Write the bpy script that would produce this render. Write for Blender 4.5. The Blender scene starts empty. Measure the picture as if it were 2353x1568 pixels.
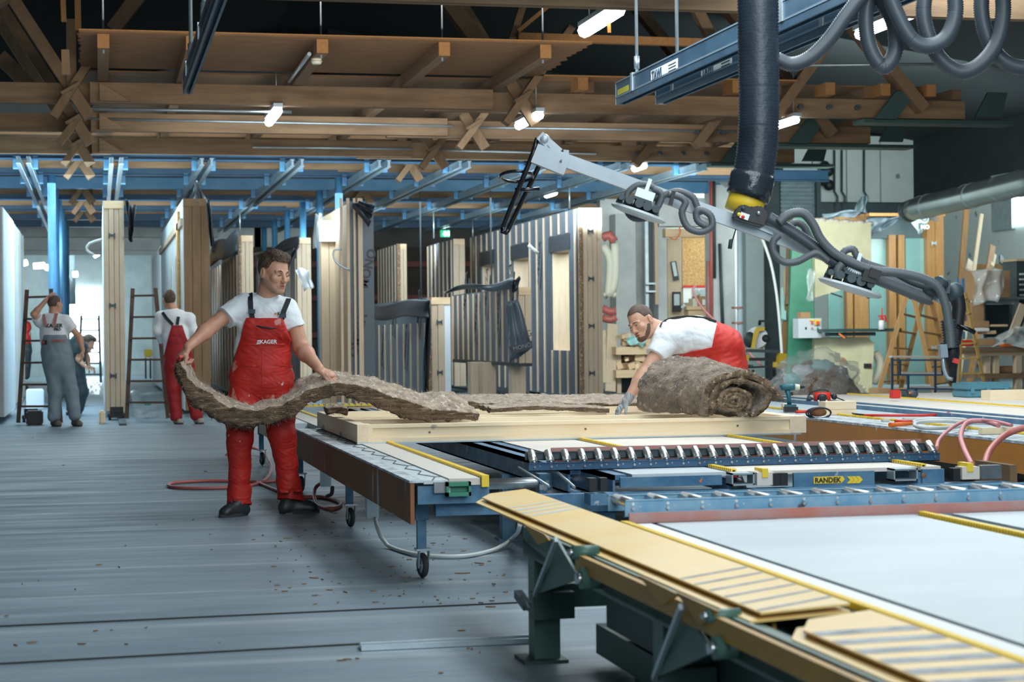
import bpy, bmesh, math, random
import numpy as np
from mathutils import Vector, Matrix
V = Vector
random.seed(7); np.random.seed(7)
S = bpy.context.scene
COL = S.collection
# ---------------------------------------------------------------- camera
F, CX, HY, CZ = 4300.0, 1176.5, 769.2, 1.24
ANG, ROLL = math.atan(951 / 4300), 0.010
sA, cA = math.sin(ANG), math.cos(ANG)
FWD, RGT, UPV = V((sA, cA, 0)), V((cA, -sA, 0)), V((0, 0, 1))
cam = bpy.data.cameras.new('camera'); camo = bpy.data.objects.new('camera', cam); COL.objects.link(camo)
cu = RGT * math.cos(ROLL) - UPV * math.sin(ROLL); cv = RGT * math.sin(ROLL) + UPV * math.cos(ROLL)
Rm = Matrix((cu, cv, -FWD)).transposed().to_4x4(); Rm.translation = V((0, 0, CZ)); camo.matrix_world = Rm
cam.sensor_width = 36; cam.lens = F * 36 / 2353; cam.shift_y = -14.8 / 2353; cam.clip_end = 300
cam.dof.use_dof = True; cam.dof.focus_distance = 12.8; cam.dof.aperture_fstop = 4.4
S.camera = camo
S.view_settings.view_transform = 'Standard'; S.view_settings.look = 'None'; S.view_settings.gamma = 1
S.view_settings.use_curve_mapping = False; S.view_settings.exposure = -0.05
# ---------------------------------------------------------------- world: dull overcast daylight
W = bpy.data.worlds.new('world'); S.world = W; W.use_nodes = True
W.node_tree.nodes['Background'].inputs[0].default_value = (.55, .80, 1, 1)
W.node_tree.nodes['Background'].inputs[1].default_value = .32
# ---------------------------------------------------------------- overhead tube rows of the hall, plus area lights added to brighten parts
def area(loc, sx, sy, power, col=(.86, .95, 1), tgt=None):
    l = bpy.data.lights.new('hall_and_fill_light', 'AREA'); l.shape = 'RECTANGLE'; l.size = sx; l.size_y = sy
    l.energy = power; l.color = col
    o = bpy.data.objects.new('hall_and_fill_light', l); COL.objects.link(o); o.location = loc
    d = (V(tgt) - V(loc)) if tgt else V((0, 0, -1)); o.rotation_euler = d.to_track_quat('-Z', 'Y').to_euler()
    return o
area((3.4, 7.0, 4.6), 2.6, 5, 235)
area((2.2, -2.5, 4.6), 6, 4, 640, tgt=(2.6, 11, .6))
area((4.0, 12.5, 4.5), 1.0, 6, 230)
area((7.5, 15.0, 4.5), 3, 6, 330)
area((4.5, 18.5, 2.9), 12, .3, 230, (1, .95, .88), tgt=(4.5, 25, 4.5))  # fill strip added to brighten the truss fronts, no fitting there
area((-1.5, 33.0, 4.1), 5, 8, 700, (.62, .86, 1))
area((5.5, 34.0, 3.95), 5, 8, 520, (.74, .90, 1))
area((4.5, 25.8, 4.0), 7, .8, 130, (.86, .95, 1), tgt=(5, 31, 1.2))  # added fill on the wall panel fronts, facing away from the camera
area((11.5, 31.0, 3.3), 5, 1, 250, (.92, 1, .96), tgt=(14, 38, .9))  # added fill for the band saw side, its back to the camera
area((16.5, 38.0, 5.6), 5, 6, 800, (.85, 1, .97), tgt=(17, 49, 2.5))  # extra light added to lift the rear clad wall
area((-2.0, 60.0, 4.6), 8, 5, 230, (.70, .93, 1))  # added light standing in for daylight inside the rear bay
area((3.0, 31.0, 3.3), 16, .4, 480, (.80, .95, 1), tgt=(3, 43, 4.6))  # unseen fill added to light the gantry beams, turned rearwards
area((3.0, 41.0, 3.3), 16, .4, 420, (.80, .95, 1), tgt=(3, 51, 4.4))  # second rearward fill, added for the far gantry beams
# ---------------------------------------------------------------- pixel helpers: a point of the photograph on a plane of the hall
def uv(px, py):
    u, v = px - CX, HY - py; c, s = math.cos(ROLL), math.sin(ROLL)
    return (u * c + v * s) / F, (-u * s + v * c) / F
def D(px, py, d):                     # at distance d from the camera
    u, v = uv(px, py); return RGT * (u * d) + FWD * d + V((0, 0, CZ + v * d))
def PZ(px, py, z): return D(px, py, (z - CZ) / uv(px, py)[1])          # at height z
def PY(px, py, Y): return D(px, py, Y / (cA - uv(px, py)[0] * sA))     # on the cross plane Y
def PX(px, py, X): return D(px, py, X / (sA + uv(px, py)[0] * cA))     # on the lengthwise plane X
# ---------------------------------------------------------------- mesh builder
class MB:
    def __init__(s): s.v = []; s.f = []; s.sm = []
    def add(s, vs, fs, smooth=False):
        b = len(s.v); s.v += [tuple(p) for p in vs]; s.f += [tuple(i + b for i in f) for f in fs]; s.sm += [smooth] * len(fs); return s
    def hexa(s, p): # 8 points, bottom ring then top ring
        return s.add(p, [(3, 2, 1, 0), (4, 5, 6, 7), (0, 1, 5, 4), (1, 2, 6, 5), (2, 3, 7, 6), (3, 0, 4, 7)])
    def box(s, x0, x1, y0, y1, z0, z1):
        return s.hexa([(x0, y0, z0), (x1, y0, z0), (x1, y1, z0), (x0, y1, z0), (x0, y0, z1), (x1, y0, z1), (x1, y1, z1), (x0, y1, z1)])
    def beam(s, a, b, w, h, up=(0, 0, 1), roll=0):
        a, b = V(a), V(b); t = (b - a).normalized(); up = V(up)
        if abs(t.dot(up)) > .98: up = V((0, 1, 0))
        r = t.cross(up).normalized(); u = r.cross(t)
        if roll: q = Matrix.Rotation(roll, 3, t); r, u = q @ r, q @ u
        r, u = r * w / 2, u * h / 2
        return s.hexa([a - r - u, a + r - u, b + r - u, b - r - u, a - r + u, a + r + u, b + r + u, b - r + u])
    def prism(s, pts, ext):
        n = len(pts); e = V(ext); P = [V(p) for p in pts]
        return s.add(P + [p + e for p in P], [tuple(range(n))[::-1], tuple(range(n, 2 * n))] + [(i, (i + 1) % n, n + (i + 1) % n, n + i) for i in range(n)])
    def cyl(s, a, b, r0, r1=None, n=16, caps=True):
        return s.tube([a, b], [r0, r0 if r1 is None else r1], n, caps)
    def tube(s, pts, r, n=10, caps=True, sq=(1, 1), up=None):
        P = [V(p) for p in pts]; m = len(P)
        if not hasattr(r, '__len__'): r = [r] * m
        T = [(P[min(i + 1, m - 1)] - P[max(i - 1, 0)]).normalized() for i in range(m)]
        u = V(up) if up else (V((0, 0, 1)) if abs(T[0].z) < .9 else V((1, 0, 0)))
        vs = []
        for i in range(m):
            u = (u - T[i] * u.dot(T[i]))
            u = u.normalized() if u.length > 1e-6 else T[i].orthogonal().normalized()
            w = T[i].cross(u)
            for k in range(n):
                a = 2 * math.pi * k / n; vs.append(P[i] + (u * math.cos(a) * sq[0] + w * math.sin(a) * sq[1]) * r[i])
        fs = [(i * n + k, i * n + (k + 1) % n, (i + 1) * n + (k + 1) % n, (i + 1) * n + k) for i in range(m - 1) for k in range(n)]
        s.add(vs, fs, True)
        if caps:
            b = len(s.v) - len(vs); s.f += [tuple(b + k for k in range(n))[::-1], tuple(b + (m - 1) * n + k for k in range(n))]; s.sm += [False, False]
        return s
    def ball(s, c, r, sx=1, sy=1, sz=1, n=12, m=8):
        c = V(c); vs = [c + V((0, 0, -r * sz))]
        for i in range(1, m):
            a = -math.pi / 2 + math.pi * i / m
            vs += [c + V((r * sx * math.cos(a) * math.cos(2 * math.pi * k / n), r * sy * math.cos(a) * math.sin(2 * math.pi * k / n), r * sz * math.sin(a))) for k in range(n)]
        vs.append(c + V((0, 0, r * sz))); L = len(vs) - 1
        fs = [(0, 1 + (k + 1) % n, 1 + k) for k in range(n)] + [(L, L - n + k, L - n + (k + 1) % n) for k in range(n)]
        fs += [(1 + i * n + k, 1 + i * n + (k + 1) % n, 1 + (i + 1) * n + (k + 1) % n, 1 + (i + 1) * n + k) for i in range(m - 2) for k in range(n)]
        return s.add(vs, fs, True)
    def grid(s, fn, nu, nv, smooth=True, thick=0):
        P = [[V(fn(i / nu, j / nv)) for j in range(nv + 1)] for i in range(nu + 1)]
        q = lambda i, j: i * (nv + 1) + j
        vs = [p for r in P for p in r]; fs = [(q(i, j), q(i + 1, j), q(i + 1, j + 1), q(i, j + 1)) for i in range(nu) for j in range(nv)]
        if thick:
            nv_ = len(vs); out = []
            for i in range(nu + 1):
                for j in range(nv + 1):
                    a = P[min(i + 1, nu)][j] - P[max(i - 1, 0)][j]; b = P[i][min(j + 1, nv)] - P[i][max(j - 1, 0)]
                    out.append(P[i][j] - a.cross(b).normalized() * thick)
            fs += [tuple(k + nv_ for k in f[::-1]) for f in fs]; vs += out
            e = [q(i, 0) for i in range(nu)] + [q(nu, j) for j in range(nv)] + [q(i, nv) for i in range(nu, 0, -1)] + [q(0, j) for j in range(nv, 0, -1)]
            fs += [(e[k], e[k] + nv_, e[(k + 1) % len(e)] + nv_, e[(k + 1) % len(e)]) for k in range(len(e))]
        return s.add(vs, fs, smooth)
    def ring(s, c, ax, R, r, n=28, m=8):
        ax = V(ax).normalized(); u = ax.orthogonal().normalized(); w = ax.cross(u)
        return s.tube([V(c) + (u * math.cos(2 * math.pi * k / n) + w * math.sin(2 * math.pi * k / n)) * R for k in range(n + 1)], r, m, False)
    def build(s, name, mat, parent=None, bevel=0, label=None):
        org = world_of(parent); me = bpy.data.meshes.new(name)
        me.from_pydata([(x - org.x, y - org.y, z - org.z) for x, y, z in s.v], [], s.f)
        me.polygons.foreach_set('use_smooth', s.sm); me.update()
        if bevel:
            bm = bmesh.new(); bm.from_mesh(me)
            bmesh.ops.bevel(bm, geom=[e for e in bm.edges], offset=bevel, segments=2, affect='EDGES', clamp_overlap=True)
            bm.to_mesh(me); bm.free()
        for k in (mat if isinstance(mat, (list, tuple)) else [mat]): me.materials.append(k)
        o = bpy.data.objects.new(name, me); COL.objects.link(o)
        if parent: o.parent = parent
        if label: o['label'] = label
        return o
ORG = {}
def world_of(p):
    if p is None: return V((0, 0, 0))
    o = V((0, 0, 0))
    while p: o = o + p.location; p = p.parent
    return o
def tag(o, label, cat, group=None, kind=None):
    o['label'] = label; o['category'] = cat
    if group: o['group'] = group
    if kind: o['kind'] = kind
    return o
def thing(name, label, cat, loc, group=None, kind=None):
    o = bpy.data.objects.new(name, None); o.empty_display_size = .1; COL.objects.link(o); o.location = loc
    return tag(o, label, cat, group, kind)
def struct(name, mb, mat, parent=None):
    o = mb.build(name, mat, parent)
    if not parent: o['kind'] = 'structure'
    return o
def solo(name, mb, mat, label, cat, group=None, bevel=0):
    c = V((0, 0, 0))
    xs = [p[0] for p in mb.v]; ys = [p[1] for p in mb.v]; zs = [p[2] for p in mb.v]
    c = V(((min(xs) + max(xs)) / 2, (min(ys) + max(ys)) / 2, min(zs)))
    mb.v = [(x - c.x, y - c.y, z - c.z) for x, y, z in mb.v]
    o = mb.build(name, mat, None, bevel); o.location = c
    return tag(o, label, cat, group)
def dup(o, parent=None):
    c = o.copy(); COL.objects.link(c)
    if parent: c.parent = parent
    for ch in list(o.children): dup(ch, c)
    return c
def mk(fn, *a, **k):
    m = MB(); getattr(m, fn)(*a, **k); return m
def text(s, size, a, u, n, mat, parent, name='lettering', depth=.002, bold=0, cent=False):
    """a: lower left point, u: reading direction, n: surface normal"""
    c = bpy.data.curves.new('t', 'FONT'); c.body = s; c.size = size; c.extrude = depth / 2; c.offset = bold
    if cent: c.align_x = 'CENTER'
    c.resolution_u = 3
    o = bpy.data.objects.new('t', c); COL.objects.link(o)
    dg = bpy.context.evaluated_depsgraph_get(); me = bpy.data.meshes.new_from_object(o.evaluated_get(dg)); bpy.data.objects.remove(o)
    u = V(u).normalized(); n = V(n).normalized(); w = n.cross(u)
    M = Matrix((u, w, n)).transposed().to_4x4(); M.translation = V(a) + n * (depth / 2 + .001) - world_of(parent)
    me.transform(M); me.materials.clear(); me.materials.append(mat)
    r = bpy.data.objects.new(name, me); COL.objects.link(r)
    if parent: r.parent = parent
    return r
# ---------------------------------------------------------------- materials
MATS = {}
def mat(name, col, rough=.6, metal=0, col2=None, amt=.35, scale=6, st=(1, 1, 1), bump=0, bs=None, spots=None, emit=None, trans=0, alpha=1, spec=None, sheen=0, detail=6):
    if name in MATS: return MATS[name]
    m = bpy.data.materials.new(name); m.use_nodes = True; N = m.node_tree.nodes; L = m.node_tree.links; b = N['Principled BSDF']
    b.inputs['Base Color'].default_value = (*col, 1); b.inputs['Roughness'].default_value = rough; b.inputs['Metallic'].default_value = metal
    if spec is not None: b.inputs['Specular IOR Level'].default_value = spec
    if sheen: b.inputs['Sheen Weight'].default_value = sheen
    b.inputs['Transmission Weight'].default_value = trans; b.inputs['Alpha'].default_value = alpha
    if emit: b.inputs['Emission Color'].default_value = (*emit[0], 1); b.inputs['Emission Strength'].default_value = emit[1]
    if col2 or bump or spots:
        tc = N.new('ShaderNodeTexCoord'); mp = N.new('ShaderNodeMapping'); mp.inputs['Scale'].default_value = st; L.new(tc.outputs['Object'], mp.inputs[0])
    last = None
    if col2:
        n = N.new('ShaderNodeTexNoise'); n.inputs['Scale'].default_value = scale; n.inputs['Detail'].default_value = detail; n.inputs['Roughness'].default_value = .6; L.new(mp.outputs[0], n.inputs[0])
        r = N.new('ShaderNodeMapRange'); r.inputs[1].default_value = .5 - amt / 2; r.inputs[2].default_value = .5 + amt / 2; L.new(n.outputs[0], r.inputs[0])
        x = N.new('ShaderNodeMix'); x.data_type = 'RGBA'; x.inputs[6].default_value = (*col, 1); x.inputs[7].default_value = (*col2, 1); L.new(r.outputs[0], x.inputs[0]); last = x.outputs[2]
    for (sc, th, scl, sst) in (spots or []):
        mp2 = N.new('ShaderNodeMapping'); mp2.inputs['Scale'].default_value = sst; L.new(tc.outputs['Object'], mp2.inputs[0])
        n = N.new('ShaderNodeTexNoise'); n.inputs['Scale'].default_value = scl; n.inputs['Detail'].default_value = 3; L.new(mp2.outputs[0], n.inputs[0])
        r = N.new('ShaderNodeMapRange'); r.inputs[1].default_value = th; r.inputs[2].default_value = th + .025; L.new(n.outputs[0], r.inputs[0])
        x = N.new('ShaderNodeMix'); x.data_type = 'RGBA'; x.inputs[7].default_value = (*sc, 1); L.new(r.outputs[0], x.inputs[0])
        if last: L.new(last, x.inputs[6])
        else: x.inputs[6].default_value = (*col, 1)
        last = x.outputs[2]
    if last: L.new(last, b.inputs['Base Color'])
    if bump:
        n = N.new('ShaderNodeTexNoise'); n.inputs['Scale'].default_value = bs or scale * 3; n.inputs['Detail'].default_value = 5; L.new(mp.outputs[0], n.inputs[0])
        bp = N.new('ShaderNodeBump'); bp.inputs['Strength'].default_value = bump; bp.inputs['Distance'].default_value = .02; L.new(n.outputs[0], bp.inputs['Height']); L.new(bp.outputs[0], b.inputs['Normal'])
    MATS[name] = m; return m
GX, GY, GZ = (.12, 1, 1), (1, .12, 1), (1, 1, .12)      # grain along x, y, z
def wood(name, a, b_, st, scale=26, amt=.5, rough=.7, knots=True):
    return mat(name, a, rough, col2=b_, amt=amt, scale=scale, st=st, bump=.15, bs=scale * 2, spots=[(tuple(k * .45 for k in a), .735, 3.2, (1, 1, 1))] if knots else None)
pineX = wood('pine_x', (.80, .62, .40), (.66, .46, .27), GX); pineY = wood('pine_y', (.74, .56, .37), (.60, .42, .25), GY)
pineZ = wood('pine_z', (.64, .52, .38), (.52, .40, .27), GZ, rough=.6)
palepine = wood('pale_pine', (.90, .76, .54), (.83, .66, .43), GX, amt=.6); palepineY = wood('pale_pine_y', (.86, .70, .50), (.78, .60, .40), GY, amt=.6)
oldX = wood('old_beam_x', (.30, .195, .11), (.12, .075, .042), GX, 6, .42, .85); oldY = wood('old_beam_y', (.22, .135, .075), (.14, .085, .045), GY, 9, .6, .85)
oldZ = wood('old_beam_d', (.25, .16, .09), (.16, .10, .055), (1, 1, .4), 9, .6, .85); newend = wood('cut_end', (.42, .21, .075), (.30, .14, .045), (1, 1, 1), 30, .5, .8)
darkwoodZ = wood('dark_post', (.27, .165, .08), (.15, .085, .04), GZ, 12, .6, .7); doorwood = wood('door_wood', (.32, .165, .055), (.18, .085, .025), GZ, 14, .6, .45)
ladderdk = mat('ladder_dark', (.07, .045, .03), .7, col2=(.11, .07, .045), scale=5)
ply = wood('plywood', (.27, .14, .06), (.15, .075, .03), (.12, 1, 1), 16, .45, .8, False)
osb = mat('osb', (.62, .39, .16), .8, col2=(.38, .20, .07), amt=.3, scale=26, bump=.2)
battenZ = wood('batten', (.62, .49, .36), (.48, .36, .25), GZ, 20, .5, .7, False)
concrete = mat('concrete', (.56, .58, .57), .9, col2=(.36, .38, .38), amt=.5, scale=2.2, bump=.3, bs=20)
whitewall = mat('white_plaster', (.68, .72, .71), .85, col2=(.48, .52, .52), amt=.5, scale=1.8, bump=.15, bs=12)
cladding = mat('cladding', (.56, .62, .60), .6, col2=(.46, .52, .51), amt=.5, scale=1.2, spots=[((.2, .22, .21), .70, 2.4, (1, 1, 1))])
blue = mat('blue_paint', (.045, .19, .38), .45, col2=(.10, .27, .44), amt=.6, scale=3, bump=.05)
blued = mat('blue_paint_dark', (.02, .075, .16), .5, col2=(.035, .11, .2), scale=2)
bluesteel = mat('blue_steel', (.022, .11, .225), .45, col2=(.12, .24, .34), amt=.4, scale=7, spots=[((.4, .42, .42), .68, 9, (1, 1, 1))])
bluelt = mat('blue_worn', (.10, .33, .55), .5, col2=(.33, .52, .64), amt=.5, scale=9, spots=[((.09, .10, .12), .69, 6, (1, 1, 1))])
galv = mat('galvanised', (.52, .60, .64), .38, .65, col2=(.40, .48, .52), scale=5); steel = mat('steel', (.55, .58, .60), .28, .9, col2=(.4, .42, .44), scale=12)
greydk = mat('dark_steel', (.035, .055, .065), .5, col2=(.05, .075, .085), scale=3); black = mat('black', (.012, .014, .017), .5); rubber = mat('rubber', (.03, .033, .037), .75)
greensteel = mat('green_steel', (.075, .16, .13), .45, col2=(.045, .105, .085), amt=.4, scale=3, bump=.05, spots=[((.22, .3, .28), .70, 5, (1, 1, 1))])
greendk = mat('green_bracket', (.035, .075, .07), .5); greensaw = mat('green_saw', (.03, .20, .12), .4, col2=(.05, .26, .16), scale=3)
railblue = mat('rail_navy', (.04, .10, .17), .35, .3, col2=(.07, .15, .23), scale=5); white = mat('white', (.8, .82, .82), .5); offwhite = mat('cream', (.74, .73, .60), .5)
cream = mat('cream_paint', (.66, .64, .42), .5, col2=(.55, .52, .32), scale=3, bump=.03)
yellow = mat('yellow', (.86, .60, .04), .45); yellowflap = mat('yellow_flap', (.82, .62, .30), .38, col2=(.80, .50, .10), amt=.5, scale=2.5)
ochre = mat('ochre', (.52, .28, .03), .5, col2=(.36, .19, .03), scale=4); orange = mat('orange', (.85, .18, .02), .5); red = mat('red', (.62, .03, .02), .45)
pinkrail = mat('worn_red', (.46, .15, .11), .55, col2=(.40, .27, .26), amt=.4, scale=5); hosered = mat('hose_red', (.50, .14, .12), .45); hosepink = mat('hose_pink', (.62, .25, .26), .5)
hosegrey = mat('hose_grey', (.10, .115, .125), .5); hosedk = mat('hose_dark', (.05, .065, .08), .45); hosewht = mat('hose_white', (.60, .64, .62), .5)
tabletop = mat('table_top', (.57, .63, .655), .4, col2=(.46, .53, .56), amt=.5, scale=3, st=(.35, 1, 1), bump=.05, bs=60)
topwood = mat('chip_top', (.70, .62, .52), .6, col2=(.62, .60, .56), amt=.5, scale=4)
fasciaB = mat('fascia_brown', (.31, .135, .055), .65, spec=.2, col2=(.19, .09, .05), amt=.5, scale=3, st=(1, 1, .3), spots=[((.42, .42, .44), .69, 9, (1, 1, .16))])
fasciaO = mat('fascia_orange', (.54, .215, .03), .4, col2=(.44, .17, .03), amt=.5, scale=3, st=(1, 1, .3), spots=[((.62, .60, .58), .665, 5, (1, 1, .3)), ((.3, .15, .04), .68, 11, (1, 1, .2))])
tapewht = mat('worn_white_edge', (.62, .68, .70), .6, col2=(.28, .31, .33), amt=.2, scale=14, bump=.2)
glass = mat('glass', (.65, .80, .78), .05, trans=.85, spec=.6); film = mat('clear_film', (.80, .86, .86), .12, alpha=.28, spec=1, bump=.6, bs=9)
membrane = mat('membrane', (.075, .10, .125), .42, col2=(.05, .07, .088), amt=.5, scale=2.5, bump=.12, bs=5)
membrlt = mat('membrane_light', (.15, .19, .22), .38, col2=(.10, .135, .16), amt=.5, scale=3, bump=.2, bs=6)
memblk = mat('membrane_black', (.014, .019, .026), .45, bump=.15, bs=9); ink = mat('ink', (.015, .02, .028), .5); styro = mat('styrofoam', (.80, .86, .90), .7, col2=(.7, .76, .8), scale=2)
card = mat('cardboard', (.44, .27, .14), .8, col2=(.38, .22, .11), scale=4); bluecase = mat('toolcase', (.09, .26, .33), .5)
teal = mat('teal_tool', (.015, .12, .15), .4); chrome = mat('chrome', (.75, .77, .78), .15, 1)
lampm = mat('lamp_tube', (1, 1, 1), .5, emit=((.85, .96, 1), 14)); sign = mat('sign_green', (.0, .35, .14), .5, emit=((.05, .6, .3), .7))
daylight = mat('daylight', (1, 1, 1), .5, emit=((.75, .93, 1), 9))
# floor: ground concrete with pale scuffed streaks running across the hall
def floor_mat():
    m = bpy.data.materials.new('floor_concrete'); m.use_nodes = True; N = m.node_tree.nodes; L = m.node_tree.links; b = N['Principled BSDF']
    tc = N.new('ShaderNodeTexCoord')
    def noise(sc, st, det=6):
        mp = N.new('ShaderNodeMapping'); mp.inputs['Scale'].default_value = st; L.new(tc.outputs['Object'], mp.inputs[0])
        n = N.new('ShaderNodeTexNoise'); n.inputs['Scale'].default_value = sc; n.inputs['Detail'].default_value = det; n.inputs['Roughness'].default_value = .62; L.new(mp.outputs[0], n.inputs[0]); return n.outputs[0]
    def rng(x, a, c, lo=0, hi=1):
        r = N.new('ShaderNodeMapRange'); r.inputs[1].default_value = a; r.inputs[2].default_value = c; r.inputs[3].default_value = lo; r.inputs[4].default_value = hi; L.new(x, r.inputs[0]); return r.outputs[0]
    def mix(a, c, t):
        x = N.new('ShaderNodeMix'); x.data_type = 'RGBA'
        for k, w in ((6, a), (7, c)):
            if isinstance(w, tuple): x.inputs[k].default_value = (*w, 1)
            else: L.new(w, x.inputs[k])
        if isinstance(t, float): x.inputs[0].default_value = t
        else: L.new(t, x.inputs[0])
        return x.outputs[2]
    base = mix((.145, .205, .245), (.22, .285, .33), rng(noise(1.2, (.4, 1.6, 1)), .35, .65))
    base = mix(base, (.11, .15, .175), rng(noise(3, (.25, 3.5, 1), 8), .5, .75, 0, .6))
    base = mix(base, (.30, .34, .36), rng(noise(34, (.6, 1, 1), 4), .55, .75, 0, .35))
    sx = N.new('ShaderNodeSeparateXYZ'); L.new(tc.outputs['Object'], sx.inputs[0])
    a = N.new('ShaderNodeMath'); a.operation = 'MULTIPLY_ADD'; L.new(noise(.8, (.3, 1, 1), 2), a.inputs[0]); a.inputs[1].default_value = .22; L.new(sx.outputs[1], a.inputs[2])
    fr = N.new('ShaderNodeMath'); fr.operation = 'PINGPONG'; fr.inputs[1].default_value = .52; L.new(a.outputs[0], fr.inputs[0])
    st = N.new('ShaderNodeMath'); st.operation = 'MULTIPLY'; L.new(rng(fr.outputs[0], .07, .0), st.inputs[0]); L.new(rng(noise(2, (.5, 1, 1)), .35, .65, .1, .6), st.inputs[1])
    base = mix(base, (.46, .50, .50), st.outputs[0]); L.new(base, b.inputs['Base Color'])
    L.new(rng(noise(2.5, (.3, 2, 1)), .3, .7, .38, .6), b.inputs['Roughness'])
    bp = N.new('ShaderNodeBump'); bp.inputs['Strength'].default_value = .12; L.new(noise(60, (1, 1, 1)), bp.inputs['Height']); L.new(bp.outputs[0], b.inputs['Normal'])
    return m
floorm = floor_mat()
# ================================================================ SHELL
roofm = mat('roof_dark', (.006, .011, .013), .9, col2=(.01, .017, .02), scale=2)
XL, XR, YB, YF = -13.0, 22.5, 56.0, -9.0
struct('floor', mk('box', XL, XR, YF, YB + 8, -.2, 0), floorm)
wall_l = struct('wall_left', mk('box', XL - .2, XL, YF, YB, 0, 6.6), whitewall)
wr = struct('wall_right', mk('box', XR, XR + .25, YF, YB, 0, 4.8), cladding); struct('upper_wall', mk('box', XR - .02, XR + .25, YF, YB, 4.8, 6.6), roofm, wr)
m = MB()
m.prism([(XL - .5, YF, 6.5), (4.75, YF, 9.6), (4.75, YF, 9.8), (XL - .5, YF, 6.7)], (0, YB - YF, 0))
m.prism([(XR + .5, YF, 6.5), (4.75, YF, 9.6), (4.75, YF, 9.8), (XR + .5, YF, 6.7)], (0, YB - YF, 0))
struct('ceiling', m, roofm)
# purlins under the roof
# back wall: portal opening to a daylit bay on the left, plaster elsewhere, steel clad part on the right
bx0, bx1 = PY(45, 700, YB).x, PY(350, 700, YB).x
m = MB(); m.box(XL, bx0, YB, YB + .4, 0, 10); m.box(bx1, 6.0, YB, YB + .4, 0, 10); m.box(bx0, bx1, YB, YB + .4, 3.7, 10)
wb = struct('wall_back', m, whitewall)
cx0 = PY(1790, 500, 49).x
for i in range(4):      # clad panels with joints
    a = cx0 + (XR - cx0) * i / 4; b = cx0 + (XR - cx0) * (i + 1) / 4 - .04
    for z0, z1 in ((0, 4.45), (4.85, 6.7)):
        struct('wall_panel', mk('box', a, b, 49, 49.12, z0, z1), cladding, wb)
struct('girt', mk('box', cx0, XR, 48.9, 49.1, 4.42, 4.82), greydk, wb)
struct('upper_cladding', mk('box', 6.0, XR, 49.3, 49.5, 6.6, 10), roofm, wb)
struct('rear_panel', mk('box', 6.0, cx0 + .3, YB, YB + .3, 0, 10), mat('rear_dark', (.10, .095, .09), .8, col2=(.06, .055, .05), scale=1), wb)
for i in range(9):
    a, b = PY(560 + i * 62, 600, YB - .4).x, PY(560 + i * 62 + 60, 600, YB - .4).x; struct('rear_board', mk('box', a, b, YB - .45, YB - .4 + .02 * (i % 2), .3, 3.9), mat('rear_brown', (.075, .05, .04), .8, col2=(.04, .03, .027), scale=2), wb)
for z in (1.2, 2.3, 3.3): struct('shelf_rail', mk('box', PY(560, 600, YB - .6).x, PY(1110, 600, YB - .6).x, YB - .7, YB - .5, z, z + .16), mat('rail_red', (.16, .035, .025), .6), wb)
# daylit rear bay
m = MB(); m.box(bx0 - 3, bx1 + 3, YB + 8, YB + 8.2, 0, 5); m.box(bx0 - 3.2, bx0 - 3, YB, YB + 8, 0, 5); m.box(bx1 + 3, bx1 + 3.2, YB, YB + 8, 0, 5); m.box(bx0 - 3, bx1 + 3, YB, YB + 8, 4.8, 5)
struct('wall_rear_bay', m, whitewall)
w1 = struct('window_1', mk('box', PY(150, 0, YB + 7.9).x, PY(238, 0, YB + 7.9).x, YB + 7.85, YB + 7.95, .5, PY(200, 668, YB + 7.9).z), daylight)
wz0 = PX(2345, 515, XR).z; wz1 = PX(2345, 440, XR).z; wy = PX(2333, 470, XR).y
w2 = struct('window_2', mk('box', XR - .06, XR - .02, wy - 6, wy, wz0, wz1), daylight)
struct('window_frame', mk('box', XR - .1, XR + .02, wy, wy + 1.1, wz0 - .1, wz1 + .5), galv, w2)
for px in (2180, 2235): # dark steel columns at the back right
    x = PY(px, 500, 48.7).x; solo('steel_column', mk('box', x - .25, x + .25, 48.4, 48.8, 0, 7), greydk, 'dark steel column against the rear clad wall, ' + ('left of the corner' if px == 2180 else 'in the corner beside the window wall'), 'column')
m = MB(); a = PY(2180, 390, 47.8); m.box(a.x, XR, 47.8, 48.2, PY(2180, 430, 47.8).z, PY(2180, 365, 47.8).z)
solo('steel_beam', m, greydk, 'dark steel beam above the silver duct at the rear right corner', 'beam')
# conduits on the clad wall
for px, t in ((1917, 'left of the pair beside the shutter'), (1934, 'right of the pair beside the shutter'), (1985, 'single one further right')):
    p = [PY(px, y, 48.92) for y in (345, 440)] + [PY(px + 7, 452, 48.75), PY(px + 7, 462, 48.75)] + [PY(px, 475, 48.92), PY(px, 520, 48.92)]
    solo('conduit', mk('tube', p, .035, 6), greydk, 'thin dark conduit bending over the girt, ' + t, 'pipe')
# roller shutter
r = thing('roller_shutter', 'grey corrugated roller shutter high on the rear wall beside the black lifting hose', 'shutter', PY(1835, 560, 48.7))
x0, x1 = PY(1796, 450, 48.7).x, PY(1874, 450, 48.7).x; zt = PY(1835, 398, 48.7).z; zb = PY(1835, 520, 48.7).z
mk('box', x0, x1, 48.55, 49.0, zt, zt + .22).build('shutter_box', galv, r)
n = 13
for i in range(n):
    z = zb + (zt - zb) * i / n; h = (zt - zb) / n
    mk('prism', [(x0, 48.8, z), (x0, 48.72, z + h * .5), (x0, 48.8, z + h), (x0, 48.95, z + h), (x0, 48.95, z)], (x1 - x0, 0, 0)).build('slat', galv, r)
mk('box', x1, x1 + .12, 48.6, 48.95, zb, zt + .2).build('guide_rail', greydk, r)
m = MB(); [m.ball((x1 + .3 + .12 * math.sin(i * 2), 48.75, zt + .2 - i * .13), .16, n=8, m=5) for i in range(5)]; m.build('drive', black, r)
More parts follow.
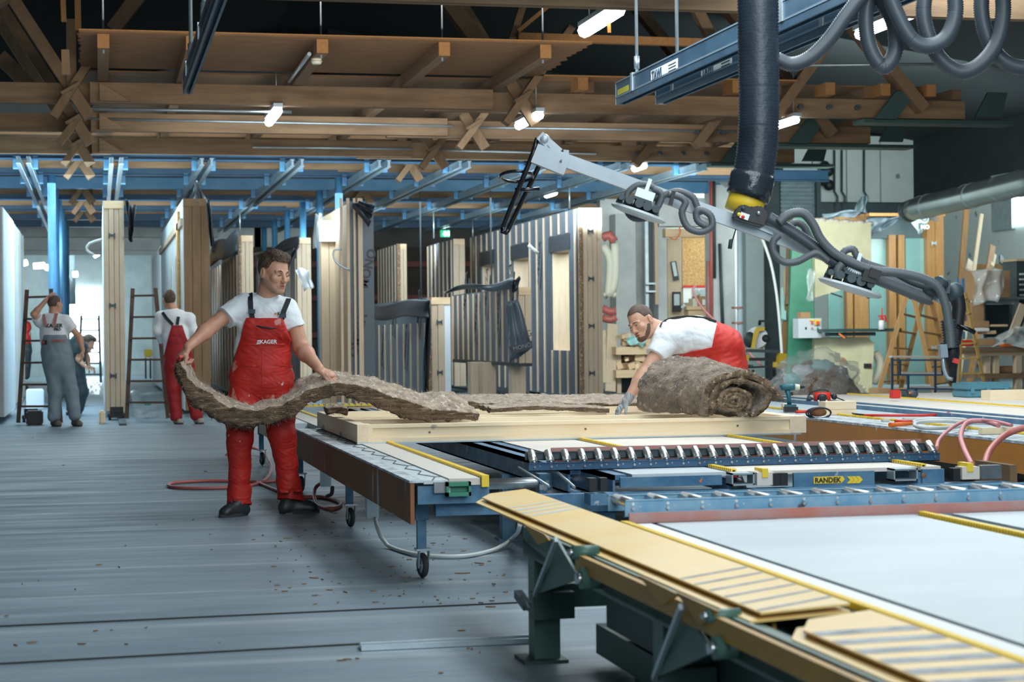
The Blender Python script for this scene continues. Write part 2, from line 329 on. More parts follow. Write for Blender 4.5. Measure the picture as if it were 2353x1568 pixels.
# ================================================================ TRUSSES
ZC = 4.24
TD = [25.1, 28.5, 31.9, 34.5, 40.8, 44.2, 47.2]; TY = [d * cA for d in TD]
nodeX = [PY(168, 235, TY[0]).x, PY(1192, 250, TY[0]).x, PY(1795, 262, TY[0]).x]
xa, xb, xc, xd = PY(-300, 230, TY[0]).x, PY(207, 230, TY[0]).x, PY(1127, 240, TY[0]).x, PY(2215, 250, TY[0]).x
NTH = ['nearest', 'second', 'third', 'fourth', 'fifth', 'sixth', 'rearmost']
for k, Y in enumerate(TY):
    t = thing('roof_truss', f'old timber roof truss across the hall, {NTH[k]} of the row of seven', 'truss', (5, Y, ZC), 'timber roof trusses')
    mk('box', xb, xc, Y - .17, Y - .03, ZC, ZC + .26).build('tie_beam', oldX, t)
    mk('box', xa, xb + .3, Y - .03, Y + .1, ZC - .0, ZC + .26).build('tie_beam', oldX, t)
    mk('box', xc - .9, xd, Y - .03, Y + .11, ZC - .02, ZC + .24).build('tie_beam', oldX, t)
    mk('prism', [(xb + .12, Y - .22, ZC + .02), (xb + .5, Y - .22, ZC + .02), (xb + .12, Y - .22, ZC + .25)], (0, .05, 0)).build('cleat', oldX, t)
    for q, (nx, hl, hr) in enumerate(((nodeX[0], 4.2 if k < 3 else .5, 4.2 if k == 0 else .5), (nodeX[1], 4 if k == 0 else .6, 1.0 if k == 0 else .5), (nodeX[2], .3, 3.5 if k == 0 else .8))):
        cz = ZC + .1
        if q < 2:
            mk('beam', (nx + .2, Y - .1, cz - .28), (nx - hl * .62, Y - .1, cz + hl), .15, .09 if q else .22, up=(0, 1, 0)).build('strut', oldZ, t)
            mk('beam', (nx - .24, Y - .25, cz - .3), (nx + hr * .62 + .05, Y - .25, cz + hr), .10, .2, up=(0, 1, 0)).build('strut', oldZ, t)
            mk('beam', (nx - .14, Y - .32, cz - .02), (nx + .09, Y - .32, cz + .12), .04, .19, up=(0, 1, 0)).build('nail_plate', oldX, t)
            mk('cyl', (nx - .03, Y - .37, cz + .05), (nx - .03, Y - .33, cz + .05), .035, n=6).build('bolt', greydk, t)
        else:
            mk('beam', (nx - .2, Y - .1, cz - .2), (nx + hr * .75, Y - .1, cz + hr), .14, .2, up=(0, 1, 0)).build('strut', oldZ, t)
    if k < 3:
        e = xd - 1.0
        mk('beam', (e + .3, Y - .12, cz), (e - 3.2, Y - .12, cz + 4), .16, .26, up=(0, 1, 0)).build('strut', oldZ, t)
        mk('prism', [(e - .45, Y - .2, ZC - .06), (e - .12, Y - .2, ZC - .06), (e + .18, Y - .2, ZC + .34), (e - .12, Y - .2, ZC + .34)], (0, .05, 0)).build('bracket', greendk, t)
        m = MB(); m.box(e - .6, xd + .7, Y - .2, Y + .2, ZC - .1, ZC - .05); m.prism([(xd + .1, Y - .15, ZC), (xd + .5, Y - .15, ZC), (xd + .6, Y - .15, ZC + .36), (xd + .3, Y - .15, ZC + .36)], (0, .05, 0)); m.build('shoe', greendk, t)
        for j in range(4):
            x = e - 1.9 + j * .42; mk('cyl', (x, Y - .1, ZC + .12), (x, Y - .03, ZC + .12), .035, n=8).build('bolt', greydk, t)
# front truss tie only (top edge of the picture)
Y0 = 17.1 * cA
solo('tie_beam', mk('box', -6, 12, Y0, Y0 + .14, 4.26, 4.52), oldX, 'timber tie beam running across the very top of the view, nearest the camera', 'beam')
for (p, q, w, Y, t) in (((1190, 85), (1695, 101), .1, 23.3, 'long orange timber batten in the roof void right of the plywood'), ((1205, 0), (1170, 110), .09, 23.6, 'steep short timber in the dark void above the plywood'),
        ((1265, 10), (1190, 72), .05, 23.2, 'thin slanting timber meeting the long orange batten'), ((1025, 0), (1100, 100), .2, 23.9, 'dark sloping strut above the middle of the plywood'), ((335, -30), (258, 70), .17, 23.4, 'dark sloping strut above the left part of the plywood'),
        ((178, -20), (180, 70), .07, 22.5, 'orange vertical batten above the left end of the plywood'), ((145, 0), (147, 50), .06, 22.4, 'short hanging batten left of the orange batten'), ((163, 45), (165, 205), .12, 24.3, 'pale vertical hanger post beside the left strut node'),
        ((150, 115), (152, 172), .09, 22.0, 'short split timber block hanging at the left'), ((1600, 20), (1640, 100), .14, 23.8, 'sloping strut behind the grey suspension rods'), ((0, 130), (95, 225), .2, 27, 'dark timber strut in the left roof corner'), ((0, 15), (-60, -80), .3, 24, 'pale strut continuation at the left border')):
    solo('roof_timber', mk('beam', PY(*p, Y), PY(*q, Y), w, w, up=(0, 1, 0)), newend if 'orange' in t else oldZ, t, 'timber')
# ---------------------------------------------------------------- plywood ceilings
ZP = ZC + .26 + .17
c0 = thing('plywood_ceiling', 'large hung plywood ceiling panel on joists at the top left', 'ceiling panel', (3, 20, ZP))
def edge(px, py): return PZ(px, py, ZP)
fy = edge(800, 88).y; lx, rx = edge(181, 72).x, edge(1362, 101).x
n = 30; m = MB(); top = []
pts = [(lx, fy)] + [(rx, fy)] + [(rx + random.uniform(-.05, .05) - .0, fy + (TY[0] - .25 - fy) * i / n) for i in range(1, n)] + [(rx - .1, TY[0] - .25), (lx, TY[0] - .25)] + [(lx + random.uniform(-.03, .03), TY[0] - .25 + (fy - TY[0] + .25) * i / n) for i in range(1, n)]
m.prism([(x, y, ZP) for x, y in pts], (0, 0, .02)); m.build('plywood_sheet', ply, c0)
mk('box', lx, rx, fy - .0, fy + .02, ZP + .02, ZP + .035).build('edge_strip', newend, c0)
for px in (237, 437, 737, 1023, 1265):
    x = edge(px, 95).x
    mk('box', x - .065, x + .065, fy + .12, TY[0] + .1, ZP - .16, ZP - .002).build('joist', oldY, c0)
    mk('box', x - .066, x + .066, fy + .1, fy + .125, ZP - .16, ZP - .002).build('joist_end', newend, c0)
    mk('cyl', (x, fy + .25, ZP - .2), (x, fy + .25, ZP + 2.5), .012, n=6).build('hanger_rod', galv, c0)
mk('tube', [(edge(737, 90).x - .1, fy + .4, ZP - .13), (edge(737, 90).x - .1, TY[0] - .3, ZP - .13)], .025, 6).build('cable_conduit', galv, c0)
m = MB(); p = V((edge(737, 90).x, fy + .55, ZP - .16)); m.cyl(p, p - V((0, 0, .03)), .06, .06); m.cyl(p - V((0, 0, .03)), p - V((0, 0, .065)), .068, .05)
solo('smoke_detector', m, offwhite, 'round cream smoke detector under a ceiling joist', 'detector')
NB = ['between the nearest and second trusses', 'between the second and third trusses', 'over the front of the gantry', 'over the middle of the gantry', 'over the rear of the gantry']
spans = [(TY[0] + .1, TY[1]), (TY[1], TY[2]), (TY[2], TY[3]), (TY[3] + .1, TY[4]), (TY[4], TY[6])]
for k, (y0, y1) in enumerate(spans):
    c = thing('plywood_ceiling', 'brown plywood ceiling on joists ' + NB[k], 'ceiling panel', (3, y0, ZP), 'plywood ceilings')
    a = lx if k < 2 else XL + 1
    mk('box', a, xd - .6, y0, y1 - .05, ZP, ZP + .02).build('plywood_sheet', ply, c)
    j0 = [edge(px, 95).x for px in (237, 437, 737, 1023, 1265)] if k < 3 else []
    x = j0[-1] if j0 else XL + 2
    while x < xd - 1.2: x += 1.35; j0.append(x)
    for x in j0: mk('box', x - .065, x + .065, y0, y1 - .05, ZP - .165, ZP - .002).build('joist', oldY, c)
c = thing('plywood_ceiling', 'lower right plywood ceiling edge with orange joist ends above the tie beam', 'ceiling panel', (8, 24, ZP + .1))
x0, x1 = PY(1228, 205, TY[0] - .3).x, PY(1830, 220, TY[0] - .3).x
mk('box', x0, x1, TY[0] - .35, TY[0] + .1, ZP, ZP + .02).build('plywood_sheet', newend, c)
for px in (1340, 1492, 1570, 1695, 1908, 2035, 2140): 
    x = PY(px, 220, TY[0] - .3).x; mk('box', x - .07, x + .07, TY[0] - .3, TY[0] + .1, ZP - .165, ZP).build('joist_end', newend, c)
for (x0p, y0p, x1p, y1p, dd, t) in ((200, 250, 670, 258, TY[0] - .19, 'under the left of the nearest truss'), (200, 273, 1040, 290, TY[1] - .19, 'on the second truss, left length'), (1090, 293, 1690, 302, TY[1] - .05, 'along the second truss right of its node'), (580, 338, 945, 342, TY[2] - .19, 'along the third truss, left length'), (1005, 345, 1370, 353, TY[2] - .05, 'along the third truss, right length'), (1860, 150, 2200, 147, TY[0] - .2, 'high in the void behind the coiled hose')):
    solo('conduit', mk('tube', [PY(x0p, y0p, dd), PY(x1p, y1p, dd)], .02, 6), galv, 'thin grey conduit ' + t, 'pipe')
# ---------------------------------------------------------------- lamps
def lamp(a, b, z, label, w=.035, power=18, hous=True):
    p, q = PZ(*a, z), PZ(*b, z); q.x = p.x if abs(q.x - p.x) < .5 else q.x
    t = thing('tube_lamp', label, 'lamp', (p + q) / 2, 'fluorescent tube lamps')
    mk('tube', [p, q], w, 8).build('tube', lampm, t)
    d = (q - p).normalized() * .05; mk('beam', p - d + V((0, 0, .07)), q + d + V((0, 0, .07)), .12, .05).build('housing', galv, t)
    for e in (.15, .85): c = p.lerp(q, e); mk('cyl', c + V((0, 0, .09)), c + V((0, 0, 4.9 - z)), .006, n=6).build('hanger', galv, t)
lamp((1343, 71), (1429, 22), 4.4, 'big bright tube lamp hanging above the right end of the plywood', .075)
lamp((1192, 289), (1253, 265), 4.15, 'bright tube lamp below the middle node of the nearest truss', .06)
lamp((1788, 289), (1840, 276), 4.15, 'tube lamp just right of the black lifting hose', .05)
lamp((618, 281), (642, 255), 4.15, 'tube lamp under the plywood at upper left centre', .06)
lamp((1458, 388), (1482, 381), 4.2, 'small far tube lamp left of the two near the gantry rail end', .06)
lamp((1585, 389), (1610, 383), 4.3, 'small far tube lamp at the lit end of the rightmost gantry rail', .06)
lamp((1256, 449), (1277, 443), 4.1, 'small far tube lamp behind the lifter push bar', .06)
lamp((1975, 79), (2106, 29), 4.45, 'tube lamp shining behind the coiled hose', .06)
# ================================================================ BLUE GANTRY
GDs = [33.0, 36.1, 39.3, 42.6, 46.2, 49.6, 52.8]
g0, g1 = PY(-150, 400, 32).x, PY(1700, 400, 32).x
gt = thing('steel_gantry', 'blue painted steel gantry frame filling the rear of the hall under the trusses', 'gantry', (5, 32, 0))
for i, d in enumerate(GDs):
    Y = d * cA; xe = g1 + (.0 if i < 1 else 3)
    m = MB(); m.box(g0, xe, Y - .1, Y + .1, ZC, ZC + .02); m.box(g0, xe, Y - .1, Y + .1, ZC + .2, ZC + .22); m.box(g0, xe, Y - .03, Y + .03, ZC + .02, ZC + .2)
    if i == 2: m.box(g0, xe, Y - .11, Y - .09, ZC, ZC + .23)
    m.build('cross_beam', blue if i == 2 else blued, gt)
    for px in ((118,), (778,)):
        if i == 0 : continue
        x = PY(px[0], 400, 36.1 * cA).x
        mk('cyl', (x, Y, 0), (x, Y, ZC), .072, n=12).build('column', blue, gt)
railw = mat('rail_paint', (.24, .38, .48), .35, .4, col2=(.36, .48, .55), scale=4)
for n, px in enumerate((60, 266, 468, 672, 870, 1055, 1236, 1426, 1610)):
    t = thing('gantry_rail', 'pair of pale steel gantry rails running rearwards, ' + ['leftmost of nine', 'second from the left', 'third from the left', 'fourth from the left', 'fifth from the left', 'sixth from the left', 'seventh, crossed by the push bar', 'eighth from the left', 'rightmost of nine'][n], 'rail', PZ(px, 385, 4.12), 'gantry rails')
    x = PZ(px, 384, 4.14).x; ya, yb = 31.2, 51
    for s in (-.08, .08):
        m = MB(); m.box(x + s - .035, x + s + .035, ya, yb, 4.08, 4.095); m.box(x + s - .035, x + s + .035, ya, yb, 4.185, 4.2); m.box(x + s - .02, x + s + .02, ya, yb, 4.095, 4.185); m.build('rail', railw, t)
    for d in GDs[:6]:
        Y = d * cA; mk('box', x - .2, x - .11, Y - .06, Y + .06, 4.08, 4.3).build('hanger', blue, t); mk('box', x + .11, x + .2, Y - .06, Y + .06, 4.08, 4.3).build('hanger', blue, t)
# ================================================================ PREFAB WALL PANELS
omega_ct = [0]
def bracket_mb(p, s=.05):
    m = MB(); x, y, z = p
    m.prism([(x - s, y, z + s), (x - s * .3, y, z + s * .5), (x + s * .3, y, z + s * .5), (x + s, y, z + s), (x + s, y, z - s), (x + s * .5, y, z - s * .2), (x - s * .5, y, z - s * .2), (x - s, y, z - s)], (0, -.015, 0)); return m
def panel(label, xl, xr, dn, xf, z0, z1, nb=8, face=membrane, post=pineZ, lam=3, ins=.0, side=-1, openings=(), brk=0, bw=.05, txt=True, btop=0, lite=None, nofar=False, cat='wall panel'):
    P = D(xl, 700, dn); Q = D(xr, 700, dn); Y = P.y; x0, x1 = P.x, P.x + (Q - P).length / cA * .985
    fx = x0 if side < 0 else x1; Yf = PX(xf, 700, fx).y
    if Yf < Y + .5 or Yf > 54: Yf = min(Y + 8, 54)
    t = thing('wall_panel', label, cat, ((x0 + x1) / 2, Y, z0), 'prefabricated timber wall panels')
    zz = [z0] + sorted(set([b for o in openings for b in (o[2], o[3])])) + [z1]
    # core with openings: strips between
    if not openings: mk('box', x0 + .03, x1 - .02, Y + .12, Yf, z0, z1).build('core', post, t)
    else:
        ys = sorted([(o[0], o[1], o[2], o[3]) for o in openings]); cur = Y + .12; m = MB(); mf = MB()
        for (a, b, c, e) in ys:
            m.box(x0 + .03, x1 - .02, cur, a, z0, z1); m.box(x0 + .03, x1 - .02, a, b, z0, c); m.box(x0 + .03, x1 - .02, a, b, e, z1)
            mf.box(x0 - .01, x0 + .03, cur, a, z0, z1); mf.box(x0 - .01, x0 + .03, a, b, z0, c); mf.box(x0 - .01, x0 + .03, a, b, e, z1); cur = b
            mk('box', x0 - .025, x0 + .0, a - .1, b + .1, e, e + .28).build('lintel_strip', memblk, t)
            mk('box', x0 + .02, x1, b - .02, b + .0, c, e).build('reveal', pineZ, t)
        m.box(x0 + .03, x1 - .02, cur, Yf, z0, z1); mf.box(x0 - .01, x0 + .03, cur, Yf, z0, z1); m.build('core', post, t); mf.build('face_sheet', face, t)
    if not openings:
        if side < 0: mk('box', x0 - .01, x0 + .03, Y + .02, Yf, z0, z1).build('face_sheet', face, t)
        else: mk('box', x1 - .03, x1 + .01, Y + .02, Yf, z0, z1).build('face_sheet', face, t)
    if ins:
        n = 14; m = MB(); s = [0]
        m.grid(lambda u, v: (x0 + ins * u, Y - .02 - .02 * random.random() * (0 if u in (0, 1) else 1), z0 + (z1 - z0) * v), 4, 60, True); o = m.build('insulation_strip', woolm, t)
    a = x0 + ins; w = (x1 - a) / lam
    for i in range(lam):
        mk('box', a + i * w, a + (i + 1) * w - .006, Y - .012 * (i % 2), Y + .12, z0, z1 - .02 * (i % 2)).build('post_plank', lite if (lite and i == lam - 1) else post, t)
    mk('box', a, x1 - .01, Y - .02, Y + .12, z1 - .12, z1 + .0).build('head_plate', pineX if post is pineZ else post, t)
    for i in range(brk):
        z = z0 + (z1 - z0) * (i + .5) / brk; bracket_mb((a + (x1 - a) * .4, Y - .016, z)).build('metal_bracket', greydk, t)
    bm = None; L = Yf - Y
    for i in range(nb):
        y = Y + .12 + (L - .2) * (i / max(nb - 1, 1)) ; zb, zt = z0 + .02, z1 - .02 - btop
        hit = [o for o in openings if o[0] - .1 < y < o[1] + .1]
        if hit: zt2 = hit[0][2]; zb2 = hit[0][3] + .3; segs = [(zb, zt2), (zb2, zt)]
        else: segs = [(zb, zt)]
        for (za, zc_) in segs:
            if side < 0: mk('box', x0 - .035, x0 - .01, y, y + bw, za, zc_).build('batten', battenZ, t)
            else: mk('box', x1 + .01, x1 + .035, y, y + bw, za, zc_).build('batten', battenZ, t)
    if txt:
        k = 0
        for i in range(0, nb - 1, 2):
            y = Y + .25 + L * (i + 1) / nb
            if y > Yf - .4 or any(o[0] - .3 < y < o[1] + .3 for o in openings): continue
            z = z0 + (z1 - z0) * (.25 if k % 2 else .6); k += 1
            # printed on the sheet, reading steeply upwards
            q = thingless_text('OMEGA', .26, (x0 - .0115, y, z), (0, -.35, 1), (-1, 0, 0), ink, t)
            mk('prism', [(x0 - .0105, y - .16, z), (x0 - .0105, y - .26, z - .03), (x0 - .0105, y - .52, z + .72), (x0 - .0105, y - .42, z + .75)], (-.002, 0, 0)).build('print_bar', ink, t)
    return t, x0, x1, Y, Yf
def thingless_text(*a): return text(*a, depth=.002, bold=.004)
woolm = mat('mineral_wool', (.40, .255, .145), 1, col2=(.17, .10, .055), amt=.42, scale=16, st=(1, 1, 1), bump=1, bs=70, sheen=.3, spots=[((.62, .48, .35), .60, 30, (1, 1, 1))])
whiteface = mat('white_sheet', (.70, .78, .82), .6, col2=(.6, .68, .72), scale=1.5)
panel('pine wall panel standing end-on between the two wooden ladders', 240, 286, 29.3, 226, .1, 3.4, 0, styro, pineZ, 4, brk=3, txt=False)
PT = []
p_, x0, x1, Y, Yf = panel('dark-stained post end of the white wall panel behind the worker in red overalls at the left', 424, 482, 29.3, 372, .1, 3.42, 0, whiteface, darkwoodZ, 3, txt=False)
for y, z0, z1 in ((Y + 2.2, 1.2, 2.6), (Y + 4.2, 1.1, 2.5)): mk('box', x0 - .03, x0 - .012, y, y + .5, z0, z1).build('window_opening', galv, p_)
mk('box', x0 - .05, x0 - .012, Y + 1.1, Y + 1.7, .1, 3.3).build('osb_board', osb, p_)
mk('box', x0 - .05, x0 - .01, Y + .1, Yf, 3.0, 3.12).build('rail_board', battenZ, p_)
panel('slatted wall panel with black membrane hood just left of the man in the red bib', 549, 583, 36, 487, .15, 3.2, 11, membrlt, pineZ, 3, ins=.06, btop=.35, txt=False)
panel('slatted wall panel behind the head of the man in the red bib', 684, 716, 38, 592, .15, 3.25, 9, membrane, pineZ, 3, brk=2, btop=.4, txt=False)
p_, x0, x1, Y, Yf = panel('tall panel wrapped in blue grey membrane right of the man in the red bib', 806, 861, 30, 735, .15, 3.38, 0, pineZ, membrane, 1, txt=False)
for a, b in ((780, 786), (796, 803), (812, 817), (823, 834)):
    q, w = D(a, 0, 29.7).x, D(b, 0, 29.7).x; mk('box', q, w, Y - .06, Y - .02, .15, 3.45).build('batten', battenZ, p_)
for a, b in ((739, 757), (758, 775)):
    q, w = D(a, 0, 31.4).x, D(b, 0, 31.4).x; mk('box', q, w, Y + 1.9, Y + 2, .1, 2.9).build('reveal_board', pineZ, p_)
q, w = D(737, 0, 31.2).x, D(781, 0, 31.2).x; mk('box', q, w, Y + 1.75, Y + 1.9, 2.85, 3.2).build('lintel', white, p_)
thingless_text('OMEGA', .2, (D(812, 0, 30).x, Y - .014, .9), (.25, 0, 1), (0, -1, 0), ink, p_); thingless_text('MONO', .2, (D(838, 0, 30).x, Y - .014, 2.0), (.25, 0, 1), (0, -1, 0), ink, p_)
panel('low slatted wall panel with a rolled black membrane along its top', 982, 1036, 32.5, 859, .15, 1.9, 9, membrlt, pineZ, 3, ins=.07, brk=2, btop=.42, lite=styro)
XI = D(1330, 0, 32.1).x; yo = lambda px: PX(px, 700, XI).y
panel('tallest slatted wall panel with three window openings and a pine post end', 1330, 1386, 32.1, 1084, .15, 3.4, 17, membrane, pineZ, 4, ins=.08, brk=4, lite=pineZ,
    openings=((yo(1316), yo(1274), .95, 2.72), (yo(1222), yo(1185), .95, 2.72), (yo(1142), yo(1112), .95, 2.72)))
panel('slatted wall panel standing behind the hanging panel, left of the tall one', 1043, 1070, 40, 985, .15, 3.3, 7, membrane, pineZ, 2)
panel('far wall panel with a paper-covered pine post, left of the exit sign', 913, 936, 44, 871, .15, 3.4, 7, membrane, pineZ, 2, ins=.08, txt=False)
panel('white and brown edged panel at the far left border behind the ladder', -60, 4, 27.5, 32, .1, 3.2, 0, whiteface, concrete, 1, side=1, txt=False)
panel('brown edged white panel second from the left border', 20, 31, 33, 52, .1, 3.3, 3, whiteface, doorwood, 1, side=1, txt=False)
panel('white plasterboard panel with OSB edge behind the stained post panel', 395, 410, 36, 350, .1, 3.3, 0, whiteface, osb, 1, txt=False)
# hanging panel
p_, x0, x1, Y, Yf = panel('hanging slatted panel with a drooping black membrane in front of the tall window panel', 1192, 1221, 29.3, 1042, .78, 1.98, 12, membrane, pineZ, 2, txt=True)
for a, b, y0 in ((1052, 1076, 5.0), (1080, 1108, 4.0), (1147, 1180, 1.4)):
    q = D(a, 0, 30 + y0 * .5).x; mk('box', q, q + .22, Y + y0 * .5, Y + y0 * .5 + .3, .1, .78).build('support_post', pineZ, p_)
mk('box', x0 - .03, x1, Y - .03, Yf, .74, .79).build('base_strip', memblk, p_)
# loose membrane pieces hung on panels
def sheet(label, corners, d, matl, nu=14, nv=10, wob=.06, thick=.006, seed=1, name='membrane_flap', cat='membrane', smooth=True):
    rnd = random.Random(seed); A, B, C_, E = [D(px, py, d + o) for (px, py, o) in corners]   # TL TR BR BL
    ph = [rnd.uniform(0, 6) for _ in range(6)]
    f = lambda u, v: (A * (1 - u) + B * u) * (1 - v) + (E * (1 - u) + C_ * u) * v + V((math.sin(u * 9 + ph[0] + v * 2) * .3, math.sin(u * 14 + ph[1]) + math.sin(v * 6 + u * 5 + ph[2]), math.sin(u * 8 + ph[3]) * .4)) * wob
    return solo(name, mk('grid', f, nu, nv, smooth, thick), matl, label, cat)
sheet('black membrane flap hanging off the pine panel between the ladders', ((288, 459, 0), (310, 477, 0), (304, 560, 0), (296, 545, 0)), 29.2, memblk, seed=2)
sheet('black membrane hanging down the right side of the dark-stained post', ((470, 455, 0), (484, 470, 0), (494, 578, 0), (486, 560, 0)), 29.1, memblk, seed=3)
sheet('grey membrane cone poking up over the dark-stained post', ((448, 420, 0), (452, 418, .2), (482, 470, .3), (440, 462, 0)), 29.3, membrlt, seed=4)
sheet('bunched grey membrane draped over the slatted panel left of the man', ((488, 563, 3), (543, 532, 0), (541, 580, 0), (484, 612, 3)), 35.8, membrlt, seed=5, wob=.1)
sheet('black membrane hood rolled over the panel behind the man’s head'.replace('’', ''), ((585, 585, 3), (686, 542, 0), (684, 572, 0), (588, 605, 3)), 37.8, memblk, seed=6, wob=.08)
sheet('diagonal black membrane fold right of the man in the red bib', ((672, 575, 0), (690, 565, 0), (655, 640, 0), (640, 640, 0)), 37.5, memblk, seed=7)
sheet('pale paper sheet hanging over slats right of the man in the red bib', ((676, 618, 0), (712, 620, 0), (722, 660, 0), (700, 668, 0)), 34, styro, seed=8)
sheet('dark membrane corner folded over the top of the blue grey wrapped panel', ((808, 470, 0), (826, 463, 0), (860, 475, 0), (850, 520, 0)), 29.6, memblk, seed=9, wob=.04)
sheet('white film strip at the left edge of the wrapped panel', ((726, 495, 0), (741, 492, 0), (733, 560, 0), (722, 575, 0)), 31, film, seed=10)
sheet('thick roll of black membrane lying along the low slatted panel', ((858, 702, 4), (988, 686, 0), (980, 728, 0), (858, 735, 4)), 32.0, memblk, seed=11, wob=.07)
sheet('black membrane strip hanging beside the low panel insulation', ((979, 700, 0), (990, 696, 0), (982, 905, 0), (974, 905, 0)), 32.2, memblk, seed=12)
sheet('crumpled grey membrane lying on top of the hanging panel', ((1010, 668, 3), (1180, 640, 0), (1190, 662, 0), (1020, 672, 3)), 29.6, membrane, seed=13, wob=.09)
sheet('rolled end of black membrane sticking up over the hanging panel', ((1172, 650, 0), (1192, 636, 0), (1198, 642, 0), (1176, 690, 0)), 29.0, memblk, seed=14, wob=.03)
o = sheet('triangular membrane flap printed with large letters on the hanging panel', ((1166, 695, 0), (1190, 690, 0), (1226, 800, 0), (1168, 835, 0)), 28.9, membrane, seed=15, wob=.03)
n_ = -(RGT.cross(V((0, 0, 1))))
text('OMEG', .13, D(1170, 785, 28.55), RGT + V((0, 0, .25)), -FWD, ink, o); 
mk('prism', [D(1169, 797, 28.6), D(1222, 783, 28.6), D(1224, 800, 28.6), D(1176, 815, 28.6)], -FWD * .005).build('print_bar', ink, o); text('MONO', .09, D(1180, 807, 28.5), RGT + V((0, 0, .25)), -FWD, membrlt, o)
bk = panel  # rods carrying panels
for px, ya, yb, d, t in ((965, 438, 678, 31, 'by the low slatted panel'), (1127, 430, 660, 30.5, 'left of the push bar'), (1308, 425, 480, 31, 'above the tall window panel'), (857, 520, 0, 0, ''), (325 + 400 - 0, 0, 0, 0, ''), (1086, 505, 555, 33, 'above the tall panel far end'), (996, 480, 548, 38, 'above the panel behind the hanging one'), (741, 470, 520, 34, 'left above the wrapped panel'), (551, 480, 530, 35.5, 'above the panel left of the man'), (698, 478, 620, 37, 'in front of the panel behind the man')):
    if d: d = max(d, 2.93 * F / (771 - ya))
    if d: solo('suspension_rod', mk('cyl', D(px, ya, d), D(px + (yb - ya) * .012, yb, d), .016 if d > 32 else .022, n=8), greydk if 'low' in t or 'push' in t else galv, 'thin steel rod hanging from the gantry ' + t, 'rod')
# floor track carts under panels
for i, (px, py, d) in enumerate(((1085, 895, 33), (1120, 897, 33), (1165, 912, 30), (1195, 890, 34.5), (1225, 886, 36), (72, 955, 28.2), (268, 968, 28.6), (1095, 870, 38))):
    p = D(px, py, d); t = thing('panel_trolley', 'black panel trolley ' + ['under the left stub post', 'under the second stub post', 'under the right stub post', 'behind the right stub post', 'right of the others under the tall panel', 'at the foot of the far left ladder', 'under the pine panel between the ladders', 'far behind the stub posts'][i], 'trolley', (p.x, p.y, 0))
    m = MB(); m.box(p.x - .13, p.x + .13, p.y - .2, p.y + .2, .05, .10); m.box(p.x - .1, p.x + .1, p.y - .15, p.y - .1, .1, .2); m.build('body', black, t)
    for s in (-.1, .1): mk('cyl', (p.x + s - .02, p.y - .17, .05), (p.x + s + .02, p.y - .17, .05), .05, n=10).build('wheel', rubber, t)
for i, x in enumerate((D(268, 0, 29).x, D(1000, 0, 32).x, D(1340, 0, 32).x, D(1190, 0, 29).x)):
    solo('floor_track', mk('box', x - .05, x + .05, 30 if i else 27.2, 50, 0.002, .03), greydk, 'steel floor track running rearwards, ' + ['under the pine panel between the ladders', 'under the low slatted panel', 'under the tall window panel', 'under the hanging panel'][i], 'track')
# ================================================================ helpers for hoses
def cat_rom(P, step=.02):
    P = [V(p) for p in P]; P = [P[0] * 2 - P[1]] + P + [P[-1] * 2 - P[-2]]; out = []
    for i in range(1, len(P) - 2):
        a, b, c, d = P[i - 1:i + 3]; n = max(2, int((c - b).length / step))
        for k in range(n):
            t = k / n; out.append(.5 * ((2 * b) + (c - a) * t + (2 * a - 5 * b + 4 * c - d) * t * t + (3 * b - a - 3 * c + d) * t ** 3))
    out.append(P[-2]); return out
def hose_mb(P, r, corr=.12, pitch=.012, n=10, smooth_step=.03, m=None):
    pts = cat_rom(P, pitch / 2 if corr else smooth_step); m = m or MB()
    return m.tube(pts, [r * (1 + (corr if k % 2 else -corr)) if corr else r for k in range(len(pts))], n)
def W(*t): return [D(*p) for p in t]
ZT = .53
chrome2 = mat('roller_steel', (.72, .72, .70), .3, .85)
# ================================================================ FLOOR MARKS
for (a, b, t) in (((-60, 1531), (1120, 1466), 'front'), ((-60, 1444), (1230, 1385), 'rear')):
    p, q = PZ(*a, 0), PZ(*b, 0); o = struct('trim_1' if t == 'front' else 'trim_2', mk('beam', (p.x, p.y, .002), (q.x, q.y, .002), .016, .008), rubber)
m = MB(); p, q = PZ(830, 1497, .0), PZ(1250, 1478, .0)
for dy, z0, z1 in ((0, .002, .022), (.035, .002, .03), (.07, .002, .022)): m.beam(p + V((0, dy, (z0 + z1) / 2)), q + V((0, dy, (z0 + z1) / 2)), .018, z1 - z0)
m.beam(p + V((0, .035, .006)), q + V((0, .035, .006)), .09, .006); solo('floor_rail', m, galv, 'grey ribbed aluminium rail lying on the floor beside the green machine foot', 'rail')
rnd = random.Random(3); m = MB()
for i in range(220):
    px, py = (rnd.uniform(0, 1150), rnd.uniform(1000, 1560)) if i < 50 else (rnd.uniform(620, 1200), rnd.uniform(1130, 1400))
    p = PZ(px, py, 0); s = rnd.uniform(.003, .010) * (1 if i % 7 else 1.8); a = rnd.uniform(0, 3.1); d = V((math.cos(a), math.sin(a), 0)) * s * rnd.uniform(1, 2.5); e = V((-d.y, d.x, 0)).normalized() * s * .4
    m.prism([p - d + V((0, 0, .001)), p + e + V((0, 0, .001)), p + d + V((0, 0, .001)), p - e + V((0, 0, .001))], (0, 0, .005))
o = solo('wood_chips', m, oldX, 'brown wood chips and crumbs scattered over the concrete floor', 'debris'); o['kind'] = 'stuff'
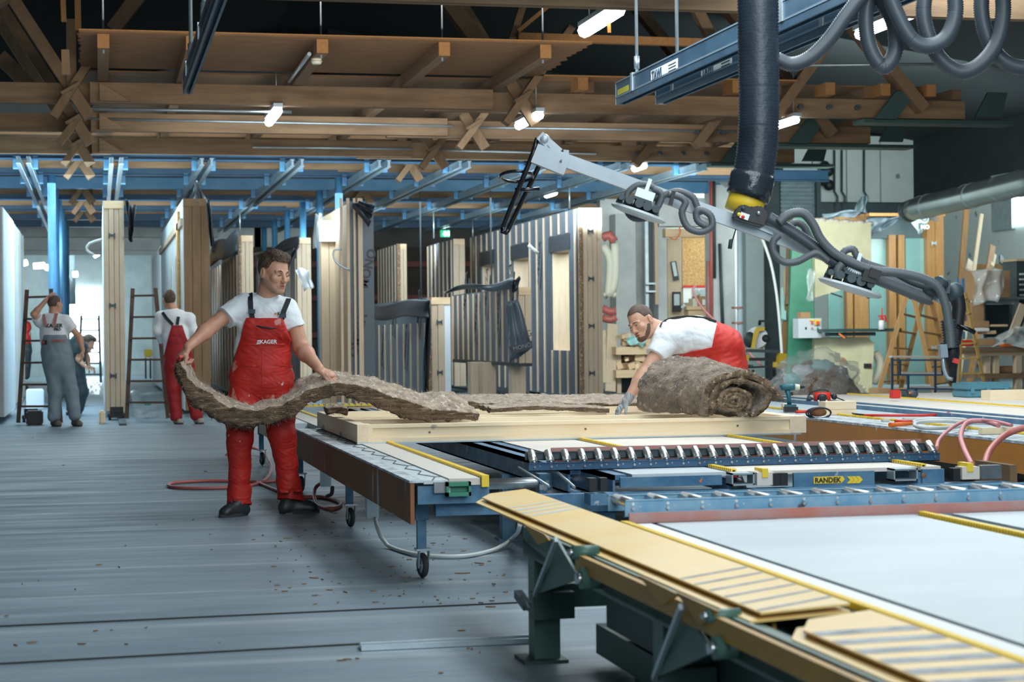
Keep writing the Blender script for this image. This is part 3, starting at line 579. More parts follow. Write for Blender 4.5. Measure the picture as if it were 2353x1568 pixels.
# ================================================================ TABLE 1 (framing table)
cn = PZ(945, 1105, ZT); cf = PZ(690, 985, ZT); X1 = (cn.x + cf.x) / 2; Yn, Yf1 = cn.y, cf.y
XE = PZ(1110, 1103, ZT).x
t1 = thing('framing_table', 'low blue framing table on castors with paint-splashed brown side board, under the pine frame', 'table', (X1, Yn, 0))
L = Yf1 - Yn
for i in range(3): mk('box', X1 - .02, X1, Yn + L * i / 3 + .004, Yn + L * (i + 1) / 3 - .004, ZT - .215, ZT - .012).build('side_board', fasciaB, t1)
mk('box', X1 - .025, X1 + .045, Yn, Yf1, ZT - .012, ZT).build('top_edge', tapewht, t1)
for i in range(9):
    a = Yn + L * i / 9; mk('box', X1 + .047, XE - .16, a + .003, a + L / 9 - .003, ZT - .02, ZT - .002).build('deck_plate', tabletop, t1)
mt_ = MB(); [mt_.box(1.7 + i * .06, 1.735 + i * .06, 18.38, 18.44, ZT + .02, ZT + .045) for i in range(60)]; mt_.box(1.7, 5.2, 18.385, 18.43, ZT + .02, ZT + .03); o = mt_.build('rear_belt', yellow, t1); o['kind'] = 'stuff'
m = MB()     # zigzag seam scratches of the deck
for i in range(26):
    y = Yn + L * i / 26; x = X1 + .09 + .05 * (i % 2); m.beam((x, y, ZT), (X1 + .09 + .05 * ((i + 1) % 2), y + L / 26, ZT), .006, .002)
    if i % 4 == 1: m.beam((x, y, ZT), (x + .15, y + .01, ZT), .006, .002)
m.build('deck_seams', greydk, t1)
def belt(x, ya, yb, z, parent, w=.03, h=.014, pitch=.03, name='toothed_belt'):
    m = MB(); n = int((yb - ya) / pitch); m.box(x - w * .25, x + w * .25, ya, yb, z, z + h * .5)
    for i in range(min(n, 400)): y = ya + (yb - ya) * i / n; m.box(x - w / 2, x + w / 2, y, y + pitch * .6, z, z + h)
    o = m.build(name, yellow, parent); o['kind'] = 'stuff'; return o
mk('box', XE - .155, XE - .0, Yn + .01, Yf1 + 4.4, ZT - .03, ZT + .004).build('belt_board', topwood, t1)
bx = PZ(1080, 1088, ZT).x
belt(bx, Yn + .02, Yf1 + 4.5, ZT + .004, t1)
mk('box', bx - .018, bx + .018, Yn - .012, Yn + .02, ZT - .04, ZT + .018).build('belt_end', yellow, t1)
# near end cross parts
def q_(px, py, y=None): return PY(px, py, Yn if y is None else y)
mk('box', q_(985, 0).x, q_(1022, 0).x, Yn - .02, Yn + .02, q_(1000, 1133).z, ZT - .01).build('end_plate', steel, t1)
m = MB(); a, b = q_(1022, 1140), q_(1078, 1106)
m.box(a.x, b.x, Yn - .05, Yn, a.z, a.z + .02); m.box(a.x, b.x, Yn - .05, Yn, b.z - .02, b.z); m.box(a.x, a.x + .012, Yn - .05, Yn, a.z, b.z); m.box(b.x - .012, b.x, Yn - .05, Yn, a.z, b.z); m.box(a.x, b.x, Yn - .01, Yn, a.z, b.z); m.build('clamp_bracket', greensaw, t1)
xr2 = PZ(2310, 1105, ZT).x
mk('box', q_(950, 0).x, q_(1115, 0).x, Yn + .02, Yn + .1, ZT - .12, ZT - .03).build('cross_beam', bluesteel, t1)
mk('box', q_(1000, 0).x, xr2 - .2, Yn + .12, Yn + .2, ZT - .19, ZT - .1).build('cross_beam', bluesteel, t1)
mk('cyl', (XE + .05, Yn + .9, ZT - .1), (XE + 1.0, Yn + .9, ZT - .1), .03, n=12).build('drive_shaft', steel, t1)
mk('box', XE + .5, XE + .6, Yn + .85, Yn + .95, ZT - .16, ZT - .05).build('shaft_bearing', bluesteel, t1)
def caster(px, py_floor, parent, leg_top=ZT - .16, s=1.0, leg=True, legmat=bluesteel):
    p = PZ(px, py_floor, 0); r = .065 * s; y = p.y
    if leg:
        mk('box', p.x - .045, p.x + .02, y - .03, y + .035, .30, leg_top + .1).build('leg', legmat, parent); mk('box', p.x - .035, p.x + .01, y - .02, y + .025, .155, .32).build('leg_tube', legmat, parent)
    c = MB(); c.box(p.x - .045, p.x + .035, y - .04, y + .04, .145, .155)
    for sx in (-.028, .022): c.prism([(p.x + sx, y - .03, .15), (p.x + sx, y + .03, .15), (p.x + sx, y + .045, .06), (p.x + sx, y + .015, .05)], (.005, 0, 0))
    cs = c.build('castor_fork', galv, parent)
    w = MB(); x = p.x - .003; w.ring((x, y + .03, r), (1, .18, 0), r - .016, .0155, 28, 10); w.build('tyre', rubber, cs)
    w = MB(); w.cyl((x - .012, y + .03, r), (x + .012, y + .03, r), r - .022, n=20); w.cyl((x - .024, y + .03, r), (x + .024, y + .03, r), .012, n=10); w.build('hub', galv, cs)
caster(975, 1330, t1); caster(808, 1213, t1); caster(694, 1132, t1); caster(604, 1070, t1)
for px, py, s in ((857, 1190, 1), (750, 1118, .9)):
    p = PX(px, py, X1 + .07); mk('box', p.x - .04, p.x + .03, p.y - .04, p.y + .05, p.z, ZT - .17).build('junction_box', galv, t1)
mk('tube', cat_rom([PX(862, 1190, X1 + .08), PZ(868, 1215, .12), PZ(890, 1253, .02), PZ(960, 1275, .015), PZ(1060, 1279, .015), PZ(1140, 1262, .02), PZ(1185, 1230, .1), PX(1195, 1205, X1 + .35)], .04), .012, 8).build('cable_conduit', hosewht, t1)
mk('tube', cat_rom([PX(764, 1120, X1 + .08), PX(762, 1135, X1 + .08), PX(752, 1140, X1 + .06)], .02), .014, 8).build('cable_conduit', hosegrey, t1)
# rear left section behind the standing man
m = MB(); m.box(X1 - .02, X1, Yf1 + 1.0, Yf1 + 3.4, ZT - .2, ZT); m.build('side_board', palepineY, t1)
mk('box', X1, XE, Yf1 + .9, Yf1 + 4.4, ZT - .05, ZT - .002).build('deck_plate', tabletop, t1)
mk('box', X1 + .05, X1 + .12, Yf1 + .05, Yf1 + 4.2, ZT - .16, ZT - .1).build('side_rail', bluesteel, t1)
# main deck lanes right of the gap
YD = PZ(1420, 1092, ZT).y; lanes = [PZ(1215, 1066, ZT).x - .12, 3.4, 5.15]
XQ = PZ(2290, 1090, ZT).x; Yback = 18.4
def lane_rail(x, ya, yb, w=.07, mt=bluesteel, par=t1):
    m = MB(); m.box(x, x + w, ya, yb, ZT - .03, ZT - .004); m.box(x, x + .012, ya, yb, ZT - .13, ZT - .004); m.box(x, x + w, ya, yb, ZT - .13, ZT - .12); m.build('lane_rail', mt, par)
xl0 = PZ(1110, 1024, ZT).x; lane_rail(xl0, YD + .5, Yback); lane_rail(xl0 + .12, YD + .05, Yback)
x = xl0 + .2; edges = [x, PZ(1738, 1095, ZT).x - .03, PZ(2210, 1086, ZT).x - .03, XQ]
edges = sorted(edges)
for i in range(len(edges) - 1):
    a, b = edges[i], edges[i + 1]
    for j in range(5):
        ya = YD + .015 + (Yback - YD) * j / 5; mk('box', a + .012, b - .012, ya, ya + (Yback - YD) / 5 - .006, ZT - .02, ZT).build('deck_board', topwood if (i + j) % 3 else tabletop, t1)
    if i: belt(a + .03, YD + .02, Yback, ZT, t1)
    if i: mk('box', a - .012, a + .012, YD, Yback, ZT - .1, ZT - .03).build('belt_channel', bluesteel, t1)
mk('box', xl0, XQ, Yback, Yback + .06, ZT - .1, ZT + .02).build('rear_board', pineX, t1)
# front edge of the deck
yy = YD; Q = lambda px, py: PY(px, py, yy)
m = MB(); m.box(Q(1335, 0).x, Q(2295, 0).x, yy - .09, yy + .03, Q(1700, 1148).z, Q(1700, 1123).z); m.build('front_beam', bluesteel, t1)
for a, b in ((1412, 1645), (1810, 1995), (2105, 2155)): mk('box', Q(a, 0).x, Q(b, 0).x, yy - .02, yy, Q(a, 1121).z, ZT - .012).build('front_plate', bluesteel, t1)
for a, b in ((1660, 1712), (2030, 2085)):
    m = MB(); x0, x1 = Q(a, 0).x, Q(b, 0).x; z0, z1 = ZT - .065, ZT - .002
    m.box(x0, x1, yy - .07, yy + .02, z0, z0 + .008); m.box(x0, x1, yy - .07, yy + .02, z1 - .008, z1); m.box(x0, x0 + .008, yy - .07, yy + .02, z0, z1); m.box(x1 - .008, x1, yy - .07, yy + .02, z0, z1); m.build('channel_end', galv, t1)
for px in (1742, 2212):
    mk('box', Q(px - 18, 0).x, Q(px + 22, 0).x, yy - .03, yy + .05, ZT - .07, ZT - .005).build('wood_block', topwood, t1)
    mk('box', Q(px - 7, 0).x, Q(px + 7, 0).x, yy - .035, yy + .08, ZT - .03, ZT + .015).build('belt_end', yellow, t1)
for px in (1347, 1372, 1785, 1768, 2180): mk('box', Q(px - 8, 0).x, Q(px + 8, 0).x, yy - .04, yy + .02, ZT - .075, ZT - .01).build('rubber_stop', black, t1)
mk('box', Q(2240, 0).x, Q(2285, 0).x, yy - .03, yy + .02, ZT - .07, ZT - .0).build('end_plate', steel, t1)
mk('box', Q(2300, 0).x, Q(2316, 0).x, yy - .05, yy + .35, ZT - .14, ZT - .0).build('end_block', oldY, t1)
mk('prism', [(Q(1855, 0).x, yy - .022, Q(1890, 1111).z), (Q(1918, 0).x, yy - .022, Q(1890, 1111).z), (Q(1926, 0).x, yy - .022, Q(1890, 1103).z), (Q(1922, 0).x, yy - .022, Q(1890, 1095).z), (Q(1855, 0).x, yy - .022, Q(1890, 1095).z)], (0, -.001, 0)).build('sticker', yellow, t1)
text('RANDEK', .036, (Q(1857, 0).x, yy - .023, Q(1856, 1109.5).z), (1, 0, 0), (0, -1, 0), ink, t1, bold=.001)
x = Q(1935, 0).x; z = Q(1932, 1103).z
for i in range(3): mk('prism', [(x + i * .024 - .01, yy - .022, z - .018), (x + i * .024 + .012, yy - .022, z - .018), (x + i * .024 + .03, yy - .022, z), (x + i * .024 + .012, yy - .022, z + .018), (x + i * .024 - .01, yy - .022, z + .018), (x + i * .024 + .008, yy - .022, z)], (0, -.002, 0)).build('emblem_arrow', yellow, t1)
m = MB(); m.ball((Q(2108, 0).x, yy - .02, Q(2108, 1093).z), .014, 1, .2, 1, 10, 6); m.build('paint_spot', fasciaB, t1)
mk('prism', [(Q(1592, 0).x, yy - .022, Q(1592, 1106).z), (Q(1600, 0).x, yy - .022, Q(1592, 1098).z), (Q(1596, 0).x, yy - .022, Q(1592, 1110).z)], (0, -.002, 0)).build('paint_spot', orange, t1)
for px, py in ((1172, 1243), (1176, 1100)):
    p = PZ(1172, 1243, 0)
mk('box', p.x - .045, p.x + .035, p.y, p.y + .09, 0, ZT - .13).build('leg', bluesteel, t1); mk('box', p.x - .07, p.x + .06, p.y - .02, p.y + .12, 0, .012).build('foot_plate', bluesteel, t1)
for px in (1420, 1800, 2290): p2 = Q(px, 1100); mk('box', p2.x - .04, p2.x + .04, yy + .2, yy + .28, 0, ZT - .13).build('leg', blued, t1)
mk('box', p.x, XQ, p.y + 1.0, p.y + 1.08, .06, .14).build('stretcher', blued, t1)
for a, b in (((1192, 1075), (1262, 1118)), ((1280, 1085), (1320, 1120))): mk('cyl', PY(*a, YD + .4), PY(*b, YD + .1), .008, n=6).build('tie_rod', galv, t1)
# ---------------------------------------------------------------- roller conveyor on the table
ya = PZ(1215, 1084, ZT).y; x0 = PZ(1215, 1084, ZT).x; x1 = PZ(2178, 1062, ZT).x
def conveyor(label, x0, x1, y, w, nroll, z0, mt, h=.055, pink=None, rr=.022, tilt=0, low=.35):
    t = thing('roller_conveyor', label, 'conveyor', ((x0 + x1) / 2, y, z0))
    for yy2, k in ((y, 0), (y + w, 1)):
        z0_ = z0; z0 = z0 + (tilt if k else 0); m = MB(); m.box(x0, x1, yy2 - .003, yy2 + .003, z0, z0 + h); m.box(x0, x1, yy2 - .003, yy2 + .02 if not k else yy2 + .003, z0, z0 + .004); m.box(x0, x1, yy2 - .012, yy2 + .003, z0 + h - .004, z0 + h); m.build('side_rail', mt if not (k and tilt) else greydk, t); z0 = z0_
    m = MB(); me = None
    for i in range(nroll):
        x = x0 + .03 + (x1 - x0 - .06) * i / (nroll - 1)
        r = MB(); r.cyl((0, .006, 0), (0, w - .006, tilt), rr, n=14); r.cyl((0, -.008, 0), (0, w + .008, tilt), .006, n=6)
        if me is None: o = r.build('roller', chrome2); me = o.data
        else: o = bpy.data.objects.new('roller', me); COL.objects.link(o)
        o.parent = t
        o.location = V((x, y, z0 + h - rr * low)) - V(t.location)
        m.cyl((x, y - .003, z0 + h * .5), (x, y - .012, z0 + h * .5), .007, n=6); m.cyl((x + .03, y - .003, z0 + h * .6), (x + .03, y - .004, z0 + h * .6), .004, n=6)
    o = m.build('bolt_heads', steel, t); o['kind'] = 'stuff'
    if pink: mk('box', pink[0], pink[1], pink[2], pink[2] + .012, pink[3], pink[4]).build('guide_strip', pinkrail, t)
    return t
conveyor('short roller conveyor with shiny steel rollers lying across the framing table', x0, x1, ya, .085, 26, ZT, blued, .045, (x0 + .15, x1 - .05, ya + .12, ZT + .0, ZT + .112), .021, .05, .1)
yb = PZ(1430, 1204, ZT).y
xn0 = 1.98
conveyor('long worn blue roller conveyor with red guide strip between the two tables', xn0 - .05, 6.5, yb + .06, .24, 34, ZT + .015, bluelt, .068, (1.93, 6.5, yb, ZT + .0, ZT + .038), .02, 0, .8)
# ================================================================ NEAR TABLE (green)
XG = 1.60
XB = PZ(1460, 1215, ZT).x; n0, n1 = .9, yb - .02
t3 = thing('nailing_table', 'green steel machine table in the foreground with a pale grey deck and yellow belts', 'table', (XG, 3, 0))
xg2 = PZ(2215, 1190, ZT).x; xb2 = PZ(2140, 1188, ZT).x; xga = PZ(1512, 1206, ZT).x
decks = [(XB + .02, xga - .012), (xga + .012, xb2 - .03), (xb2 + .02, xg2 - .02), (xg2 + .03, 7.5)]
for a, b in decks: mk('box', a, b, n0, n1, ZT - .02, ZT).build('deck_plate', tabletop if b - a > .5 else white, t3)
for x in (XB, xb2): belt(x, n0, n1, ZT - .006, t3, .026, .02, .022)
for x in (xga, xg2): mk('box', x - .012, x + .012 + (.03 if x == xg2 else 0), n0, n1, ZT - .05, ZT - .012).build('groove', greendk, t3)
mk('box', XB - .02, 7.5, n0, n1, ZT - .05, ZT - .021).build('deck_frame', greensteel, t3)
G = lambda px, py: PX(px, py, XG)
m = MB(); m.prism([G(1202, 1212), G(1202, 1275), (XG, 1.0, G(1202, 1275).z), (XG, 1.0, G(1202, 1212).z)], (.05, 0, 0)); m.build('side_beam', greensteel, t3)
m = MB(); m.prism([G(1202, 1215), G(1202, 1400), G(1214, 1400), G(1216, 1285), G(1250, 1300), G(1395, 1370), G(1490, 1408), G(1490, 1568), (XG, 4.9, .02), (XG, 4.86, .02), G(1515, 1440), G(1700, 1520), (XG, 2.0, .2), (XG, 2.0, .5)], (.02, 0, 0))
a = MB(); a.prism([G(1202, 1210), G(1202, 1270), G(1395, 1365), G(2353, 1850), (XG, G(2353, 1850).y, .5)], (.02, 0, 0)); a.build('side_plate', greensteel, t3)
def leg(px, py, dx=.0, w=.06):
    p = PX(px, py, XG + dx); z = 0
    mk('box', p.x, p.x + w, p.y - w, p.y + w * .6, 0, ZT - .06).build('leg', greensteel, t3); mk('box', p.x - .05, p.x + w + .05, p.y - w - .05, p.y + .08, 0, .012).build('foot_plate', greendk, t3)
for Yl in (G(1222, 1500).y, G(1490, 1500).y - .1): 
    mk('box', XG - .0, XG + .1, Yl - .05, Yl + .05, 0, ZT - .05).build('leg', greensteel, t3); mk('box', XG - .05, XG + .12, Yl - .1, Yl + .08, 0, .012).build('foot_plate', greendk, t3)
    mk('box', XG + .02, XG + 1.4, Yl - .04, Yl + .04, ZT - .33, ZT - .24).build('cross_tube', greensteel, t3)
    mk('box', XG - .02, XG + .14, Yl - .12, Yl - .06, ZT - .36, ZT - .26).build('bearing_block', greendk, t3)
mk('box', XG + .2, XG + .3, 1.5, G(1222, 1500).y - .2, .05, .16).build('base_beam', greensteel, t3)
mk('box', XG + .25, XG + .34, G(1300, 1400).y - .15, G(1300, 1400).y, 0, ZT - .05).build('leg', greensteel, t3)
mk('box', XG + .15, 6.5, 1.0, n1 - .3, .2, .4).build('inner_beam', greendk, t3)
for a, b in (((1278, 1240), (1228, 1368)), ((1565, 1395), (1502, 1560))): mk('beam', PX(*a, XG - .06), PX(*b, XG - .03), .012, .018).build('brace_strip', galv, t3)
for a, b, c in (((1278, 1240), (1228, 1368), (1330, 1330)), ((1565, 1395), (1502, 1560), (1640, 1500))): mk('prism', [PX(*a, XG - .03), PX(*b, XG - .03), PX(*c, XG - .03)], (.01, 0, 0)).build('gusset', greensteel, t3)
for px, py, r in ((1321, 1270, 15), (1340, 1330, 24), (1632, 1416, 15), (1648, 1490, 26)):
    p = PX(px, py, XG - .05); rr = r * (p.y / cA) / F * 1.05; m = MB(); m.cyl(p - V((.01, 0, 0)), p + V((.08, 0, 0)), rr, n=20); bo = m.build('roller_boss', greensteel, t3); mk('cyl', p - V((.025, 0, 0)), p, rr * .5, n=12).build('boss_cap', steel, bo)
m = MB(); m.beam(PX(1190, 1365, XG - .08), PX(1212, 1395, XG - .08), .03, .03); m.cyl(PX(1200, 1372, XG - .1), PX(1216, 1402, XG - .1), .008, n=6); m.build('latch', greydk, t3)
# ---------------------------------------------------------------- yellow flaps
ZFp = ZT - .0
def flap(label, pxy_far, pxy_near, stripes, dz=0):
    a, b = PZ(*pxy_far, ZFp), PZ(*pxy_near, ZFp); xa_, xb_ = X_out, XB - .03
    t = thing('flap_plate', label, 'plate', ((xa_ + xb_) / 2, b.y, ZT))
    y0, y1 = b.y, a.y; sl = dz
    f = lambda x, y: V((x, y, ZT + .012 - (XB - x) * .10 + sl * (y1 - y)))
    P = [f(xa_, y0 + .05), f(xb_, y0 + .0), f(xb_, y1), f(xa_ + .06, y1), f(xa_, y1 - .12)]
    mk('prism', P, (0, 0, .006)).build('top_plate', yellowflap, t)
    P2 = [p - V((.03, 0, .02)) if i in (0, 3, 4) else p - V((0, 0, .02)) for i, p in enumerate(P)]
    mk('prism', P2, (0, 0, .006)).build('lower_plate', yellowflap, t)
    mk('box', xa_ + .05, xa_ + .06, y0 + .1, y1 - .3, ZT - .075, ZT - .03).build('hanger_strip', ochre, t)
    for (c, w, cc, sk) in stripes:
        yc = y0 + c; m = MB(); q = lambda x, y: f(x, y) + V((0, 0, .0065)); m.prism([q(xa_ + .005, yc), q(xb_ - .005, yc + sk), q(xb_ - .005, yc + sk + w), q(xa_ + .005, yc + w)], (0, 0, .0008)); m.build('hazard_stripe', cc, t)
    return t
X_out = PZ(1128, 1148, ZT).x
hz = mat('hazard_dark', (.10, .13, .18), .5, col2=(.34, .36, .38), amt=.3, scale=14); hzl = mat('hazard_faded', (.45, .58, .68), .5, col2=(.70, .60, .36), amt=.3, scale=6)
flap('long faded yellow flap plate along the left edge of the green table, far one', (1190, 1132), (1900, 1402), [(.07 + i * .13, .022, hz, .04) for i in range(6)] + [(3.05 - i * .12, .04, hzl, .04) for i in range(4)])
flap('striped yellow flap plate at the bottom right corner, nearest the camera', (1955, 1418), (2600, 1720), [(1.28 - i * .13, .055, hz, -.10) for i in range(8)], )
for tri in (((1203, 1205), (1250, 1228), (1262, 1242), (1236, 1252)), ((1466, 1322), (1560, 1368), (1520, 1392)), ((1552, 1360), (1650, 1405), (1608, 1440))):
    mk('prism', [PX(*q, XG - .05) for q in tri], (.006, 0, 0)).build('flap_bracket', ochre, t3)
mk('box', XG - .04, XG - .02, 1.5, n1 - .6, ZT - .085, ZT - .03).build('flap_rail', ochre, t3)
# ================================================================ TABLE 2 (orange side board)
XO = PZ(1850, 958, ZT).x; yo0, yo1 = 8.5, PZ(1775, 938, ZT).y + .3
t2 = thing('assembly_table', 'low assembly table with splattered orange side board right of the pine frame', 'table', (XO, yo0, 0))
nb = 5
for i in range(nb):
    a = yo0 + (yo1 - yo0) * i / nb; b = yo0 + (yo1 - yo0) * (i + 1) / nb - .006; mk('box', XO - .02, XO, a, b, ZT - .21, ZT - .01).build('side_board', fasciaO, t2)
mk('box', XO - .022, XO + .42, yo0, yo1, ZT - .02, ZT - .002).build('edge_plate', tapewht, t2)
xs = [XO + .44, 6.78, 7.9, 8.1, 10.4, 12.6]; y9 = 19.2
for i in range(len(xs) - 1):
    for j in range(3):
        ya_ = yo0 + (y9 - yo0) * j / 3; mk('box', xs[i] + .015, xs[i + 1] - .015, ya_, ya_ + (y9 - yo0) / 3 - .008, ZT - .02, ZT + (.02 if i else 0)).build('deck_plate', topwood if i != 0 else tabletop, t2)
for x in (6.72, 7.0, 9.2, 10.3): mk('box', x, x + .05, yo0, y9, ZT - .08, ZT + .035 if x < 8 else ZT + .024).build('lane_rail', bluesteel, t2)
for x in (XO + .36, 8.0, 10.5): belt(x, yo0, y9, ZT + (.0 if x < 7 else .02), t2)
for x in (XO + .1, 12.3):
    for y in (yo0 + .6, 14, 18.5): mk('box', x, x + .08, y, y + .08, 0, ZT - .02).build('leg', blued, t2)
# ================================================================ PINE FRAME
fl = PZ(821, 1018, ZT + .012); YFr = fl.y; XA = fl.x; XZ = PY(1853, 1000, YFr).x; z0, z1 = ZT + .012, ZT + .127
YBk = PZ(719, 947, z1).y
fr = thing('stud_wall', 'pale new pine wall frame lying on the framing table', 'frame', (XA, YFr, z0))
def rail(x0, x1, y0, y1, ins=.018, front=False):
    m = MB(); m.box(x0, x1, y0 + ins, y1 - ins, z0, z1)
    m.box(x0, x1, y0, y1, z1 - .022, z1 + .001); m.box(x0, x1, y0, y1, z0 - .001, z0 + .026); return m.build('rail', palepine, fr)
rail(XA + .10, XZ - .12, YFr, YFr + .065)
mk('box', XA + .012, XA + .10, YFr - .001, YFr + .2, z0, z1 + .001).build('end_block', palepine, fr, .002)
mk('box', XZ - .12, XZ, YFr - .001, YBk, z0, z1 + .001).build('side_rail', palepineY, fr, .002)
mk('box', XA, XA + .075, YFr - .002, YBk, z0, z1 + .002).build('side_rail', palepineY, fr, .002)
mk('box', XA + .16, XZ - .12, YFr + .11, YFr + .15, z0, z1 - .01).build('rail', palepine, fr)
for f_, h in ((.30, -.0), (.62, -.01), (.97, 0)):
    y = YFr + (YBk - YFr) * f_; mk('box', XA + .075, XZ - .12, y, y + .06, z0, z1 + h).build('rail', palepine, fr)
mk('box', XA + .08, XZ - .13, YFr + .08, YBk, z0, z0 + .02).build('panel_board', topwood, fr)
mk('box', XA + .0, XZ - .04, YFr - .004, YFr + .06, z0 - .01, z0).build('film_strip', galv, fr)
for px in (988, 1347, 1697): p = PY(px, 990, YFr - .001); m = MB(); m.cyl((p.x, YFr + .0165, (z0 + z1) / 2), (p.x, YFr + .0175, (z0 + z1) / 2), .008, n=10); m.build('drill_hole', oldX, fr)
for yq in (.35, .8): y = YFr + (YBk - YFr) * yq; mk('box', XA - .002, XA + .002, y, y + .1, z0 + .0, z0 + .03).build('notch', greydk, fr)
# ================================================================ MINERAL WOOL
from mathutils import noise as MN
def wool_disp(P, n, amp, f=9):
    return P + n * (MN.noise(P * f) * amp + MN.noise(P * f * 2.7) * amp * .5 + MN.noise(P * f * 7) * amp * .3)
def fibres(P, N_, cnt, L, rnd, name, par, matl):
    m = MB()
    for _ in range(cnt):
        k = rnd.randrange(len(P)); p, n = P[k], N_[k]; d = (n * rnd.uniform(.2, 1) + V((rnd.gauss(0, .6), rnd.gauss(0, .6), rnd.gauss(0, .5)))).normalized() * L * rnd.uniform(.4, 1.3)
        s = d.orthogonal().normalized() * .0011; q = p + d * .5 + V((0, 0, rnd.uniform(-.2, .2) * L)); m.add([p - s, p + s, q + s * .6, q - s * .6, p + d], [(0, 1, 2, 3), (3, 2, 4)])
    o = m.build(name, matl, par); o['kind'] = 'stuff'; return o
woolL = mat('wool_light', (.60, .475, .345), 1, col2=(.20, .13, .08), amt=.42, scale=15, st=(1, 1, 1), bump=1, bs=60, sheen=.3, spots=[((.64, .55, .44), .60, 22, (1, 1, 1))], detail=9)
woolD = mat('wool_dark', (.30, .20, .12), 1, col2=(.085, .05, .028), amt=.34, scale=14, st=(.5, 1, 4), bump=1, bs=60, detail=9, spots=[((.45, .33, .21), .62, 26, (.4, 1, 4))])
def mat_strip(label, path, thick, width, wdir, parentname='wool_mat', amp=.022, seed=1, nu=220, fib=2600):
    """path: list of points (bottom near edge); ribbon cross-section: thickness up, width along wdir"""
    P = cat_rom(path, sum((path[i + 1] - path[i]).length for i in range(len(path) - 1)) / nu); n = len(P); ring_ = []
    T = [(P[min(i + 1, n - 1)] - P[max(i - 1, 0)]).normalized() for i in range(n)]
    m = MB(); vs = []; nr = 0; pts = []; nrm = []
    A_, B_ = 14, 6
    for i in range(n):
        wd = V(wdir(i / (n - 1)) if callable(wdir) else wdir); w = wd.normalized(); up = w.cross(T[i]).normalized();
        if up.z < 0 and abs(T[i].z) < .9: up = -up
        th = thick(i / (n - 1)) if callable(thick) else thick
        prof = [(0, v / B_) for v in range(B_)] + [(u / A_, 1) for u in range(A_)] + [(1, 1 - v / B_) for v in range(B_)] + [(1 - u / A_, 0) for u in range(A_)]
        for (u, v) in prof:
            c = P[i] + w * width * u + up * th * (v - .5) * (1 - .25 * (abs(u - .5) * 2) ** 4)
            nn = (w * (u - .5) * 2 + up * (v - .5) * 2).normalized()
            q = wool_disp(c + V((seed * 3.1, 0, 0)), nn, amp) - V((seed * 3.1, 0, 0)); vs.append(q); pts.append(q); nrm.append(nn)
        nr = len(prof)
    fs = [(i * nr + k, i * nr + (k + 1) % nr, (i + 1) * nr + (k + 1) % nr, (i + 1) * nr + k) for i in range(n - 1) for k in range(nr)]
    fs += [tuple(range(nr))[::-1], tuple((n - 1) * nr + k for k in range(nr))]
    m.add(vs, fs, True); c = P[n // 2]; t = thing('wool_blanket', label, 'insulation', c)
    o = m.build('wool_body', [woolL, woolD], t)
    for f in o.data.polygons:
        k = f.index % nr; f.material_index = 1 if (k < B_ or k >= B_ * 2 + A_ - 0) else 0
    r = random.Random(seed); fibres(pts, nrm, fib, .035, r, 'loose_fibres', t, woolL); return t
dW = 12.75
pth = [D(408, 836, dW - .26), D(428, 878, dW - .2), D(465, 918, dW - .15), D(520, 950, dW - .12), D(590, 962, dW - .1), D(660, 945, dW - .05), D(715, 912, dW), D(765, 897, dW), D(815, 899, dW), D(870, 917, dW), D(930, 940, dW), D(985, 952, dW), D(1040, 955, dW), D(1100, 958, dW + .1)]
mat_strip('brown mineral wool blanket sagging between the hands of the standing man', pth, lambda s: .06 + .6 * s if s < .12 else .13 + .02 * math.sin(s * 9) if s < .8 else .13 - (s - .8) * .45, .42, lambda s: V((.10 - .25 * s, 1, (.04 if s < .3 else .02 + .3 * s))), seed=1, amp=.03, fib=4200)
mat_strip('dark edged wool layer lying in the rear of the pine frame', [D(930, 932, 14.6), D(1040, 932, 14.8), D(1150, 936, 14.9), D(1260, 934, 15), D(1375, 936, 15), D(1460, 934, 15), D(1530, 936, 15)], .07, .9, (0, 1, .05), seed=4, amp=.02, fib=1500)
mat_strip('thin wool layer lying in the frame nearer the camera, behind the front rail', [D(1130, 944, 13.9), D(1230, 938, 13.9), D(1300, 940, 14), D(1400, 944, 14)], .035, .5, (0, 1, .02), seed=6, amp=.012, nu=120, fib=600)
mat_strip('small torn wool scrap at the left end of the pine frame', [D(752, 946, 13.3), D(775, 942, 13.3), D(800, 946, 13.3)], .05, .2, (0, 1, .02), seed=7, amp=.02, nu=40, fib=300)
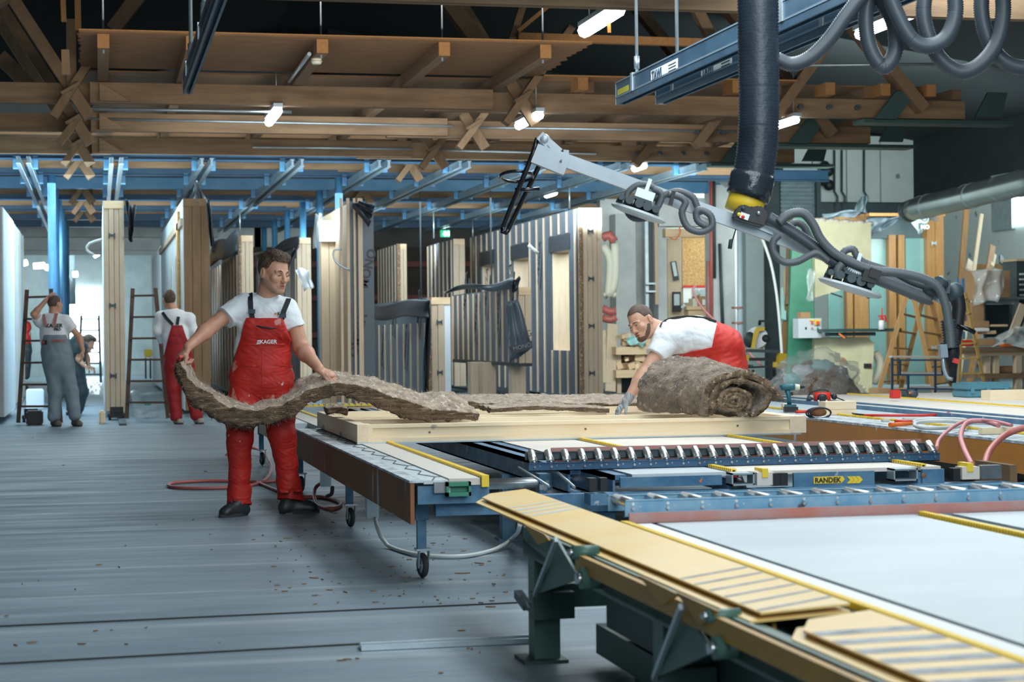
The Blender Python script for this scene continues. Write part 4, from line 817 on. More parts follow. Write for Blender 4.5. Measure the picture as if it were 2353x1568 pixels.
# roll
dr = 12.75
sp = []
for i in range(46):
    a = i * .42 + 1.0; r = 5 + i * .70; sp.append((1688 + r * math.cos(a) * 1.1, 922 + r * math.sin(a) * .78))
prof = sp + [(1738, 952), (1764, 925), (1768, 905), (1750, 890), (1715, 878), (1680, 878), (1652, 893), (1640, 915), (1638, 938), (1630, 948), (1624, 925), (1627, 900), (1645, 876), (1680, 862), (1718, 862), (1752, 876), (1780, 900), (1802, 922)]
pr3 = cat_rom([V((x, y, 0)) for x, y in prof], 3.0); n = len(pr3)
ax = (RGT * -.36 + FWD * .62); bot = D(1690, 955, dr).z; nv = 34; m = MB(); vs = []; pts = []; nrm = []
base = [D(p.x, p.y, dr) for p in pr3]; cen = D(1700, 915, dr)
Tn = [(pr3[min(i + 1, n - 1)] - pr3[max(i - 1, 0)]).normalized() for i in range(n)]
for side in (0, 1):
    for i in range(n):
        nn = (RGT * -Tn[i].y - V((0, 0, 1)) * Tn[i].x * 1.0); th = .017 if i < 46 * 4 else .024; th *= min(1, (n - 1 - i) / 14 + .15)
        for j in range(nv + 1):
            s = j / nv; k = 1 + .22 * math.sin(s * 1.75) if i > n * .35 else 1
            p = base[i]; q = V((cen.x + (p.x - cen.x) * k, cen.y + (p.y - cen.y) * k, bot + (p.z - bot) * (k + .10 * s * (i > n * .35)))) + ax * s + nn * th * (1 if side else -1)
            q = wool_disp(q, nn * (1 if side else -1), .012 if j < 2 else .02, 12); vs.append(q)
            if side == 0 or i > n * .8: pts.append(q); nrm.append(nn * (1 if side else -1))
id_ = lambda s, i, j: s * n * (nv + 1) + i * (nv + 1) + j; fs = []; mi = []
for i in range(n - 1):
    for j in range(nv): fs += [(id_(0, i, j), id_(0, i + 1, j), id_(0, i + 1, j + 1), id_(0, i, j + 1)), (id_(1, i, j), id_(1, i, j + 1), id_(1, i + 1, j + 1), id_(1, i + 1, j))]; mi += [0, 0]
    fs += [(id_(0, i, 0), id_(1, i, 0), id_(1, i + 1, 0), id_(0, i + 1, 0)), (id_(0, i, nv), id_(0, i + 1, nv), id_(1, i + 1, nv), id_(1, i, nv))]; mi += [1, 1]
fs += [(id_(0, n - 1, j), id_(1, n - 1, j), id_(1, n - 1, j + 1), id_(0, n - 1, j + 1)) for j in range(nv)]; mi += [1] * nv
m.add(vs, fs, True); rl = thing('wool_roll', 'big half-unrolled roll of brown mineral wool on the right end of the pine frame', 'insulation', V((cen.x, cen.y, bot)))
woolE = mat('wool_end', (.33, .23, .145), 1, col2=(.07, .042, .025), amt=.34, scale=22, bump=1, bs=80, detail=9, spots=[((.50, .38, .25), .61, 34, (1, 1, 1))])
woolR = mat('wool_roll_skin', (.34, .26, .185), 1, col2=(.085, .06, .04), amt=.4, scale=11, bump=1, bs=55, sheen=.3, spots=[((.42, .34, .25), .63, 22, (1, 1, 1))], detail=9)
o = m.build('wool_body', [woolR, woolE], rl); o.data.polygons.foreach_set('material_index', mi)
fibres(pts, nrm, 3800, .03, random.Random(9), 'loose_fibres', rl, woolR)
# ================================================================ LIFTER
def W2(d, *pts): return [D(x, y, d) for x, y in pts]
lf = thing('vacuum_lifter', 'vacuum hose lifter with long grey beam, black hoses and suction plates above the tables', 'lifter', D(1700, 520, 10))
tubem = mat('lift_hose', (.012, .02, .032), .42, col2=(.03, .045, .065), scale=3, bump=.2, bs=30)
alu = mat('aluminium', (.36, .41, .44), .4, .3, col2=(.29, .34, .37), scale=4)
pts = cat_rom(W2(10, (1741, -60), (1742, 60), (1744, 200), (1743, 290), (1739, 350), (1730, 408)), .0085)
MB().tube(pts, [.108 * (1.03 if i % 2 else .965) for i in range(len(pts))], 28).build('lift_tube', tubem, lf)
MB().tube(W2(10, (1731, 398), (1728, 412), (1722, 440), (1717, 455)), [.115, .120, .122, .116], 24).build('boot', mat('boot', (.02, .028, .036), .2, bump=.6, bs=12), lf)
MB().tube(W2(10, (1722, 440), (1705, 490)), [.10, .098], 24).build('valve_body', yellow, lf)
# control housing
a = D(1728, 498, 9.86); m = MB()
m.prism([D(*q, 9.84) for q in ((1688, 492), (1697, 474), (1708, 469), (1727, 476), (1745, 472), (1760, 480), (1766, 495), (1756, 522), (1720, 512), (1686, 500))], FWD * .12); cb = m.build('control_housing', black, lf, .008)
mk('box', *[0] * 6) if 0 else None
mk('prism', [D(*q, 9.83) for q in ((1703, 487), (1723, 494), (1718, 507), (1699, 500))], -FWD * .004).build('label_plate', white, cb)
for px, py, c in ((1708, 479, greydk), (1743, 490, galv), (1698, 493, yellow), (1707, 499, red)): MB().ball(D(px, py, 9.83), .011, n=10, m=6).build('button', c, cb)
def lbeam(a, b, w, h, name='beam', mt=None, d0=10, d1=10, **k): return mk('beam', D(*a, d0), D(*b, d1), w, h, **k).build(name, mt or alu, lf)
lbeam((1278, 362), (2188, 690), .06, .072)
lbeam((1228, 353), (1303, 383), .09, .105, 'end_sleeve')
mk('prism', W2(9.94, (1285, 371), (1291, 366), (1291, 374)), -FWD * .002).build('mark', greydk, lf)
lbeam((1690, 500), (1775, 535), .10, .03, 'mounting_plate', galv)
# left handle: bracket, two bars, ring
m = MB(); m.beam(D(1240, 312, 10), D(1285, 352, 10), .05, .05); m.beam(D(1262, 330, 10), D(1290, 362, 10), .07, .03); m.ball(D(1250, 322, 10), .035, n=12, m=8); m.beam(D(1297, 372, 10), D(1300, 345, 10), .03, .03); m.build('hinge_bracket', alu, lf)
blackg = mat('black_gloss', (.008, .01, .013), .15)
m = MB(); m.tube(W2(10, (1235, 318), (1225, 352), (1156, 522)), .014, 12); m.tube(W2(10.15, (1257, 340), (1248, 362), (1168, 528)), .014, 12); m.tube(W2(10.05, (1156, 522), (1155, 533), (1163, 536), (1168, 528)), .014, 10); m.build('push_bar', blackg, lf)
MB().ring(D(1187, 406, 10.1), (0.05, .25, 1), .088, .009, 36, 8).build('grip_ring', blackg, lf)
MB().tube(W2(10, (1183, 436), (1208, 436), (1240, 434)), .01, 8).build('grip_pin', blackg, lf)
for (p0, p1, hs, cx) in (((1404, 468), (1530, 512), 'left', 1485), ((1880, 640), (2026, 684), 'right', 1955)):
    m = MB(); A_, B_ = D(*p0, 9.85), D(*p1, 9.85); c = (A_ + B_) / 2; u = (B_ - A_).normalized(); v = (FWD - u * FWD.dot(u)).normalized(); w = u.cross(v); L2 = (B_ - A_).length / 2
    vs = []
    for k, (rr, hh) in enumerate(((.95, -.012), (1, 0), (.92, .012), (.6, .02))):
        vs += [c + u * math.cos(2 * math.pi * i / 36) * L2 * rr + v * math.sin(2 * math.pi * i / 36) * L2 * .62 * rr + w * -hh * 1.0 for i in range(36)]
    m.add(vs, [(k * 36 + i, k * 36 + (i + 1) % 36, (k + 1) * 36 + (i + 1) % 36, (k + 1) * 36 + i) for k in range(3) for i in range(36)] + [tuple(range(36))[::-1], tuple(range(108, 144))], False)
    pd = m.build('suction_plate', mat('pad_grey', (.50, .54, .55), .4), lf)
    up = w if w.z > 0 else -w
    m = MB()
    for t_, r_, h_ in ((-.45, .028, .05), (-.1, .03, .07), (.2, .032, .06), (.5, .026, .05), (-.75, .02, .04)): q = c + u * L2 * t_; m.cyl(q + up * .01, q + up * h_, r_, r_ * .85, 14); m.cyl(q + up * .045 - v * .08, q + up * .045, r_ * .8, n=12)
    m.beam(c - u * L2 * .35 + up * .07, c + u * L2 * .3 + up * .07, .10, .014); m.build('suction_fittings', greydk, pd)
    m = MB(); m.box(*[0, .001, 0, .001, 0, .001]) if 0 else None; q = c + up * .1; m.beam(q - u * .05, q + u * .05, .06, .05); m.beam(q, q + up * .09, .02, .02); m.build('valve_block', galv, pd)
hs = [ # (points px, radius, colour)
    ([(1438, 462), (1445, 440), (1470, 424), (1500, 430), (1512, 455), (1508, 480), (1490, 500), (1460, 503), (1443, 490), (1438, 465)], .0165, 9.9),
    ([(1500, 432), (1520, 446), (1515, 470), (1500, 492)], .0165, 9.85), ([(1466, 478), (1480, 462), (1500, 455), (1520, 452), (1533, 446), (1560, 440), (1590, 452), (1600, 470), (1608, 495)], .018, 9.9),
    ([(1535, 447), (1560, 452), (1575, 465), (1567, 490), (1580, 522), (1610, 533), (1635, 520), (1632, 495), (1608, 482), (1600, 490), (1604, 508), (1622, 520)], .0185, 9.82), 
    ([(1765, 500), (1790, 515), (1830, 540), (1880, 575), (1920, 605), (1960, 632), (1985, 640)], .033, 9.85),
    ([(1790, 512), (1805, 498), (1826, 489), (1848, 492), (1868, 515), (1885, 548), (1915, 580), (1960, 605), (2010, 622), (2070, 628), (2120, 640), (2155, 660), (2172, 700), (2182, 760), (2185, 800)], .024, 9.8),
    ([(1810, 525), (1828, 512), (1846, 520), (1860, 545), (1885, 575)], .02, 9.95),
    ([(1790, 540), (1777, 556), (1778, 580), (1800, 602), (1830, 602), (1862, 586), (1880, 582), (1905, 600)], .019, 9.82),
    ([(1935, 600), (1940, 578), (1960, 573), (1970, 590), (1990, 605), (2050, 625), (2100, 650), (2150, 665)], .019, 9.9),
    ([(1905, 630), (1915, 610), (1930, 600), (1945, 612), (1940, 640)], .02, 9.9), ([(1925, 640), (1925, 620), (1935, 606)], .022, 9.8),
    ([(2010, 640), (2060, 660), (2110, 680), (2140, 690)], .03, 9.9)]
for P, r, d in hs: hose_mb(W2(d, *P), r, .07, .012, 12).build('corrugated_hose', hosedk if r > .03 else hosegrey, lf)
m = MB(); m.beam(D(1548, 440, 9.8), D(1540, 472, 9.8), .04, .02); m.build('hose_clip', black, lf); m = MB(); m.beam(D(2012, 620, 9.78), D(2005, 640, 9.78), .07, .06); m.build('hose_clip', black, lf); mk('beam', D(1980, 632, 9.8), D(2010, 640, 9.8), .09, .06).build('hose_clip', black, lf)
m = MB(); m.ball(D(2150, 665, 9.9), .06, 1.2, 1, .8); m.beam(D(2130, 655, 9.9), D(2180, 660, 9.9), .07, .07); m.ball(D(2195, 672, 9.95), .045, 1, 1, 1.2); m.cyl(D(2170, 655, 9.9), D(2155, 648, 9.8), .03); m.build('end_joint', greydk, lf)
m = MB(); m.beam(D(2125, 655, 9.9), D(2165, 640, 9.9), .06, .03); m.build('joint_cap', alu, lf)
MB().tube(cat_rom(W2(9.95, (2195, 665), (2203, 700), (2200, 740), (2192, 790)), .02), [.038] * 1 + [.036] * (len(cat_rom(W2(9.95, (2195, 665), (2203, 700), (2200, 740), (2192, 790)), .02)) - 1), 12).build('end_arm', black, lf)
hose_mb(W2(9.85, (2178, 735), (2182, 770), (2184, 800)), .037, .14, .014, 14).build('corrugated_hose', hosedk, lf)
m = MB(); m.tube(W2(9.9, (2182, 785), (2186, 815), (2188, 850), (2189, 880)), [.05, .045, .025, .018], 12); m.build('grip_handle', black, lf)
m = MB(); m.beam(D(2166, 792, 9.8), D(2168, 822, 9.8), .04, .03); m.build('release_plate', galv, lf)
MB().beam(D(2190, 828, 9.8), D(2203, 832, 9.8), .03, .025).build('trigger', red, lf)
MB().tube(cat_rom(W2(9.8, (2166, 822), (2170, 850), (2178, 868), (2189, 872)), .02), .01, 8).build('guard_loop', galv, lf)
MB().tube(W2(9.9, (2200, 748), (2225, 757), (2240, 765)), .012, 10).build('side_bar', blackg, lf)
# overhead coiled hose and rails
oh = thing('coiled_hose', 'black corrugated suction hose looping below the overhead crane rails', 'hose', D(2050, 60, 10.2))
dd = 10.1
hose_mb(W2(dd, (1785, 136), (1820, 148), (1862, 132), (1905, 90), (1945, 35), (1985, -15), (2020, -50)), .04, .07, .012, 14).build('hose_run', hosedk, oh)
hose_mb(W2(dd + .1, (2005, -40), (1990, 30), (1996, 100), (2020, 148), (2040, 150), (2058, 110), (2052, 50), (2020, -10), (2000, -60)), .042, .07, .012, 14).build('hose_loop', hosedk, oh)
hose_mb(W2(dd - .05, (2030, -50), (2060, 30), (2095, 90), (2135, 106), (2175, 85), (2195, 30), (2190, -50)), .042, .07, .012, 14).build('hose_loop', hosedk, oh)
hose_mb(W2(dd + .12, (2135, -60), (2122, 20), (2132, 80), (2160, 135), (2205, 165), (2250, 150), (2290, 100), (2305, 30), (2300, -50)), .042, .07, .012, 14).build('hose_loop', hosedk, oh)
hose_mb(W2(dd + .2, (2262, -50), (2255, 20), (2268, 85), (2300, 135), (2345, 155), (2400, 150)), .042, .07, .012, 14).build('hose_loop', hosedk, oh)
def crane_rail(label, a, b, z, w=.07, h=.16, txt=None, lite=False):
    p, q = PZ(*a, z), PZ(*b, z); x = p.x; y0, y1 = q.y, p.y; t = thing('crane_rail', label, 'rail', (x, y1, z), 'overhead crane rails')
    m = MB(); m.box(x - w / 2, x + w / 2, y0, y1, z + .05, z + h); m.build('profile', railblue, t)
    m = MB(); m.box(x - w / 2, x - w / 2 + .018, y0, y1, z, z + .05); m.box(x + w / 2 - .018, x + w / 2, y0, y1, z, z + .05); m.build('lower_lips', railblue, t)
    m = MB(); m.box(x - w / 2 - .006, x + w / 2 + .006, y0, y1, z + h - .012, z + h); m.box(x - w / 2 - .004, x - w / 2, y0, y1, z + .055, z + .07); m.build('edge_ridge', mat('rail_ridge', (.20, .30, .38), .35, .3), t)
    m = MB(); m.box(x - w / 2 - .002, x + w / 2 + .002, y1, y1 + .012, z, z + h); m.build('end_cap', galv if not lite else white, t)
    for f_ in ((.12, .45) if not txt else (.06, .5)):
        y = y1 - (y1 - y0) * f_; m = MB(); m.box(x - w / 2 - .012, x + w / 2 + .012, y - .06, y + .0, z + .055, z + h + .015); m.build('clamp', galv, t)
        m = MB(); m.cyl((x, y - .03, z + h), (x, y - .03, z + 2.4), .016, n=8); m.cyl((x, y - .03, z + h + .05), (x, y - .03, z + h + .16), .026, n=8); m.build('suspension_rod', galv, t)
    if txt:
        y = y1 - txt; mk('box', x - w / 2 - .003, x - w / 2 - .001, y - .75, y, z + .055, z + .15).build('sticker', white, t)
        text('TAWI', .11, (x - w / 2 - .003, y - .03, z + .062), (0, -1, 0), (-1, 0, 0), railblue, t, bold=.004)
        for k in range(3): mk('box', x - w / 2 - .0045, x - w / 2 - .0035, y - .7, y - .5, z + .07 + k * .025, z + .078 + k * .025).build('sticker_print', greydk, t)
        mk('box', x - w / 2 - .003, x - w / 2 - .001, y1 - .42, y1 - .06, z + .075, z + .125).build('yellow_tag', mat('tag_y', (.6, .55, .05), .5), t) if not lite else None
    return t
crane_rail('left hoist rail hanging on thin rods, ending above the plywood edge', (430, 217), (540, -90), 3.30)
crane_rail('upper crane rail with a white sticker, right of centre', (1426, 241), (2500, -260), 3.30, .085, .2, txt=1.1)
crane_rail('lower crane rail with a white sticker, ending just right of the upper one', (1518, 240), (2500, -215), 3.22, .085, .17, txt=1.25, lite=True)
solo('orange_tag', MB().beam(D(1399, 46, 18.6), D(1400, 75, 18.6), .035, .005).beam(D(1398, 20, 18.6), D(1399, 46, 18.6), .006, .006), orange, 'small orange ribbon tag hanging by the big tube lamp', 'ribbon')
# ================================================================ RIGHT-HAND WORKSHOP (far)
def pz_box(name, label, cat, px0, px1, pt, pb, d, dep, mt, group=None):
    a, b = D(px0, pb, d), D(px1, pt, d); y = (a.y + b.y) / 2; x0, x1 = PY(px0, pb, y).x, PY(px1, pb, y).x; z0, z1 = PY((px0 + px1) / 2, pb, y).z, PY((px0 + px1) / 2, pt, y).z
    if z0 < .12: z0 = 0
    return x0, x1, y, y + dep, z0, z1
def blk(name, label, cat, px0, px1, pt, pb, d, dep, mt, group=None, bevel=0):
    return solo(name, mk('box', *pz_box(name, label, cat, px0, px1, pt, pb, d, dep, mt)), mt, label, cat, group, bevel)
def sub(name, root, px0, px1, pt, pb, d, dep, mt): return mk('box', *pz_box(0, 0, 0, px0, px1, pt, pb, d, dep, mt)).build(name, mt, root)
# middle wall with pillars
b = pz_box(0, 0, 0, 1383, 1790, 480, 900, 42.5, .3, 0); m = MB(); m.box(b[0], b[1], b[2], b[3], 0, 4.6); wm = struct('wall_middle', m, whitewall)
m = MB(); bb = pz_box(0, 0, 0, 1386, 1422, 500, 870, 42.3, .1, 0); mk('box', bb[0], bb[1], bb[2] - .1, bb[3], .3, 3.2).build('dark_recess', greydk, wm)
for i in range(14):
    z = .4 + i * .2; mk('box', bb[0], bb[1], bb[2] - .16, bb[2] - .1, z, z + .14).build('shutter_slat', galv, wm)
blk('concrete_pillar', 'white-washed concrete pillar left of the bending man, grey rough right edge', 'pillar', 1418, 1464, 492, 905, 40.6, .5, whitewall)
blk('concrete_pillar', 'rough grey concrete pillar edge right behind the white-washed one', 'pillar', 1464, 1484, 495, 905, 40.8, .5, concrete)
blk('concrete_pillar', 'narrow white concrete pier between the grey cable duct and the OSB booth', 'pillar', 1515, 1535, 480, 905, 40.5, .5, whitewall)
blk('concrete_pillar', 'patched white concrete pillar behind the bending man with pipes on it', 'pillar', 1640, 1692, 425, 905, 40, .5, whitewall)
blk('concrete_beam', 'white concrete lintel above the OSB booth', 'beam', 1515, 1640, 455, 520, 40.3, .5, whitewall)
m = MB(); m.prism([D(1500, 520, 39.9), D(1520, 560, 39.9), D(1560, 480, 39.9), D(1540, 470, 39.9)], FWD * .2); 
t = thing('cable_duct', 'grey perforated cable tray and pipe beside the white-washed pillar', 'duct', D(1490, 700, 40.2)); sub('tray', t, 1484, 1492, 505, 720, 40.3, .1, galv); sub('pipe', t, 1494, 1504, 500, 900, 40.3, .15, greydk); sub('bracket', t, 1484, 1508, 650, 654, 40.1, .1, galv); sub('bracket', t, 1484, 1508, 668, 672, 40.1, .1, galv)
blk('timber_lath', 'tall thin pine lath leaning left of the OSB booth', 'lath', 1506, 1513, 500, 700, 40.2, .06, pineZ)
# OSB booth
t = thing('osb_booth', 'open plywood and OSB booth behind the bending man', 'booth', D(1585, 880, 41)); 
sub('side_board', t, 1537, 1568, 548, 905, 40.9, .05, pineZ); sub('rear_board', t, 1568, 1638, 535, 660, 41.6, .05, osb); sub('header', t, 1529, 1640, 526, 545, 40.4, .3, pineX); sub('lower_board', t, 1568, 1638, 660, 905, 41.7, .05, pineZ)
MB().tube(cat_rom(W2(40.1, (1560, 520), (1563, 535), (1552, 550), (1538, 545)), .1), .015, 6).build('orange_cable', orange, t)
t = thing('wall_calendar', 'pale wall calendar with red header inside the OSB booth', 'calendar', D(1597, 695, 41.3)); sub('sheet', t, 1570, 1626, 656, 696, 41.4, .02, white); sub('header_strip', t, 1570, 1626, 656, 661, 41.37, .02, red)
for i in range(3): sub('column_print', t, 1575 + i * 17, 1588 + i * 17, 665, 690, 41.38, .01, galv)
t = thing('control_panel', 'dark framed panel hanging tilted on the booth side board', 'panel', D(1551, 645, 40.7)); mk('beam', D(1547, 601, 40.7), D(1554, 645, 40.7), .12, .06, up=(0, 1, 0)).build('frame', greydk, t); mk('beam', D(1547, 603, 40.6), D(1553, 635, 40.6), .08, .02, up=(0, 1, 0)).build('screen', galv, t)
t = thing('monitor', 'upright grey monitor with black frame in the booth', 'monitor', D(1556, 715, 40.6)); sub('frame', t, 1547, 1565, 671, 717, 40.6, .08, black); sub('screen', t, 1549, 1562, 676, 702, 40.58, .02, galv)
blk('blue_cloth', 'crumpled pale blue cloth on the booth shelf', 'cloth', 1566, 1580, 698, 713, 40.7, .2, styro, bevel=.05)
t = thing('shelf_box', 'plywood shelf box in the OSB booth', 'shelf', D(1607, 745, 41)); sub('top', t, 1578, 1640, 704, 712, 40.6, .5, pineX); sub('front', t, 1582, 1636, 712, 745, 40.7, .3, pineX)
t = thing('carton', 'open printed cardboard carton on the booth shelf', 'box', D(1616, 704, 40.7)); sub('body', t, 1604, 1632, 681, 705, 40.7, .4, card); sub('label', t, 1614, 1626, 688, 701, 40.68, .01, white); mk('beam', D(1608, 678, 40.7), D(1600, 683, 40.7), .3, .02).build('flap', card, t)
blk('small_carton', 'small cream carton left of the open one on the booth shelf', 'box', 1592, 1603, 686, 704, 40.7, .3, offwhite)
for px, mt, r, ya, yb, t_ in ((1634, hosered, .04, 400, 760, 'thin red pipe running down beside the OSB booth'), (1641, greydk, .035, 385, 640, 'dark thin pipe on the patched pillar'), (1654, greydk, .04, 560, 790, 'long dark rod leaning on the patched pillar'), (1627, pinkrail, .04, 600, 770, 'reddish pipe stub near the air hose')):
    solo('wall_pipe', mk('cyl', D(px, ya, 39.8), D(px + (8 if 'leaning' in t_ else 1), yb, 39.8), r, n=8), mt, t_, 'pipe')
t = thing('rain_pipe', 'pale blue vertical downpipe with red clamps', 'pipe', D(1701, 800, 39)); mk('cyl', D(1701, 505, 39), D(1703, 900, 39), .075, n=14).build('pipe', mat('pipe_blue', (.50, .62, .70), .4), t)
for y in (705, 740): sub('clamp', t, 1688, 1712, y, y + 5, 38.9, .2, pinkrail)
MB().tube(cat_rom(W2(38, (1600, 657), (1592, 665), (1602, 690), (1625, 720), (1680, 770), (1750, 840)), .1), .022, 8).build('air_hose', hosepink) and None
ah = bpy.data.objects['air_hose']; tag(ah, 'pink air hose slanting down behind the bending man', 'hose')
blk('steel_plate_column', 'grey green flat steel column right of the pale downpipe', 'column', 1717, 1758, 395, 905, 38.5, .2, mat('grey_green', (.20, .27, .27), .5, col2=(.26, .33, .33), scale=2))
blk('steel_plate_column', 'dark blue grey steel column left of the roller shutter', 'column', 1760, 1795, 385, 905, 39, .5, greydk)
solo('white_cable', MB().tube(cat_rom(W2(37, (1750, 545), (1770, 600), (1785, 680), (1795, 790), (1798, 860)), .2), .03, 8), hosewht, 'white cable hanging in a curve in front of the dark columns', 'cable')
solo('pendant_switch', MB().tube(W2(10, (1692, 522), (1684, 550), (1680, 552), (1677, 572)), [.004, .004, .012, .012], 8), greydk, 'black pendant switch on a short cord below the lifter beam', 'switch')
solo('duct_pipe', mk('cyl', D(1640, 388, 40), D(1700, 432, 38), .17, n=14), galv, 'grey duct slanting behind the lifting hose', 'duct')
# hoses / curved timbers at the left of the pillar
for k, (P, mt, r) in enumerate((([(1384, 548), (1400, 540), (1412, 556)], hosered, .09), ([(1386, 565), (1402, 600), (1398, 680), (1412, 640), (1413, 560)], offwhite, .09), ([(1384, 708), (1400, 716), (1415, 714)], hosered, .08), ([(1384, 730), (1402, 735), (1415, 728)], hosered, .08), ([(1386, 678), (1405, 676), (1415, 680)], offwhite, .06))):
    solo('suction_pipe', MB().tube(cat_rom(W2(39.5, *P), .1), r, 10), mt, ['thick red hose arching at top right of the tall window panel', 'pale curved pipe right of the tall window panel', 'upper of two red hoses right of the tall panel post', 'lower of two red hoses right of the tall panel post', 'pale short pipe above the two red hoses'][k], 'hose')
for a, b, w in (((1390, 760), (1386, 880), .3), ((1407, 745), (1402, 900), .22)):
    solo('leaning_board', mk('beam', D(*a, 39), D(*b, 38.6), w, .04, up=(0, 1, 0)), pineZ, 'leaning timber board right of the tall panel, ' + ('darker left one' if w > .25 else 'paler right one'), 'board')
# offcut shelf
t = thing('offcut_rack', 'rough wooden rack full of timber offcuts behind the bending man’s arm'.replace('’s', ''), 'rack', D(1470, 900, 38.8))
for y0, y1 in ((797, 815), (850, 868)): sub('shelf_board', t, 1416, 1522, y0, y1, 38.6, .9, pineX)
for px in (1418, 1462, 1478, 1512): sub('post', t, px, px + 10, 800, 903, 38.8, .12, pineZ)
sub('rear_panel', t, 1418, 1520, 815, 895, 39.6, .03, greydk)
rnd = random.Random(11)
for i in range(46):
    hi = i < 22; px = rnd.uniform(1420, 1500); pyb = 797 if hi else 850; w, h, l = rnd.uniform(.06, .22), rnd.uniform(.05, .14), rnd.uniform(.1, .35); p = D(px, pyb, 38.7 + rnd.uniform(0, .5)); lay = rnd.choice((0, 0, .1, .16)); R_ = Matrix.Rotation(rnd.uniform(-.6, .6), 3, 'Z') @ Matrix.Rotation(rnd.uniform(-.35, .35), 3, 'Y')
    m = MB(); m.box(-w / 2, w / 2, -l / 2, l / 2, 0, h); m.v = [tuple(R_ @ V(v)) for v in m.v]; o = m.build('timber_offcut', pineX if i % 3 else palepine); o.location = p + V((0, .1, lay + .02))
    tag(o, 'pale timber offcut lying loose on the ' + ('top of' if hi else 'lower shelf of') + ' the rack behind the bending man', 'offcut', 'timber offcuts on the rack')
sheet('pale turquoise film on top of the offcut rack', ((1437, 772, 0), (1485, 775, 0), (1480, 797, 0), (1440, 790, 0)), 38.5, mat('turq_film', (.42, .70, .68), .3), seed=21, name='film_sheet', cat='film', wob=.05)
# mitre saw on stand
t = thing('mitre_saw', 'yellow mitre saw standing behind the bending man', 'saw', D(1740, 800, 30))
mk('cyl', D(1739, 776, 30), D(1741, 776, 30.2), .17, n=28).build('blade', steel, t)
m = MB(); m.prism(W2(29.8, (1727, 800), (1733, 765), (1740, 752), (1758, 752), (1756, 760), (1745, 762), (1738, 780), (1735, 802)), FWD * .1); m.build('saw_arm', yellow, t); m = MB(); m.prism(W2(30.2, (1745, 800), (1752, 775), (1762, 770), (1762, 790), (1752, 802)), FWD * .1); m.build('saw_arm', yellow, t)
m = MB(); m.ball(D(1722, 781, 30), .10, 1, 1, 1.3); m.ball(D(1760, 778, 30), .07, 1, 1, 1); m.build('motor', greydk, t)
m = MB(); m.beam(D(1745, 748, 30), D(1746, 738, 30), .04, .04); m.beam(D(1744, 738, 30), D(1768, 739, 30), .035, .035); m.build('handle', black, t)
mk('beam', D(1716, 806, 30), D(1790, 808, 30), .3, .05).build('saw_table', greydk, t)
t = thing('saw_stand', 'black and yellow folding stand under the mitre saw', 'stand', D(1760, 900, 30))
m = MB(); m.beam(D(1716, 826, 30), D(1795, 826, 30), .05, .05); m.beam(D(1716, 845, 30), D(1785, 842, 30), .03, .03); m.build('rail', black, t)
m = MB(); m.beam(D(1797, 812, 29.9), D(1792, 848, 29.9), .13, .12); m.beam(D(1776, 838, 29.9), D(1800, 840, 29.9), .08, .08); m.build('bracket', yellow, t); m = MB(); m.beam(D(1714, 816, 29.9), D(1714, 830, 29.9), .07, .1); m.build('bracket', yellow, t)
for a, b in (((1777, 850), (1792, 1000)), ((1795, 850), (1820, 1000)), ((1720, 850), (1712, 1000)), ((1730, 850), (1738, 1000))): mk('beam', D(*a, 30), D(b[0], b[1] + 60 - 26, 30), .035, .035).build('leg', black, t)
mk('beam', D(1718, 842, 29.9), D(1730, 842, 29.9), .06, .05).build('switch_box', black, t); MB().ball(D(1727, 841, 29.85), .018).build('green_button', greensaw, t)
# plastic bag
def blob(c, rx, ry, rz, amp, f, n=40, m_=24, flat=.0, seed=0):
    m = MB(); m.ball((0, 0, 0), 1, n=n, m=m_); out = []
    for v in m.v:
        q = V(v); k = 1 + amp * MN.noise(q * f + V((seed, 0, 0))) + amp * .5 * MN.noise(q * f * 2.3 + V((0, seed, 0))); q = q * k; z = max(q.z, -.75); out.append((c[0] + q.x * rx, c[1] + q.y * ry, c[2] + (z + .75) * rz))
    m.v = out; return m
p = D(1880, 935, 29.5); bg = thing('rubbish_bag', 'big clear plastic bag stuffed with wool scraps beside the cream band saw base', 'bag', (p.x, p.y, 0))
blob((p.x, p.y, .0), .62, .45, .42, .25, 2.2, seed=2).build('wool_scraps', woolm, bg)
for k, (dx, dz, mt) in enumerate(((-.3, .55, styro), (.0, .62, mat('turq_film', (.42, .7, .68), .3)), (-.45, .45, mat('turq_film', (.42, .7, .68), .3)), (.2, .5, styro))): blob((p.x + dx, p.y - .2, dz - .05), .2, .14, .12, .5, 3, 16, 10, seed=k).build('film_scrap', mt, bg)
blob((p.x, p.y, .0), .70, .52, .52, .3, 2.6, 56, 36, seed=5).build('bag_film', film, bg)
# band saw
t = thing('band_saw', 'tall green and cream industrial band saw', 'machine', D(1920, 905, 37))
m = MB(); d = 37; m.prism([D(*q, d) for q in ((1823, 500), (1868, 500), (1872, 905), (1806, 905))], FWD * .5); m.build('frame_column', greensaw, t)
mk('prism', [D(*q, d - .3) for q in ((1872, 508), (2001, 514), (2003, 642), (1946, 663), (1873, 684))], FWD * .35).build('upper_wheel_cover', cream, t)
mk('prism', [D(*q, d - .3) for q in ((1872, 775), (1994, 775), (2009, 790), (2003, 903), (1870, 903))], FWD * .4).build('base_cover', cream, t)
m = MB(); a_, b_ = D(1888, 766, d - .8), D(2085, 766, d - .8); m.box(a_.x, b_.x, a_.y - .1, a_.y + .8, a_.z + .02, a_.z + .08); m.build('saw_table', greendk, t)
m = MB(); m.box(a_.x + .15, b_.x - .5, a_.y, a_.y + .2, a_.z - .06, a_.z + .01); m.build('table_rail', greydk, t)
mk('beam', D(1928, 767, d - .95), D(1941, 777, d - .95), .03, .03).build('orange_lever', orange, t)
